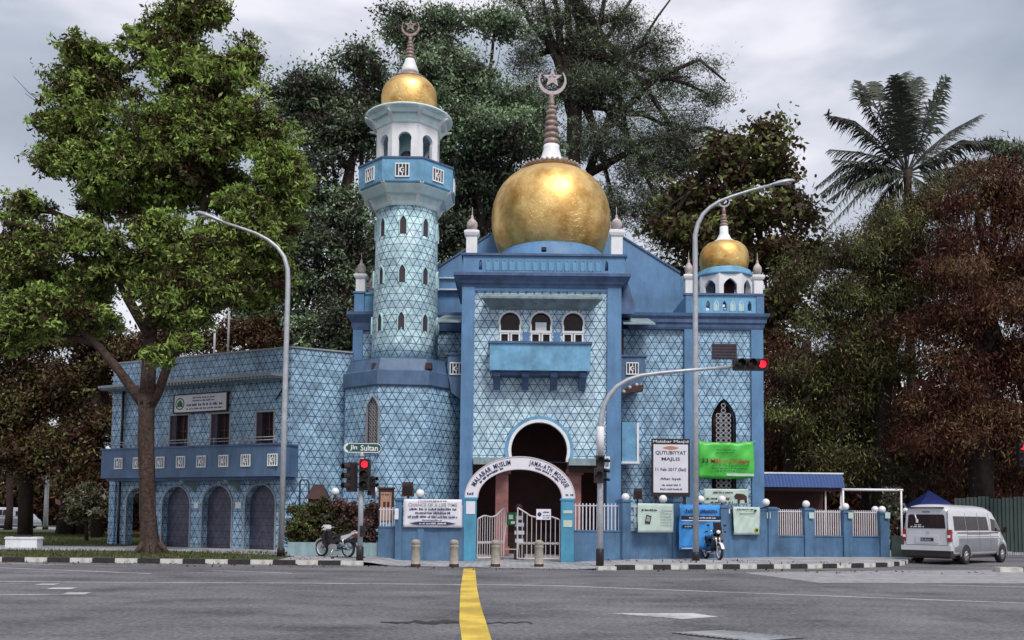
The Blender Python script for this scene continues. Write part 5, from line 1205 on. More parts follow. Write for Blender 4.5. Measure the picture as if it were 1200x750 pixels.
# tan notice case on two legs
t = thing('notice_case', 'dark framed notice case with tan papers standing in the planter', 'notice board', (ax(452,640,GY+.8), GY+.8, 0))
b = MB(); z0, z1 = az(452,612,GY+.8), az(452,573,GY+.8); b.box(-.30,.26,0,.12,z0,z1); b.box(-.33,.29,-.04,.16,z1,z1+.06); obj('frame', b, MT['maroon'], t)
b = MB(); b.box(-.22,.18,-.02,.0,z0+.06,z1-.12); o = obj('paper', b, MT['orange_box'], t)
b = MB(); b.box(-.12,-.03,-.026,-.02,z0+.55,z0+.75); b.box(.02,.11,-.026,-.02,z0+.55,z0+.75); scribble(b, -.18,.15,z1-.2,.07,-.021,1); q = obj('print', b, MT['maroon'], o); q['kind'] = 'stuff'
for X in (-.26, .22): b = MB(); b.box(X-.04, X+.04, .02, .10, 0, z0); obj('leg', b, MT['maroon'], t)
t, w, h, yy = poster('notice', 'small white paper taped beside the tan notice case', 'notice', 462.5, 467, 596, 609, GY-.15, MT['banner_white'], wav=0)
# floodlight housings on poles
def flood(px, py, Y, w, h, label, roof=False):
    p = at(px, py, Y); t = thing('floodlight', label, 'floodlight', (p.x, p.y, 0))
    b = MB(); b.tube([(0,.1,0),(0,.1,p.z)], .035, 8); obj('pole', b, MT['black'], t)
    b = MB(); b.prism([(-w,p.z-h),(w,p.z-h),(w*.8,p.z+h),(-w*.8,p.z+h)][::-1], -.15, .12); obj('housing', b, MT['maroon'], t)
    b = MB(); b.box(-w*.7, w*.7, -.17, -.15, p.z-h*.7, p.z+h*.5); obj('lens', b, MT['dark_glass'], t)
flood(478, 573.5, GY+.7, .22, .26, 'dark square floodlight on a post above the white banner'); flood(747.5, 579, GY+1.2, .16, .2, 'small dark floodlight between two globe lamps right of the gate')

# ================================================================== STREET FURNITURE
# planter strip
pt = thing('planter', 'pale blue low planter wall holding the hedge left of the gate', 'planter', (ax(400,640,33.5), 33.5, 0))
b = MB(); X0, X1 = ax(337,640,33.5), ax(468,640,33.5); b.box(X0, X1, 33.5, 33.7, 0, az(400,636,33.5)); obj('front_wall', b, MT['planter'], pt, world=True)
b = MB(); b.box(X1-.2, X1, 33.7, 34.6, 0, az(400,636,33.5)); obj('side_wall', b, MT['planter'], pt, world=True)
b = MB(); b.box(X0, X1-.2, 33.7, 36.2, 0, .5); obj('soil', b, MT['bark_d'], pt, world=True)
# bollards
bd = thing('bollard', 'leftmost of the four concrete bollards, in front of the white banner', 'bollard', (*gnd(487,664.5)[:2], .012), 0, 'concrete bollards before the gate')
b = MB(); b.lathe([(.150,0),(.150,.10),(.142,.11),(.138,.60),(.150,.62),(.150,.66),(.130,.68),(.130,.70),(.148,.72),(.135,.80),(.08,.845),(.02,.86)], 20); obj('post', b, MT['bollard'], bd)
b = MB(); b.lathe([(.152,.0),(.153,.09)], 20, capb=False, capt=False); obj('base_ring', b, MT['maroon'], bd)
for px, l in ((532,'concrete bollard beside the far end of the yellow line'), (580.5,'concrete bollard in front of the open left gate leaf'), (631.5,'rightmost of the four concrete bollards, in front of the closed gate leaf')):
    dup(bd, (*gnd(px,664.5)[:2], .012), 0, l)
# street lamps
def lamp(label, Y, pts, head, r0=.105, r1=.05, base_h=.0, z0=H, group='tall curved street lamps'):
    p0 = at(*pts[0], Y); t = thing('street_lamp', label, 'street lamp', (p0.x, Y, z0), 0, group)
    P = [Vector((at(px,py,Y).x-p0.x, 0, at(px,py,Y).z-z0)) for px, py in pts[1:]]
    P = [Vector((0,0,0)), Vector((0,0,P[0].z*.5)), Vector((0,0,P[0].z))] + P[1:]
    n = len(P); b = MB(); b.tube(P, [r0 + (r1-r0)*min(1, i/(n-1)*1.15) for i in range(n)], 12); obj('pole', b, MT['steel'], t)
    b = MB(); b.lathe([(r0+.03,0),(r0+.03,.25),(r0+.008,.30)], 14); obj('base', b, MT['black'], t)
    a, c = [Vector((at(px,py,Y).x-p0.x, 0, at(px,py,Y).z-z0)) for px, py in head]
    d = (c-a); L = d.length; d.normalize(); up = Vector((0,0,1)); up = (up - d*up.dot(d)).normalized()
    b = MB(); prof = [(-.12,.04),(.05,.08),(.35,.15),(.65,.17),(.9,.12),(1.0,.03)]
    n = 10
    for i, (q, w) in enumerate(prof):
        c_ = a + d*L*q
        for k in range(n):
            an_ = 2*PI*k/n; z_ = math.sin(an_)*w*(.75 if math.sin(an_) > 0 else .25); b.v.append(tuple(c_ + up*z_ + Vector((0,1,0))*math.cos(an_)*w*.9))
    for i in range(len(prof)-1):
        for k in range(n): j = (k+1) % n; b.face([i*n+k, i*n+j, (i+1)*n+j, (i+1)*n+k], None, True)
    b.face(list(range(n))); b.face([(len(prof)-1)*n+k for k in reversed(range(n))])
    hd = obj('lamp_head', b, MT['steel'], t)
    c_ = a + d*L*.6 - up*.035; b = MB(); b.ball(tuple(c_), .12, 10, 6, (1.9,1,.35)); obj('lens', b, MT['pin_ball'], hd)
    return t
lamp('tall galvanised street lamp standing in front of the annex arm curving left', 32.2, [(329,652),(337.5,332),(337,315),(333,301),(325,290),(314,281),(300,273.5),(282,267),(262,260.5)], [(262,260.5),(229,248.5)])
lamp('tall street lamp with arm curving right before the small domed tower', 32.4, [(815.5,656),(813.5,292),(814.5,276),(818,262),(824,251),(832,243),(843,236),(858,230),(880,223),(903,217)], [(903,217),(932,212)])
lamp('distant thin white lamp post at the edge of the dark park trees', 84, [(53,620),(54.5,545),(53.5,540),(50,536)], [(50,536),(37,531)], r0=.22, r1=.10, z0=.03, group='x')
# traffic signals
def signal_head(parent, c, rz, lamps, horiz=False, s=1.0, name='signal_head'):
    """black housing with three hooded lenses along local z (or x), facing local -y"""
    w, h = .17*s, .52*s
    b = MB()
    if horiz: b.box(-h, h, 0, .26*s, -w, w)
    else: b.prism([(-w,-h),(w,-h),(w,h-.04),(w-.04,h),(-w+.04,h),(-w,h-.04)], 0, .26*s)
    M = Matrix.Translation(Vector(c)) @ Matrix.Rotation(rz, 4, 'Z')
    o = obj(name, MB().add(b, M), MT['black_matt'], parent)
    for i, mt_ in enumerate(lamps):
        q = (-1+i)*.34*s; cx_, cz_ = (q, 0) if horiz else (0, -q)
        b = MB(); b.wheel((cx_, -.012, cz_), .115*s, .024, 16, 'Y'); obj('lens', MB().add(b, M), MT[mt_], o)
        b = MB(); A = arc(cx_, cz_, .145*s, -20, 200, 12); B = arc(cx_, cz_, .130*s, -20, 200, 12); b.strip(A, B, -.24*s, 0); obj('visor', MB().add(b, M), MT['black_matt'], o)
    return o
Ys = 29.9; P0 = at(421.5, 662, Ys)
t = thing('traffic_signal', 'traffic signal pole topped by a green street name plate, one head lit red', 'traffic light', (P0.x, Ys, .02))
zz = lambda py: az(424, py, Ys) - .02
b = MB(); b.tube([(0,0,0),(0,0,zz(533))], .085, 12); obj('pole', b, MT['steel'], t)
b = MB(); b.lathe([(.12,0),(.12,zz(641)),(.088,zz(640))], 14); obj('pole_base', b, MT['black'], t)
xo = lambda px, py: ax(px, py, Ys) - P0.x
signal_head(t, (xo(427.5,556)+.02, -.22, zz(556.5)), 0, ['red_lamp','off_amber','off_green'], s=.98)
signal_head(t, (xo(409,559), -.05, zz(559)), math.radians(-52), ['off_red','off_amber','off_green'], s=.92)
signal_head(t, (xo(437,566), .12, zz(569)), math.radians(60), ['off_amber','off_green'], s=.6)
b = MB(); b.box(-.28,.24,-.03,.03,zz(572),zz(572)+.05); b.box(-.28,.24,-.03,.03,zz(545),zz(545)+.05); obj('mounting_bracket', b, MT['black'], t)
b = MB(); b.box(.0,.17,-.14,-.06,zz(629),zz(616)); b.lathe([(.03,zz(622)),(.05,zz(621))], 8, .09, -.15); obj('push_button', b, MT['black'], t)
b = MB(); b.lathe([(.10,zz(536)),(.06,zz(531)),(.03,zz(529))], 10); obj('cap', b, MT['steel'], t)
sn = thing('street_name_sign', 'green street name plate reading in white on top of the signal pole', 'street sign', (at(425,525,Ys).x, Ys-.02, az(425,525,Ys)), math.radians(0))
sw = (ax(447,525,Ys)-ax(403,525,Ys))/2
b = MB(); A = arc(sw-.15,0,.155,-90,90,8) + arc(-sw+.15,0,.155,90,270,8); b.prism(A, -.02, .02); obj('plate', b, MT['sign_green'], sn)
b = MB(); b.strip(A, [(x*.975, z*.86) for x, z in A], -.026, -.018, True); b2 = MB(); b2.strip(arc(-sw+.15,0,.13,95,265,8), arc(-sw+.15,0,.085,95,265,8), -.028, -.02); obj('border', b, MT['clean_white'], sn); obj('road_mark', b2, MT['clean_white'], sn)
obj('lettering', fit_text('Jln', -sw*.66, -sw*.28, 0, .19, -.026, .014), MT['clean_white'], sn); obj('lettering', fit_text('Sultan', -sw*.10, sw*.82, 0, .19, -.026, .014), MT['clean_white'], sn)
# mast-arm signal
Ym_ = 29.8; P0 = at(703, 661, Ym_); zq = lambda py, px=705: az(px, py, Ym_) - .05
t = thing('mast_arm_signal', 'curved mast-arm traffic signal with a horizontal head lit red reaching right', 'traffic light', (P0.x, Ym_, .05))
pts = [(703.5,502),(704.5,490),(708,475),(714,463),(723,453),(736,445),(752,440),(775,437),(805,434.2),(862,429.5)]
P = [Vector((0,0,0)), Vector((0,0,zq(600)))] + [Vector((ax(px,py,Ym_)-P0.x, 0, az(px,py,Ym_)-.05)) for px, py in pts]; P[2].x = 0
b = MB(); b.tube(P, [.10,.10,.095,.085,.08,.078,.075,.072,.07,.065,.06,.05], 12); obj('mast', b, MT['steel'], t)
b = MB(); b.lathe([(.13,0),(.13,zq(644)),(.105,zq(643))], 14); obj('mast_base', b, MT['black'], t)
b = MB(); b.lathe([(.125,zq(532)),(.125,zq(501)),(.09,zq(500))], 14); obj('sleeve', b, MT['clean_white'], t)
x_ = ax(879,427.5,Ym_)-P0.x; signal_head(t, (x_, -.16, az(879,427.5,Ym_)-.05), 0, ['off_green','off_amber','red_lamp'], True, s=1.06)
b = MB(); b.box(-.14,.16,-.20,.10,zq(547),zq(533)); b.box(-.20,.10,-.22,-.02,zq(566),zq(549)); o = None
for nm, q in (('upper_head', (-.14,.12,-.20,.10,zq(547),zq(534))), ('lower_head', (-.20,.08,-.24,.06,zq(566),zq(548.5)))):
    b = MB(); b.box(*q); o = obj(nm, b, MT['black_matt'], t)
    b = MB(); cx_, cz_ = (q[0]+q[1])/2, (q[4]+q[5])/2; b.strip(arc(cx_,cz_+.02,.12,-10,190,10), arc(cx_,cz_+.02,.10,-10,190,10), q[2]-.16, q[2]); obj('visor', b, MT['black_matt'], o)
for z_ in (540, 552, 562):
    b = MB(); b.tube([(.08,-.05,zq(z_)),(.24,-.16,zq(z_)),(.26,-.20,zq(z_)-.02)], .05, 8); obj('side_visor', b, MT['black_matt'], t)
b = MB(); b.strip(rect(.12,.30,zq(549),zq(535)), rect(.155,.265,zq(547),zq(537)), -.08, -.04, True); obj('side_plate', b, MT['clean_white'], t)
# string of small lamps under the curve of the mast and the dark luminaire bracketed to the wall
p = at(741, 458, YT+.6); t = thing('wall_luminaire', 'dark slanted wall luminaire below the right side balcony', 'floodlight', tuple(p))
b = MB(); b.prism([(-.45,-.22),(-.1,-.10),(.42,-.02),(.44,.22),(.02,.20),(-.40,-.02)], -.2, .15); obj('housing', b, MT['maroon'], t)
b = MB(); b.tube([(0,.15,.05),(0,.6,.15)], .04, 6); obj('arm', b, MT['black'], t)
q = thing('string_lights', 'chain of small pale globes curving under the right side balcony', 'string lights', tuple(at(725, 460, YT+.45)))
pts = [(712,477),(718,470),(724,463),(731,457),(738,452),(746,449)]; pw = [at(px,py,YT+.45)-Vector(q.location) for px, py in pts]
b = MB(); b.tube(pw, .012, 5); obj('wire', b, MT['black'], q)
bb = MB(); bb.ball((0,0,0), .085, 8, 6); me = bb.mesh('bulb'); me.materials.append(MT['pin_ball'])
for v in pw: piece('bulb', me, q, v - Vector((0,0,.07)))
# signal at the right edge, cut by the frame
p = at(1196.5, 525, 44); t = thing('traffic_signal', 'distant red traffic light cut off by the right edge of the photo', 'traffic light', (p.x+.1, 44, 0))
b = MB(); b.tube([(.3,.1,0),(.3,.1,p.z+.5)], .08, 8); obj('pole', b, MT['steel_d'], t); signal_head(t, (0,0,p.z-.32), 0, ['red_lamp','off_amber','off_green'], s=1.05)

# utility box on the left pavement
p = gnd(28, 641.5, H); t = thing('utility_box', 'low white concrete utility box with dark lid on the left lawn', 'utility box', tuple(p), .1)
b = MB(); b.prism([(-.62,0),(.62,0),(.62,.36),(-.62,.36)][::-1], -.3, .3); obj('body', b, MT['white'], t); b = MB(); b.prism([(-.66,.36),(.66,.36),(.60,.44),(-.60,.44)][::-1], -.34, .34); obj('lid', b, MT['white'], t)
b = MB(); b.box(-.32,.35,-.32,.2,.441,.50); obj('hatch', b, MT['ink'], t)

# flag poles behind the annex roof
for px, y0, y1, lab, red in ((250.5,430,376,'short white pole on the annex roof',0), (266.5,430,306,'tall white pole with a red tip on the annex roof',1)):
    Y = 43.5; p = at(px, y0, Y); z1 = az(px, y1, Y); t = thing('flag_pole', lab, 'pole', tuple(p))
    b = MB(); b.tube([(0,0,0),(0.0,0,z1-p.z)], .05, 8); obj('pole', b, MT['clean_white'], t)
    if red: b = MB(); b.prism([(-.09,z1-p.z-.9),(.10,z1-p.z-.9),(.07,z1-p.z+.1),(-.03,z1-p.z+.1)], -.05, .05); obj('pennant', b, MT['taillight'], t)
    else: b = MB(); b.tube([(-.18,0,z1-p.z-.35),(.18,0,z1-p.z-.35)], .03, 6); obj('crosspiece', b, MT['clean_white'], t)

# shed roof, pipe frame, tent and hoarding on the right
Y = 42; t = thing('shed', 'small shed with a dark blue corrugated roof right of the mosque', 'shed', (ax(940,600,Y), Y, 0))
b = MB(); X0, X1 = ax(893,560,Y), ax(990,560,Y); z0, z1 = az(940,571,Y), az(940,555,Y); n = 48
for i in range(n):
    a = X0 + (X1-X0)*i/n; c = X0 + (X1-X0)*(i+1)/n; o1, o2 = (0, .05) if i % 2 else (.05, 0)
    b.poly([(a, Y-o1, z0), (c, Y-o2, z0), (c, Y+2-o2, z1+.5), (a, Y+2-o1, z1+.5)])
b = MB(); vs = []
for i in range(n+1): o_ = .05 if i % 2 else 0; x = X0 + (X1-X0)*i/n; b.v += [(x, Y-.02-o_, z0), (x, Y+.35-o_, z1), (x, Y+.39-o_, z1), (x, Y+.02-o_, z0)]
for i in range(n): a = i*4; b.face([a,a+4,a+5,a+1]); b.face([a+2,a+6,a+7,a+3]); b.face([a+1,a+5,a+6,a+2]); b.face([a,a+3,a+7,a+4])
obj('roof', b, MT['blue_roof'], t, world=True)
b = MB(); b.box(X0, X1+.05, Y+.3, Y+.45, z1, z1+.07); obj('roof_trim', b, MT['white'], t, world=True)
b = MB(); b.box(X0, X1, Y+.1, Y+3.5, z0-.12, z0-.02); obj('fascia', b, MT['maroon'], t, world=True)
b = MB(); b.box(X0, X1, Y+3, Y+3.1, 0, z0-.1); obj('back_wall', b, MT['dark'], t, world=True)
for px in (970, 988): b = MB(); X = ax(px,580,Y); b.tube([(X,Y+.3,0),(X,Y+.3,z0)], .04, 6); obj('post', b, MT['gate'], t, world=True)
Y = 41; t = thing('goal_frame', 'white pipe frame standing between the shed and the van', 'frame', (ax(1022,600,Y), Y, 0))
X0, X1 = ax(988,580,Y), ax(1056,580,Y); z1 = az(1020,574,Y)
for X, nm in ((X0,0),(X1,1)): b = MB(); b.tube([(X,Y,0),(X,Y,z1)], .045, 8); obj('post', b, MT['clean_white'], t, world=True)
b = MB(); b.tube([(X0-.05,Y,z1),(X1+.08,Y,z1)], .055, 8); obj('crossbar', b, MT['clean_white'], t, world=True)
Y = 48; t = thing('tent', 'dark blue peaked tent top rising behind the van roof', 'tent', (ax(1097,600,Y), Y, 0))
X0, X1, Xc = ax(1078,590,Y), ax(1118,590,Y), ax(1097,575,Y); z0, z1 = az(1097,592,Y), az(1097,574,Y); b = MB(); w = (X1-X0)/2
b.v += [(X0,Y,z0),(X1,Y,z0),(X1,Y+2*w,z0),(X0,Y+2*w,z0),((X0+X1)/2,Y+w,z1)]
for f_ in ((0,1,4),(1,2,4),(2,3,4),(3,0,4),(3,2,1,0)): b.face(f_)
obj('roof', b, MT['tent'], t, world=True)
b = MB(); b.box(X0,X1,Y,Y+2*w,z0-.3,z0); obj('valance', b, MT['tent'], t, world=True)
for X in (X0+.05, X1-.05): b = MB(); b.tube([(X,Y+.05,0),(X,Y+.05,z0)], .04, 6); obj('leg', b, MT['steel_d'], t, world=True)
Y = 46; t = thing('hoarding', 'dark green corrugated hoarding behind the van', 'fence', (ax(1160,600,Y), Y, 0))
x = ax(1118,600,Y); i = 0
bb = MB(); w_ = .58
for k in range(6):
    a, c = w_*k/6, w_*(k+1)/6; bb.box(a+.008, c-.008 if k == 5 else c, -.02 if k % 2 else -.06, .02, 0, 1)
meh = bb.mesh('panel'); meh.materials.append(MT['hoarding'])
zt_ = az(1160,583,Y)
while x < ax(1260,600,Y): piece('panel', meh, t, (x-t.location.x, 0, .0), (0,0,0), (1,1,zt_ + .05*((i*7) % 3 - 1))); x += w_+.01; i += 1
# white gate-like panel behind last pier and person-high dark hedge are background; a trailing flowering creeper
# ================================================================== VEHICLES
def lerp_tab(T, x):
    for (a, b_) in zip(T, T[1:]):
        if x <= b_[0]: t = (x-a[0])/(b_[0]-a[0]) if b_[0] > a[0] else 0; t = max(0, t); return a[1] + (b_[1]-a[1])*t
    return T[-1][1]
def make_van(label, loc, rz, sc=1.0, Ht=2.26, grp=None):
    t = thing('parked_van', label, 'van', loc, rz, grp)
    L = 5.25; hw = .94
    top = [(0,Ht-.16),(.05,Ht-.06),(.25,Ht),(3.3,Ht-.02),(3.75,Ht-.14),(4.1,Ht-.42),(4.5,1.45),(4.85,1.06),(5.12,.92),(5.22,.70),(5.25,.5)]
    wid = [(0,.92),(.06,.96),(.2,1),(4.2,1),(4.8,.95),(5.1,.86),(5.25,.76)]
    sec = [(.86,.34),(.925,.42),(.94,.62),(.94,1.0),(.925,1.22),(.88,1.62),(.835,1.93),(.79,2.08),(.66,2.19),(.38,2.245),(0,2.26)]
    xs = [0,.03,.08,.2,.5,1,1.5,2,2.6,3.1,3.4,3.75,3.95,4.1,4.3,4.5,4.7,4.85,5.0,5.12,5.2,5.25]
    def pt(x, y, z):
        zt_ = lerp_tab(top, x); w = lerp_tab(wid, x)
        if zt_ < 2.0 and z > .62: z = .62 + (z-.62)*(zt_-.62)/(2.26-.62)
        else: z = z if z < 1.6 else 1.6 + (z-1.6)*(zt_-1.6)/(2.26-1.6)
        return (x, y*w, z)
    full = sec + [(-y, z) for y, z in reversed(sec[:-1])]
    b = MB(); n = len(full)
    for x in xs: b.v += [pt(x, y, z) for y, z in full]
    for i in range(len(xs)-1):
        for k in range(n-1): b.face([i*n+k, (i+1)*n+k, (i+1)*n+k+1, i*n+k+1], None, True)
        b.face([i*n+n-1, (i+1)*n+n-1, (i+1)*n, i*n])
    b.face(list(range(n))); b.face([(len(xs)-1)*n+k for k in reversed(range(n))])
    body = obj('body', b, MT['van'], t)
    def yat(x, z):
        P = [pt(x, y, zz_) for y, zz_ in sec]
        for p, q in zip(P, P[1:]):
            if p[2] <= z <= q[2]: u = (z-p[2])/(q[2]-p[2]+1e-9); return p[1] + (q[1]-p[1])*u
        return P[-1][1]
    def patch(s_, poly, off, nm, m, parent=t):        # quad patch on the side: poly = [(x,z)x4]: bl, br, tr, tl
        b = MB(); nx, nz = 8, 4
        for i in range(nx+1):
            for j in range(nz+1):
                u, v = i/nx, j/nz; x = (poly[0][0]*(1-u)+poly[1][0]*u)*(1-v) + (poly[3][0]*(1-u)+poly[2][0]*u)*v; z = (poly[0][1]*(1-u)+poly[1][1]*u)*(1-v) + (poly[3][1]*(1-u)+poly[2][1]*u)*v
                b.v.append((x, s_*(yat(x, z)+off), z))
        for i in range(nx):
            for j in range(nz): a = i*(nz+1)+j; b.face([a, a+nz+1, a+nz+2, a+1] if s_ < 0 else [a, a+1, a+nz+2, a+nz+1], None, True)
        return obj(nm, b, m, parent)
    for s_ in (-1, 1):
        patch(s_, [(.28,.46),(4.98,.46),(4.98,.80),(.10,.80)], .004, 'lower_panel', MT['van_grey'])
        patch(s_, [(.10,.80),(4.95,.80),(4.80,.98),(.10,.98)], .005, 'lower_panel', MT['van_grey'])
        for xx_ in (1.28, 2.33, 3.30, 4.36): patch(s_, [(xx_,.50),(xx_+.018,.50),(xx_+.018,1.95 if xx_ < 4 else 1.3),(xx_,1.95 if xx_ < 4 else 1.3)], .009, 'door_seam', MT['black'])
        patch(s_, [(3.12,1.02),(3.26,1.02),(3.26,1.07),(3.12,1.07)], .016, 'door_handle', MT['chrome']); patch(s_, [(1.35,1.12),(3.2,1.12),(3.2,1.14),(1.35,1.14)], .009, 'sliding_rail', MT['black'])
        patch(s_, [(.12,1.16),(4.45,1.16),(4.42,1.20),(.12,1.20)], .007, 'trim_strip', MT['black'])
        patch(s_, [(.05,1.02),(4.6,1.02),(4.6,1.05),(.05,1.05)], .007, 'trim_strip', MT['van_grey'])
        for x0, x1, xa2, xb2 in ((.26,1.25,.30,1.25), (1.31,2.3,1.31,2.3), (2.36,3.2,2.36,3.12)):
            patch(s_, [(x0,1.27),(x1,1.27),(xb2,1.80),(xa2,1.80)], .008, 'side_window', MT['dark_glass'])
        patch(s_, [(3.42,1.25),(4.42,1.22),(3.98,1.66),(3.46,1.74)], .008, 'front_side_window', MT['dark_glass'])
        for xw in (1.12, 4.30):
            b = MB(); A = arc(xw, .36, .46, -8, 188, 20); B = arc(xw, .36, .38, -8, 188, 20); y0 = s_*.93; b.strip(A, B, y0, y0+s_*.035); obj('wheel_arch', b, MT['van_grey'], t)
            b = MB(); b.prism(arc(xw, .36, .385, -5, 185, 20), s_*.90, s_*.952) ; obj('wheel_well', b, MT['black'], t)
            b = MB(); b.wheel((xw, s_*.87, .33), .33, .21, 28, 'Y', .19); w_ = obj('wheel', b, MT['rubber'], t)
            b = MB(); b.wheel((xw, s_*.90, .33), .20, .14, 22, 'Y'); obj('rim', b, MT['rim'], w_)
            b = MB(); b.wheel((xw, s_*.975, .33), .06, .03, 12, 'Y'); obj('hub', b, MT['chrome'], w_)
            for k in range(5):
                a = k*2*PI/5; b = MB(); b.ball((xw+.125*math.cos(a), s_*.965, .33+.125*math.sin(a)), .032, 6, 4, (1,.5,1)); obj('rim_hole', b, MT['black'], w_)
        b = MB(); b.box(4.32, 4.46, s_*1.0, s_*1.14, 1.18, 1.40); b.box(4.36, 4.42, s_*.88, s_*1.0, 1.24, 1.28); obj('side_mirror', b, MT['black'], t)
        b = MB(); b.box(-.025, .12, s_*.78, s_*.915, .86, 1.30); tl = obj('taillight', b, MT['taillight'], t)
        b = MB(); b.box(-.03, -.024, s_*.795, s_*.90, 1.0, 1.10); obj('lens_band', b, MT['clean_white'], tl)
        b = MB(); b.box(.0, .06, s_*.70, s_*.78, .60, .70); obj('reflector', b, MT['taillight'], t)
    # rear
    b = MB(); b.prism([(-.72,1.34),(.72,1.34),(.68,1.82),(.62,1.86),(-.62,1.86),(-.68,1.82)], 0, .02); M = Matrix.Rotation(-PI/2, 4, 'Z'); bb = MB().add(b, Matrix.Translation((-.012,0,0)) @ M); obj('rear_window', bb, MT['dark_glass'], t)
    def rbox(nm, m, y0, y1, z0, z1, d0=-.02, d1=.02, parent=t): b = MB(); b.box(d0, d1, y0, y1, z0, z1); return obj(nm, b, m, parent)
    rbox('hatch_seam', MT['black'], -.80, -.79, .72, 2.0, -.012); rbox('hatch_seam', MT['black'], .79, .80, .72, 2.0, -.012); rbox('hatch_seam', MT['black'], -.80, .80, .712, .722, -.012)
    rbox('spoiler', MT['black'], -.66, .66, Ht-.16, Ht-.125, -.07, .05); rbox('handle', MT['black'], -.14, .14, 1.94, 1.97)
    rbox('garnish', MT['van'], -.46, .40, .80, 1.06, -.03); pl = rbox('number_plate', MT['black'], -.28, .22, .86, .99, -.04)
    b = MB(); scribble(b, -.22, .20, .925, .09, 0, 5, .95); o = obj('plate_print', MB().add(b, Matrix.Translation((-.042,-.0,0)) @ Matrix.Rotation(-PI/2, 4, 'Z')), MT['steel_d'], pl); o['kind'] = 'stuff'
    rbox('bumper', MT['van'], -.94, .94, .52, .70, -.10, .12); rbox('bumper_lower', MT['black'], -.92, .92, .30, .52, -.07, .3)
    b = MB(); b.tube([(-.02,.42,1.86),(-.03,.34,1.60)], .02, 6); b.box(-.04,-.012,.30,.38,1.55,1.68); obj('wiper', b, MT['clean_white'], t)
    b = MB(); b.strip(arc(.06,1.19,.06,0,360,12), arc(.06,1.19,.045,0,360,12), 0, .01); obj('emblem', MB().add(b, Matrix.Translation((-.02,0,0)) @ Matrix.Rotation(-PI/2, 4, 'Z')), MT['chrome'], t)
    b = MB(); scribble(b, -.60, -.10, 1.40, .05, 0, 4); scribble(b, -.45, -.2, 1.47, .04, 0, 6); o = obj('window_sticker', MB().add(b, Matrix.Translation((-.016,0,0)) @ Matrix.Rotation(-PI/2, 4, 'Z') @ Matrix.Rotation(PI, 4, 'Z') @ Matrix.Rotation(PI, 4, 'Z')), MT['clean_white'], t); o['kind'] = 'stuff'
    b = MB(); b.box(.1, 4.9, -.8, .8, .22, .42); obj('underbody', b, MT['black'], t)
    if sc != 1: t.scale = (sc, sc, sc)
    return t
RR = gnd(1116, 662.5); rzv = math.radians(40)
vl = Vector((RR.x, RR.y, 0)) - Matrix.Rotation(rzv, 3, 'Z') @ Vector((0, -.94, 0))
make_van('silver high-roof van parked at the right seen from behind', tuple(vl), rzv)
p = at(44, 620, 88); v2 = make_van('white van parked far off among the park trees at left', (p.x-5.0, 88, -.02), math.radians(-6), 1.0, 2.05)

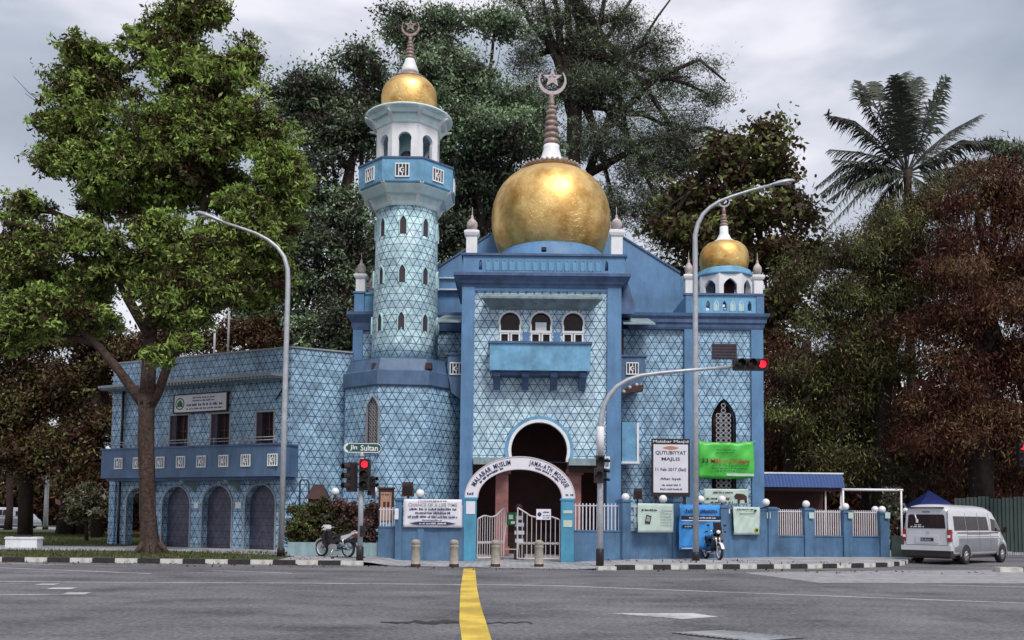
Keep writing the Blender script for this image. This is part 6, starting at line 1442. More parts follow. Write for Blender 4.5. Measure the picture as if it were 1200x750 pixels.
def make_moto(label, loc, rz, body, side, screen=False):
    t = thing('motorcycle', label, 'motorcycle', loc, rz)
    W_ = []
    for x in (-.60, .64):
        b = MB(); b.wheel((x, 0, .29), .29, .085, 26, 'Y', .225); w = obj('wheel', b, MT['rubber'], t)
        b = MB(); A = arc(x, .29, .232, 0, 360, 26); B = arc(x, .29, .208, 0, 360, 26); b.strip(A, B, -.03, .03); obj('rim', b, MT['clean_white'], w)
        b = MB(); b.wheel((x, 0, .29), .055, .10, 12, 'Y'); obj('hub', b, MT['chrome'], w)
        for k in range(8): a = k*PI/4; b = MB(); b.tube([(x+.05*math.cos(a),0,.29+.05*math.sin(a)),(x+.22*math.cos(a),0,.29+.22*math.sin(a))], .008, 4); obj('spoke', b, MT['chrome'], w)
    for s_ in (-1, 1):
        b = MB(); b.tube([(.64,s_*.07,.29),(.50,s_*.07,.72),(.42,s_*.06,.92)], .026, 8); obj('fork', b, MT['chrome'], t)
        b = MB(); b.tube([(-.60,s_*.09,.29),(-.05,s_*.08,.33)], .025, 6); obj('swing_arm', b, MT['moto_dark'], t)
        b = MB(); b.tube([(-.50,s_*.12,.36),(-.42,s_*.12,.68)], .032, 8); obj('shock', b, MT['chrome'], t)
        b = MB(); b.tube([(.40,s_*.05,1.0),(.37,s_*.24,1.04),(.28,s_*.36,1.0)], .016, 6); obj('handlebar', b, MT['chrome'], t)
        b = MB(); b.tube([(.32,s_*.30,1.02),(.27,s_*.40,.99)], .026, 8); obj('grip', b, MT['rubber'], t)
        b = MB(); b.tube([(.36,s_*.26,1.03),(.36,s_*.30,1.20)], .008, 5); b.ball((.36,s_*.32,1.24), .06, 8, 6, (.35,1,.75)); obj('mirror', b, MT['moto_dark'], t)
    def fender(x, r, a0, a1, w, m):
        b = MB(); A = arc(x, .29, r+.015, a0, a1, 12); B = arc(x, .29, r, a0, a1, 12); b.strip(A, B, -w, w); return obj('fender', b, m, t)
    fender(.64, .33, 20, 150, .06, MT['hull']); fender(-.60, .34, 40, 165, .06, MT[side])
    def pp(nm, poly, w, m, parent=t): b = MB(); b.prism(poly, -w, w); return obj(nm, b, m, parent)
    pp('frame_cover', [(.38,.90),(.44,.70),(.30,.48),(.02,.40),(-.12,.50),(-.30,.60),(-.80,.74),(-.86,.80),(-.55,.80),(-.20,.72),(.05,.56),(.22,.62),(.30,.92)], .10, MT[side])
    pp('leg_shield', [(.40,.92),(.52,.72),(.46,.48),(.30,.30),(.26,.40),(.36,.60),(.34,.88)], .19, MT[side])
    pp('tail_cover', [(-.35,.60),(-.55,.62),(-.92,.82),(-.90,.88),(-.60,.82),(-.35,.74)], .125, MT[body])
    pp('seat', [(.02,.74),(-.10,.71),(-.45,.76),(-.80,.84),(-.80,.90),(-.50,.86),(-.20,.80),(.0,.80)], .13, MT['moto_dark'])
    pp('engine', [(.22,.24),(.26,.38),(.10,.46),(-.16,.44),(-.20,.26),(-.05,.20)], .13, MT['chrome'])
    pp('headlight_cowl', [(.40,.92),(.54,.94),(.56,1.04),(.46,1.12),(.36,1.10),(.34,.98)], .13, MT[body])
    b = MB(); b.ball((.55,0,1.0), .075, 12, 8, (.5,1.1,.9)); obj('headlight', b, MT['globe'], t)
    b = MB(); b.tube([(.10,-.14,.28),(-.2,-.16,.24),(-.40,-.17,.28)], .026, 8); b.tube([(-.38,-.17,.28),(-.88,-.18,.40)], .05, 10); obj('exhaust', b, MT['chrome'], t)
    b = MB(); b.box(-.96,-.90,-.06,.06,.76,.84); obj('taillight', b, MT['taillight'], t)
    b = MB(); b.box(-.94,-.93,-.09,.09,.55,.68); obj('number_plate', b, MT['ink'], t)
    b = MB(); b.tube([(0,.12,.30),(.02,.26,.02)], .014, 6); obj('kickstand', b, MT['chrome'], t)
    b = MB(); b.tube([(-.60,.10,.84),(-.98,.10,.92),(-.98,-.10,.92),(-.60,-.10,.84)], .014, 6); obj('rear_rack', b, MT['chrome'], t)
    if screen: pp('windscreen', [(.52,1.06),(.42,1.34),(.40,1.34),(.46,1.06)], .15, MT['dark_glass'])
    return t
p = at(393, 650, 32.5); make_moto('white and black motorcycle parked sideways in front of the hedge', (p.x, p.y, H), math.radians(180-32), 'hull', 'moto_dark')
p = at(833, 655, 34.0); make_moto('dark motorcycle with a windscreen facing the road before the blue banner', (p.x, 33.7, H), math.radians(-80), 'moto_dark', 'moto_dark', True)

# bird
p = at(970, 134, 50); t = thing('bird', 'small dark bird flying in the grey sky left of the palm', 'bird', tuple(p))
b = MB(); b.lathe([(.005,-.22),(.05,-.14),(.075,0),(.05,.12),(.03,.18),(.035,.22),(.01,.27)], 8); obj('body', MB().add(b, Matrix.Rotation(PI/2-.4, 4, 'Y')), MT['ink'], t)
for s_ in (-1, 1): b = MB(); b.v += [(-.06,0,.02),(.08,0,.03),(.02,s_*.3,.18),(-.05,s_*.28,.16),(-.22,s_*.55,.05),(-.06,0,.0),(.08,0,.01)]; b.face([0,1,2,3]); b.face([3,2,4]); b.face([5,3,4,2,6]); obj('wing', b, MT['ink'], t)

# ================================================================== TREES AND PLANTS
LM = dict(  # maroon shadow tint of foliage is put into the dark leaf colours
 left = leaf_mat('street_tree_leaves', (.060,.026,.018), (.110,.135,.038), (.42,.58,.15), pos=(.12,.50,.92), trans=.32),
 back = leaf_mat('dark_background_leaves', (.060,.040,.038), (.115,.160,.100), (.40,.56,.32), pos=(.12,.48,1), trans=.3),
 redd = leaf_mat('reddish_dark_leaves', (.070,.015,.013), (.095,.042,.020), (.26,.185,.080), pos=(.12,.55,1)),
 olive = leaf_mat('olive_park_leaves', (.065,.022,.015), (.075,.058,.022), (.21,.23,.08), pos=(.12,.52,1)),
 big = leaf_mat('broad_leaves', (.070,.030,.024), (.095,.105,.036), (.32,.37,.12), pos=(.15,.50,1), trans=.35),
 palm = leaf_mat('palm_fronds', (.040,.032,.032), (.060,.070,.052), (.14,.18,.12), pos=(0,.5,1), trans=.15),
 hedge = leaf_mat('hedge_leaves', (.055,.028,.018), (.080,.100,.034), (.24,.32,.10), pos=(0,.55,1)),
 pinkh = leaf_mat('pinkish_leaves', (.05,.022,.018), (.095,.055,.045), (.34,.20,.21), pos=(0,.55,1)),
 shrub = leaf_mat('pale_shrub_leaves', (.045,.022,.015), (.10,.10,.06), (.36,.38,.26), pos=(0,.55,1)),
)
def leaf_mesh(name, C, L, Wd, droop, rs, tint, parent, m, up=.5, out=None):
    """one leaf per row of C: a diamond of four corners, facing away from the middle of its bough"""
    n = len(C); d = rs.randn(n,3); d[:,2] -= droop*1.5
    nn = rs.randn(n,3)*(.55 if out is not None else 1); nn[:,2] += up*(.8 if out is not None else 2)
    if out is not None: nn += out*1.1; d += out*.5
    d /= np.linalg.norm(d, axis=1)[:,None]
    s = np.cross(d, nn); s /= (np.linalg.norm(s, axis=1)[:,None]+1e-9)
    l = (L*(.5+1.0*rs.rand(n)))[:,None]; w = (Wd*(.5+1.0*rs.rand(n)))[:,None]
    P = np.empty((n,4,3)); P[:,0] = C-d*l*.5; P[:,1] = C+s*w*.5+d*l*.05; P[:,2] = C+d*l*.5; P[:,3] = C-s*w*.5+d*l*.05
    me = bpy.data.meshes.new(name); me.vertices.add(n*4); me.vertices.foreach_set('co', P.ravel().astype(np.float32)); me.loops.add(n*4); me.loops.foreach_set('vertex_index', np.arange(n*4, dtype=np.int32))
    me.polygons.add(n); me.polygons.foreach_set('loop_start', np.arange(n, dtype=np.int32)*4); me.update()
    a = me.attributes.new('tint', 'FLOAT', 'FACE'); a.data.foreach_set('value', tint.astype(np.float32)); me.materials.append(m)
    o = bpy.data.objects.new(name, me); COL.objects.link(o); o.parent = parent; return o
def crown(parent, blobs, n, L, Wd, m, seed, droop=.2, clump=.45, flat=.6, per=28, up=.5, name='crown', bright=.3, shell=.45, ymin=None, boughs=8, br=.50):
    """blobs (x, y, z, rx, ry, rz) hold boughs, boughs hold clumps, clumps hold leaves"""
    rs = np.random.RandomState(seed); B = np.array(blobs, float); nb = len(B)*boughs
    bi = np.repeat(np.arange(len(B)), boughs); v = rs.randn(nb,3); v /= np.linalg.norm(v, axis=1)[:,None]
    bc = B[bi,:3] + v*(rs.rand(nb)**.4)[:,None]*B[bi,3:6]*.80; bs = B[bi,3:6]*br*(.65+.7*rs.rand(nb))[:,None]; bs[:,2] *= .78; bt = rs.rand(nb)
    vol = bs.prod(axis=1)**.66; nc = max(4, n//per); k = rs.choice(nb, nc, p=vol/vol.sum())
    v = rs.randn(nc,3); v[:,2] += .25; v /= np.linalg.norm(v, axis=1)[:,None]; r = rs.rand(nc)**shell
    cc = bc[k] + v*r[:,None]*bs[k]; cs = clump*.62*(.4+.9*rs.rand(nc)); lit = rs.rand(nc) < bright*(.35 + 1.3*bt[k])  # clumps picked at random for a paler leaf tint
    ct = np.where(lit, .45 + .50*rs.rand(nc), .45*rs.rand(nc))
    j = np.repeat(np.arange(nc), per); N_ = len(j); off = rs.randn(N_,3)*cs[j][:,None]; off[:,2] *= flat
    C = cc[j] + off; C[:,2] = np.maximum(C[:,2], .1)
    out = (C - bc[k][j])/bs[k][j]; out /= (np.linalg.norm(out, axis=1)[:,None] + .25)
    if ymin is not None: C[:,1] = ymin + np.abs(C[:,1]-ymin)
    t = np.clip(ct[j] + .13*rs.randn(N_), 0, 1)
    return leaf_mesh(name, C, L, Wd, droop, rs, t, parent, m, up, out), cc
def limb(P, r, seed, n=8):
    Rr = random.Random(seed); b = MB(); b.tube(P, r, n)
    b.v = [(x + Rr.uniform(-1,1)*r[0]*.09, y + Rr.uniform(-1,1)*r[0]*.09, z) for x, y, z in b.v]; return b
def curve_pts(a, c, n, wob, Rr, lift=0.0):
    out = []
    for i in range(n+1):
        t = i/n; p = a.lerp(c, t); w = wob*math.sin(PI*t); out.append(Vector((p.x + Rr.uniform(-w,w), p.y + Rr.uniform(-w,w), p.z + lift*math.sin(PI*t))))
    return out
def tree(name, label, group, Y, base, trunk, blobs_px, n, L, Wd, m, seed, bark='bark_d', r0=.4, z0=0, droop=.2, clump=.45, flat=.6, per=28, up=.5, bright=.3, limbs=True, twig=2, shell=.45, cat='tree', thin=.16, depth=.8, br=.52):
    """trunk: [(px, py, radius)], blobs_px: [(px, py, rx, ry, dY)]; the crown is as deep as it is wide"""
    k = Y/F; pb = at(*base, Y); root = thing(name, label, cat, (pb.x, Y, z0), 0, group); o = Vector((pb.x, Y, z0)); Rr = random.Random(seed)
    T = [at(px, py, Y)-o for px, py, r in trunk]; T[0].z = -.05
    if trunk: obj('trunk', limb([Vector(p) for p in T], [r for _, _, r in trunk], seed, 12), MT[bark], root)
    top = T[-1]; B = []
    for px, py, rx_, ry_, dy in blobs_px:
        c = at(px, py, Y+dy)-o; B.append((c.x, c.y, c.z, rx_*k, max(rx_, ry_)*k*depth, ry_*k))
    if limbs:
        for i, q in enumerate(B):
            c = Vector(q[:3]); ti = max(1, min(len(T)-1, int(len(T)*(.45 + .5*Rr.random())))) ; a = T[ti]
            P = curve_pts(a, c, 6, .35, Rr, .4); rr = [thin*(1-.8*j/6)*(1 + q[3]*.1) for j in range(7)]
            lb = limb(P, rr, seed+i, 6)
            for w in range(twig):
                v = Vector((Rr.uniform(-1,1)*q[3]*.8, Rr.uniform(-1,1)*q[4]*.8, Rr.uniform(-.3,1)*q[5]*.8)); st_ = P[Rr.choice((3,4,5))]
                lb.tube(curve_pts(st_, c+v, 4, .2, Rr), [.05,.04,.03,.022,.012], 5)
            obj('branch', lb, MT[bark], root)
    crown(root, B, n, L, Wd, m, seed, droop, clump, flat, per, up, 'crown', bright, shell, br=br)
    return root
# --- the big street tree
LT = [(212,40,42,34,0),(240,15,30,22,0),(180,62,36,30,0),(120,88,50,36,0),(95,62,25,20,-.5),(238,95,56,44,-.8),(280,75,32,34,.5),(70,135,42,40,0),(150,140,62,46,-1),(218,160,60,46,-1.5),(290,150,46,48,0),(318,190,30,38,-.5),(62,185,34,28,.5),
      (120,190,50,40,-.5),(190,215,55,40,0),(262,215,50,42,.6),(325,235,30,38,0),(300,270,42,38,-.5),(245,280,46,36,-1),(185,275,40,30,1),(340,205,18,26,0),(28,245,30,20,0),(85,285,44,28,0),(30,290,36,28,-.5),(60,325,40,22,.8),(20,335,26,24,0),
      (120,325,34,18,-.8),(178,340,36,26,-1.5),(230,330,34,30,0),(290,320,36,28,.4),(320,300,24,30,.4),(95,372,44,18,.6),(40,378,40,20,0),(200,372,30,16,-1),(265,350,28,22,.6),(330,260,26,26,0),(140,240,40,28,1),(16,400,28,16,.5),(250,320,44,34,-1.2),(300,345,34,26,0),(215,300,44,34,-1),(150,310,44,30,1),(60,355,44,22,-.8),(10,370,36,24,0),(110,345,34,18,1),(230,372,30,16,.5),(330,330,20,22,0),(10,310,30,30,0)]
Y = 34.3
lt = tree('street_tree', 'large leafy street tree with forked trunk standing on the verge before the annex', None, Y, (175,648), [], LT, 10, .1, .1, LM['left'], 1, limbs=False) if False else None
pb = gnd(177, 648, H); root = thing('street_tree', 'large leafy street tree with forked trunk standing on the verge before the annex', 'tree', (pb.x, pb.y, H)); Y = pb.y; o = Vector((pb.x, pb.y, H))
P_ = lambda px, py, dy=0: at(px, py, Y+dy)-o
tr = limb([Vector((0,0,-.05)), P_(176,643), P_(175,630), P_(174,600), P_(172,560), P_(171,520), P_(171,490), P_(171,462)], [.50,.36,.30,.28,.265,.26,.27,.31], 4, 18)
for a_ in range(5):      # root flare
    an_ = a_*1.3; tr.tube([(math.cos(an_)*.28, math.sin(an_)*.28, .35), (math.cos(an_)*.55, math.sin(an_)*.55, .06), (math.cos(an_)*.8, math.sin(an_)*.8, -.04)], [.15,.09,.03], 6)
obj('trunk', tr, MT['bark'], root)
Rr = random.Random(9)
main = [([(170,475),(158,460),(140,435),(112,402),(85,375),(62,345),(48,330)], [.22,.19,.165,.15,.13,.10,.06], 0),
        ([(172,475),(174,440),(176,400),(178,350),(182,300),(190,240),(205,160),(214,90)], [.29,.26,.25,.24,.21,.17,.12,.05], .3),
        ([(173,478),(185,462),(192,440),(200,420),(218,400),(245,360),(270,310),(290,240)], [.22,.17,.155,.14,.13,.11,.08,.04], .3),
        ([(176,395),(150,350),(128,300),(110,230),(90,170)], [.20,.17,.14,.11,.06], .6), ([(178,360),(200,320),(232,270),(250,190),(255,110)], [.20,.17,.14,.10,.05], .4),
        ([(112,402),(80,395),(50,392),(20,385)], [.14,.11,.08,.05], .3), ([(130,310),(95,262),(60,248),(22,246)], [.14,.12,.10,.07], .3)]
MB_ends = []
for q, rr, dy in main:
    P = [P_(px, py, dy*i/ (len(q)-1)*2) for i, (px, py) in enumerate(q)]; obj('limb', limb(P, rr, int(q[0][0]), 12), MT['bark'], root); MB_ends += P[2:]
B = []
for i, (px, py, rx_, ry_, dy) in enumerate(LT):
    c = P_(px, py, dy*1.0 + Rr.uniform(-1.2,1.2)); B.append((c.x, c.y, c.z, rx_*Y/F*.98, max(rx_, ry_)*Y/F*.85, ry_*Y/F*.98)); a = min(MB_ends, key=lambda p: (p-c).length + (2 if p.z > c.z else 0)); P = curve_pts(a, c, 5, .2, Rr, .2)
    br = limb(P, [.09,.075,.06,.045,.03,.02], i, 6)
    for w in range(4):
        v = Vector((Rr.uniform(-1,1)*B[-1][3], Rr.uniform(-1,1)*B[-1][4], Rr.uniform(-.5,1)*B[-1][5])); br.tube(curve_pts(P[3], c+v, 3, .12, Rr), [.03,.022,.015,.008], 4)
    obj('branch', br, MT['bark'], root)
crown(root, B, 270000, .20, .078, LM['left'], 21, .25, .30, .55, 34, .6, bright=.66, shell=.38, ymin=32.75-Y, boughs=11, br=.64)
# palmate tufts hanging near the fork
crown(root, [(*(P_(188,415,-1)), .55,.4,.45), (*(P_(215,400,-1)), .5,.4,.4), (*(P_(172,345,-1.6)), 1.1,.7,.75), (*(P_(100,128,-1.6)), .8,.5,.5), (*(P_(240,75,-1.6)), 1.3,.6,.55), (*(P_(345,215,-.6)), .55,.5,1.4), (*(P_(270,225,-1.8)), 1.0,.5,.7)], 15000, .26, .08, LM['left'], 22, .3, .22, .6, 30, .7, name='leaf_tufts', bright=.95, ymin=32.7-Y)

# --- trees behind the mosque
G = 'trees rising behind the mosque'
tree('background_tree', 'dark spreading tree between the street tree and the minaret', G, 60, (400,600), [(400,600,.6),(402,450,.5),(405,300,.4),(410,200,.3)],
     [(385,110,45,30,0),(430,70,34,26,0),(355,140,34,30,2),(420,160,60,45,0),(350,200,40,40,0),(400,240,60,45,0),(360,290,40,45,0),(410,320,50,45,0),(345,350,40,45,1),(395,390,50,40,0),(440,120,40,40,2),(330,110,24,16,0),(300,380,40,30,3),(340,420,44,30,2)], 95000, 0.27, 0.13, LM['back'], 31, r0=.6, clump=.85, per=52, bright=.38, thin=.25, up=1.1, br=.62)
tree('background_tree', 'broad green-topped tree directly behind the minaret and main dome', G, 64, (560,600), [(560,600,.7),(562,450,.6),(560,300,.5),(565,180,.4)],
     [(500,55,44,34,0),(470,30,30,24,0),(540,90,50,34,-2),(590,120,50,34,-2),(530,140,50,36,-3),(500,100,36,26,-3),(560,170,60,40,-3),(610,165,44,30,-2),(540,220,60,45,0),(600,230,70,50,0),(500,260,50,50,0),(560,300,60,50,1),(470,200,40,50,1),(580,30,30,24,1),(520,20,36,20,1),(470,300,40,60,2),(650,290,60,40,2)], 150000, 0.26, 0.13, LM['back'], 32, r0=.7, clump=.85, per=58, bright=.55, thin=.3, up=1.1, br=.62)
tree('casuarina_tree', 'tall feathery casuarina with bare forked limbs above the main dome', G, 68, (700,600), [(695,600,.8),(690,420,.7),(672,200,.6),(672,120,.45),(668,60,.3),(664,-10,.15)],
     [(700,60,50,40,0),(640,30,34,30,0),(760,50,44,26,0),(800,90,44,22,0),(830,110,26,18,0),(680,10,40,26,0),(730,110,56,36,0),(790,150,48,32,0),(650,110,40,32,0),(700,170,60,40,0),(760,200,54,40,1),(815,190,36,24,0),(720,240,60,40,1),(780,260,50,40,1),(725,20,40,22,0),(620,70,30,26,0),(680,-25,50,26,0),(600,-10,36,24,0),(640,-30,40,24,0)], 130000, 0.3, 0.055, LM['back'], 33, r0=.8, clump=.85, flat=.45, per=30, bright=.26, thin=.34, twig=5, droop=.0, br=.62)
t = [o for o in COL.objects if o.name.startswith('casuarina_tree')][0]
Rr = random.Random(5); k68 = lambda px, py: at(px, py, 68) - Vector(t.location)
for q in ([(672,130),(690,80),(720,30),(752,-20)], [(690,200),(720,120),(745,60),(770,20),(800,-20)], [(672,150),(655,80),(640,20),(632,-30)], [(700,160),(770,90),(820,70),(850,95)], [(680,210),(760,165),(830,150),(862,160)], [(676,90),(700,40),(712,-20)]):
    P = [k68(*p) for p in q]; obj('branch', limb(P, [.30,.22,.15,.09,.05][:len(P)], int(q[1][0]), 7), MT['bark_d'], t)
tree('sea_almond_tree', 'open broad-leaved tree with red-brown leaves behind the small right dome', G, 62, (870,600), [(870,600,.6),(872,420,.5),(868,300,.4),(866,200,.25),(868,160,.15)],
     [(870,190,50,22,0),(840,215,40,26,0),(910,200,36,20,0),(800,230,40,24,1),(870,250,60,30,0),(930,240,40,30,1),(780,270,40,26,0),(840,290,50,32,0),(900,300,50,34,0),(820,330,60,34,2),(900,350,50,40,0),(940,300,36,40,1),(905,410,30,50,0),(890,160,40,14,0),(850,170,30,12,0)], 26000, 0.42, 0.26, LM['big'], 34, r0=.6, clump=.9, flat=.7, per=16, bright=.30, thin=.22, twig=6, shell=.7, up=.2)
# --- right-hand mass
G = 'tall dark trees right of the mosque'
RT = dict(droop=.8, clump=.8, flat=.8, per=54, up=.6, thin=.25)
tree('feathery_tree', 'green-topped feathery tree in front of the palm', G, 50, (1030,600), [(1030,600,.5),(1035,450,.4),(1040,320,.25)],
     [(1090,235,50,34,0),(1050,270,50,34,-1),(1010,300,46,32,-1),(1080,290,54,36,0),(985,335,40,28,-1),(1040,340,60,36,0),(960,370,40,30,0),(1010,390,56,36,0),(930,320,30,24,1),(1080,350,46,40,0),(960,430,46,36,0),(1040,430,60,36,0),(1000,480,50,34,0),(1060,500,50,36,0),(930,500,34,34,0),(980,545,50,24,0),(1050,560,50,22,1)], 105000, 0.26, 0.055, LM['big'], 41, bright=.36, **RT)
tree('feathery_tree', 'reddish brown feathery tree filling the far right of the photo', G, 47, (1150,600), [(1150,600,.6),(1150,450,.5),(1155,330,.3)],
     [(1150,215,50,26,0),(1190,240,44,40,0),(1130,260,46,36,0),(1180,300,56,46,0),(1120,320,50,40,-1),(1160,370,60,44,-1),(1220,330,50,60,0),(1100,400,50,40,0),(1180,440,60,50,0),(1110,460,50,40,0),(1230,430,50,60,0),(1110,520,50,34,0),(1170,510,56,36,0),(1150,565,60,20,2),(1220,540,50,40,0)], 105000, 0.27, 0.06, LM['redd'], 42, bright=.32, **RT)
tree('background_tree', 'wispy-topped tree at the right edge with sky between its twigs', G, 58, (1160,600), [(1160,600,.4),(1162,350,.3),(1165,230,.15)],
     [(1140,200,30,14,0),(1180,190,26,16,0),(1120,215,26,14,0),(1165,170,20,10,0),(1200,180,24,14,0),(1150,230,50,18,0)], 9000, .42, .08, LM['back'], 43, bright=.2, droop=-.5, clump=.5, per=22, thin=.1, twig=6)
tree('background_tree', 'dark red-brown tree rising above the blue shed roof', G, 56, (940,600), [(940,600,.5),(940,480,.4),(945,400,.3)],
     [(930,430,40,50,0),(960,480,50,40,0),(920,500,40,40,0),(990,450,50,50,0),(1010,510,50,40,0),(950,540,60,24,0)], 45000, 0.28, 0.1, LM['redd'], 44, bright=.12, droop=.6, clump=.8, per=30)
tree('background_tree', 'low dark tree mass behind the van and the tent', G, 57, (1090,600), [(1090,600,.5),(1090,500,.4)],
     [(1060,500,50,44,0),(1110,520,50,40,0),(1160,510,60,44,0),(1210,500,50,50,0),(1060,560,50,26,0),(1130,570,60,24,0),(1200,565,50,26,0)], 52000, 0.28, 0.1, LM['redd'], 45, bright=.10, droop=.6, clump=.8, per=30)
# palm
Y = 56; pb = at(1064, 600, Y); pm = thing('coconut_palm', 'coconut palm whose fronds stand out against the sky at the right', 'palm tree', (pb.x, Y, 0)); o = Vector((pb.x, Y, 0)); k = Y/F
T = [at(px, py, Y)-o for px, py in ((1064,600),(1068,450),(1066,320),(1064,215),(1063,200))]; T[0].z = 0; obj('trunk', limb(T, [.35,.28,.25,.24,.28], 3, 12), MT['bark'], pm)
def frond(p0, pts, seed, wl=1.0):
    Rr = np.random.RandomState(seed); P = [Vector(p) for p in pts]; Q = []
    for i in range(len(P)-1):
        for j in range(7): Q.append(P[i].lerp(P[i+1], j/7))
    Q.append(P[-1]); b = MB(); m = len(Q); b.tube(Q, [.055*(1-.85*i/(m-1)) for i in range(m)], 4)
    for i in range(4, m):
        t = (Q[i]-Q[i-1]).normalized(); s = t.cross(Vector((0,0,1))); 
        if s.length < .2: s = t.cross(Vector((0,1,0)))
        s.normalize(); u = s.cross(t)
        for rep_ in range(4):
            base_ = Q[i-1].lerp(Q[i], rep_/4)
            for sg in (-1, 1):
                ln = wl*1.25*math.sin(PI*min(1, .18+.80*i/m))**.6*Rr.uniform(.65,1.15); d = (s*sg*.75 + t*Rr.uniform(.35,.85) + Vector((0,0,-.45)) + u*Rr.uniform(-.1,.2)).normalized(); e1 = base_ + d*ln*.55; e2 = base_ + d*ln + Vector((0,0,-.22*ln)); w = t*.040
                n0 = len(b.v); b.v += [tuple(base_-w), tuple(base_+w), tuple(e1+w), tuple(e1-w), tuple(e2)]; b.face([n0,n0+1,n0+2,n0+3]); b.face([n0+3,n0+2,n0+4])
    return b
c0_ = (1063, 203)
FR = [[(1040,160),(1018,125),(1012,100)], [(1055,150),(1050,112),(1048,88)], [(1068,150),(1072,110),(1075,90)], [(1082,155),(1092,120),(1104,88)], [(1030,165),(1002,142),(978,136)], [(1035,185),(1005,178),(972,175)], [(1035,205),(1000,212),(970,235)],
      [(1040,200),(1005,215),(962,262)], [(1090,175),(1120,150),(1150,134)], [(1092,185),(1125,165),(1155,165)], [(1045,150),(1030,118),(1028,96)], [(1095,200),(1125,195),(1150,215)], [(1050,225),(1035,245),(1020,285)], [(1020,190),(985,195),(955,220)], [(1060,140),(1060,105),(1062,84)], [(1080,215),(1100,240),(1110,270)]]
FR += [[(x0, y0-6+8*(j%2)) for x0, y0 in [(a[0]+(6 if j%2 else -7), a[1]+5*(j%3)) for a in q]] for j, q in enumerate(FR)]
for i, q in enumerate(FR):
    dy = (-1)**i*(.5 + (i*37 % 10)/5); P = [at(*c0_, Y)-o] + [at(px, py, Y + dy*(j+1)*.5)-o for j, (px, py) in enumerate(q)]
    fb = frond(P[0], P, 50+i); me = fb.mesh('frond'); a = me.attributes.new('tint', 'FLOAT', 'FACE'); a.data.foreach_set('value', np.clip(np.random.RandomState(i).rand(len(me.polygons))*.5 + (i % 4)*.14, 0, 1).astype(np.float32)); me.materials.append(LM['palm']); piece('frond', me, pm)
# --- left background
G = 'park trees at the far left'
LB = dict(clump=.75, flat=.7, per=44, thin=.22, up=.9)
tree('background_tree', 'olive park tree at the left edge below the street tree', G, 62, (30,610), [(30,610,.5),(32,500,.4),(35,430,.3)],
     [(20,400,50,30,0),(60,390,40,22,0),(0,440,50,40,0),(50,440,50,36,0),(20,490,50,40,0),(70,480,40,40,0),(-30,480,50,60,0),(10,530,60,28,0),(60,525,40,30,0)], 60000, 0.28, 0.12, LM['olive'], 51, bright=.32, **LB)
tree('background_tree', 'dark park tree behind the left corner of the annex', G, 58, (115,612), [(115,612,.4),(113,500,.35),(112,430,.25)],
     [(110,400,44,26,0),(100,440,40,40,0),(120,490,40,40,0),(90,530,34,34,0),(130,550,40,40,0),(150,420,50,30,0),(200,400,50,24,1),(250,400,40,20,1),(300,395,40,26,2),(170,590,60,30,3)], 60000, 0.28, 0.12, LM['olive'], 52, bright=.14, **LB)
tree('background_tree', 'shadowed park tree behind the far white van', G, 110, (20,612), [(20,612,.6),(20,560,.5)],
     [(-20,570,40,34,0),(20,570,40,30,0),(60,565,40,34,0),(100,575,40,30,0),(140,585,40,26,0),(-60,580,40,34,0),(0,600,60,14,4),(70,604,60,12,4),(120,606,50,12,4)], 22000, .6, .25, LM['olive'], 53, bright=.08, clump=1.2, per=30, thin=.3)
for px, lab in ((10,'leaning dark trunk standing in front of the far white van'), (78,'thick dark park tree trunk right of the far lamp post'), (95,'slim dark trunk between the park trees and the frangipani')):
    Yp = 66 if px != 10 else 80; pp_ = at(px, 600, Yp); t = thing('park_tree', lab, 'tree', (pp_.x, Yp, 0), 0, G); w_ = {10:.28, 78:.55, 95:.25}[px]
    obj('trunk', limb([Vector((0,0,0)), Vector((.1,0,2)), Vector((-.1,.1,5)), Vector((.3,0,9)), Vector((.2,0,12))], [w_*1.3,w_,w_*.9,w_*.7,w_*.4], px, 10), MT['bark_d'], t)
    crown(t, [(.2,0,11,2.5,2,1.6),(-1.5,0,9.5,1.8,1.5,1.2),(1.8,.5,9,1.8,1.5,1.2)], 3500, .36, .14, LM['olive'], px, .3, .6, .6, 25, bright=.2)
tree('frangipani_shrub', 'pale-leaved frangipani shrub left of the annex corner', None, 50, (102,620), [(102,620,.10),(101,600,.09),(100,585,.07)],
     [(100,590,24,20,0),(88,600,16,14,0),(115,600,16,14,0),(100,575,18,10,0),(112,585,14,12,0)], 4200, .30, .10, LM['shrub'], 61, bright=.5, clump=.25, per=14, thin=.05, cat='shrub', up=.8)
# trunks and hanging mass under the right-hand trees, seen between the fence and the dark
for px, lab in ((925,'slim dark trunk left under the trees above the shed'), (1012,'dark trunk seen through the white pipe frame'), (1135,'dark trunk rising behind the green hoarding')):
    Yp = 52; pp_ = at(px, 600, Yp); t = thing('park_tree', lab, 'tree', (pp_.x, Yp, 0), 0, 'trunks under the right-hand trees')
    obj('trunk', limb([Vector((0,0,0)), Vector((.1,0,3)), Vector((-.1,.1,6)), Vector((.3,0,11))], [.3,.24,.2,.12], px, 10), MT['bark_d'], t)
    crown(t, [(.2,0,10,2.2,2,1.6),(-1.2,0,8.0,1.8,1.5,1.2)], 3500, .34, .10, LM['redd'], px, .6, .6, .8, 25, bright=.1)
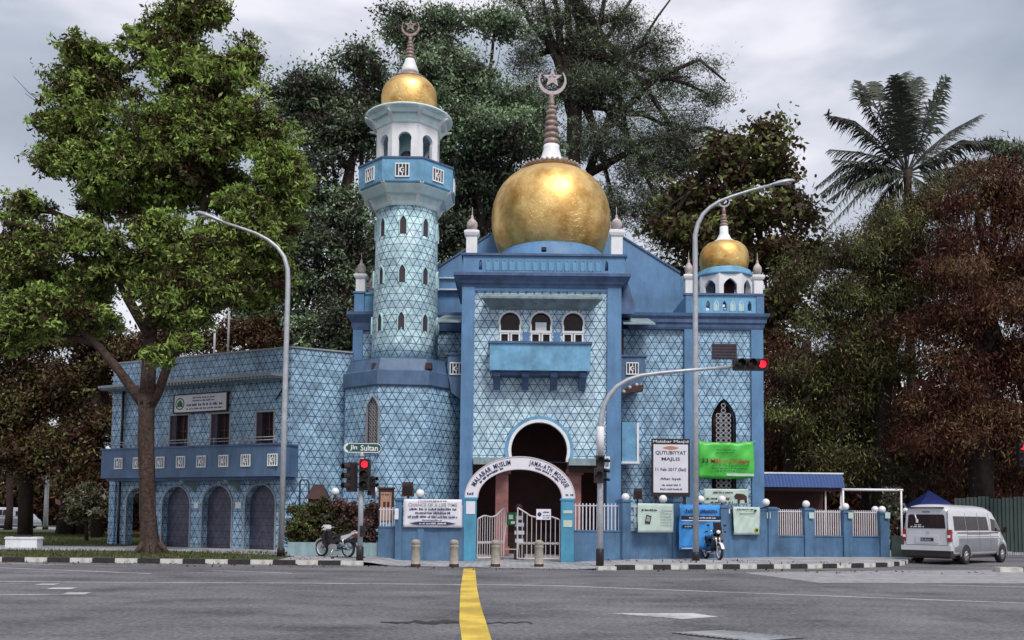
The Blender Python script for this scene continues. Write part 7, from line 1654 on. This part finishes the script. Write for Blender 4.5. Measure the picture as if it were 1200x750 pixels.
# a far wood closing the view
def wood(name, Y, x0, x1, z1, n, seed, m):
    rs = np.random.RandomState(seed); nc = n//30; cx = x0 + (x1-x0)*rs.rand(nc); hgt = z1*(.75 + .25*np.sin(cx*.35+seed) + .12*rs.randn(nc)); cz = hgt*rs.rand(nc)**.8; cy = Y + 6*rs.rand(nc)
    j = np.repeat(np.arange(nc), 30); C = np.c_[cx, cy, cz][j] + rs.randn(len(j),3)*np.array([1.1,1.1,.9]); C[:,2] = np.maximum(C[:,2], .05); tint = np.clip(np.where(rs.rand(nc) < .12, .4+.5*rs.rand(nc), .35*rs.rand(nc))[j] + .1*rs.randn(len(j)), 0, 1)
    o = leaf_mesh(name, C, .75, .40, .2, rs, tint, None, m, .4); o['kind'] = 'stuff'; return o
wood('far_wood', 74, 14, 60, 11.5, 60000, 2, LM['redd']); wood('far_wood', 122, -110, -40, 9, 40000, 3, LM['redd']); wood('far_wood', 78, -36, 12, 9, 40000, 4, LM['redd'])
# --- hedge in the planter and small plants
k34 = 34.6
def plant(name, label, cat, blobs, Y, n, L, Wd, m, seed, group=None, **kw):
    p = at(blobs[0][0], 640, Y); t = thing(name, label, cat, (p.x, Y, .45), 0, group); o = Vector((p.x, Y, .45)); B = []
    for px, py, rx_, ry_, dy in blobs: c = at(px, py, Y+dy)-o; B.append((c.x, c.y, max(.2, c.z), rx_*Y/F, .55, ry_*Y/F))
    st_ = MB()
    for i, q in enumerate(B): st_.tube([(q[0], q[1], 0), (q[0]+.05, q[1], q[2]*.6), (q[0]-.04, q[1], q[2])], [.03,.022,.01], 5)
    o1 = obj('stems', st_, MT['bark_d'], t); o1['kind'] = 'stuff'
    crown(t, B, n, L, Wd, m, seed, per=14, clump=.14, flat=.8, **kw); return t
plant('hedge', 'brown-green leafy hedge in the planter behind the motorcycle', 'hedge', [(350,612,16,22,0),(368,606,18,22,0),(385,608,18,22,0),(345,628,12,12,0),(375,628,30,10,-.1),(400,618,16,18,0)], k34, 15000, .13, .06, LM['hedge'], 71, bright=.35)
plant('bougainvillea', 'pinkish flowering bush behind the signal pole at the end of the hedge', 'bush', [(402,600,12,14,-.1),(415,604,14,18,0),(430,612,14,22,0),(418,628,20,10,0),(436,600,8,12,.1)], k34-.1, 9000, .12, .07, LM['pinkh'], 72, bright=.4)
p = at(373, 590, 35.6); t = thing('lantern_roof', 'small dark hipped roof poking above the hedge', 'roof', (p.x, 35.6, 0)); b = MB(); z0, z1 = az(373,585,35.6), az(373,568,35.6)
b.v += [(-.45,-.3,z0),(.45,-.3,z0),(.45,.3,z0),(-.45,.3,z0),(-.16,-.1,z1),(.16,-.1,z1),(.16,.1,z1),(-.16,.1,z1)]
for f_ in ((0,1,5,4),(1,2,6,5),(2,3,7,6),(3,0,4,7),(4,5,6,7),(3,2,1,0)): b.face(f_)
obj('roof', b, MT['maroon'], t); b = MB(); b.box(-.3,.3,-.2,.2,0,z0); obj('housing', b, MT['maroon'], t)
t = thing('pipe_hoop', 'thin dark pipe hoop standing at the left end of the hedge', 'pipe', (ax(356,600,35.4), 35.4, 0)); P = [(ax(px,py,35.4)-t.location.x, 0, az(px,py,35.4)) for px, py in ((351.5,595),(351.5,566),(353.5,562.5),(360,562.5),(362,566),(362,590))]
P[0] = (P[0][0], 0, 0); b = MB(); b.tube(P, .028, 6); obj('hoop', b, MT['ink'], t)
plant('creeper', 'sparse pale flowering creeper by the pipe frame left of the van', 'creeper', [(1043,578,8,8,0),(1038,590,7,8,0),(1046,604,8,10,0),(1040,618,6,10,0),(1050,590,6,8,0)], 41.5, 1400, .16, .09, LM['shrub'], 73, bright=.8)

# fallen leaves along the kerbs, verge and pavement
rs = np.random.RandomState(77); n = 900; x = rs.uniform(-20, 15, n); y = np.where(rs.rand(n) < .45, KL - .05 - rs.rand(n)**2*1.6, KL + .3 + rs.rand(n)*3.0); keep = (y < 29.3) | (x < xa) | ((x > 3.2) & (x < 12) & (y > 30.6))
x, y = x[keep], y[keep]; z = np.array([(.012 if yy < KL+.1 else hz(xx)+.02) for xx, yy in zip(x, y)])
o = leaf_mesh('fallen_leaves', np.c_[x, y, z], .12, .06, 0, rs, rs.rand(len(x)), None, LM['redd'], 6); o['kind'] = 'stuff'
for v in o.data.vertices: v.co.z = max(v.co.z, .006)
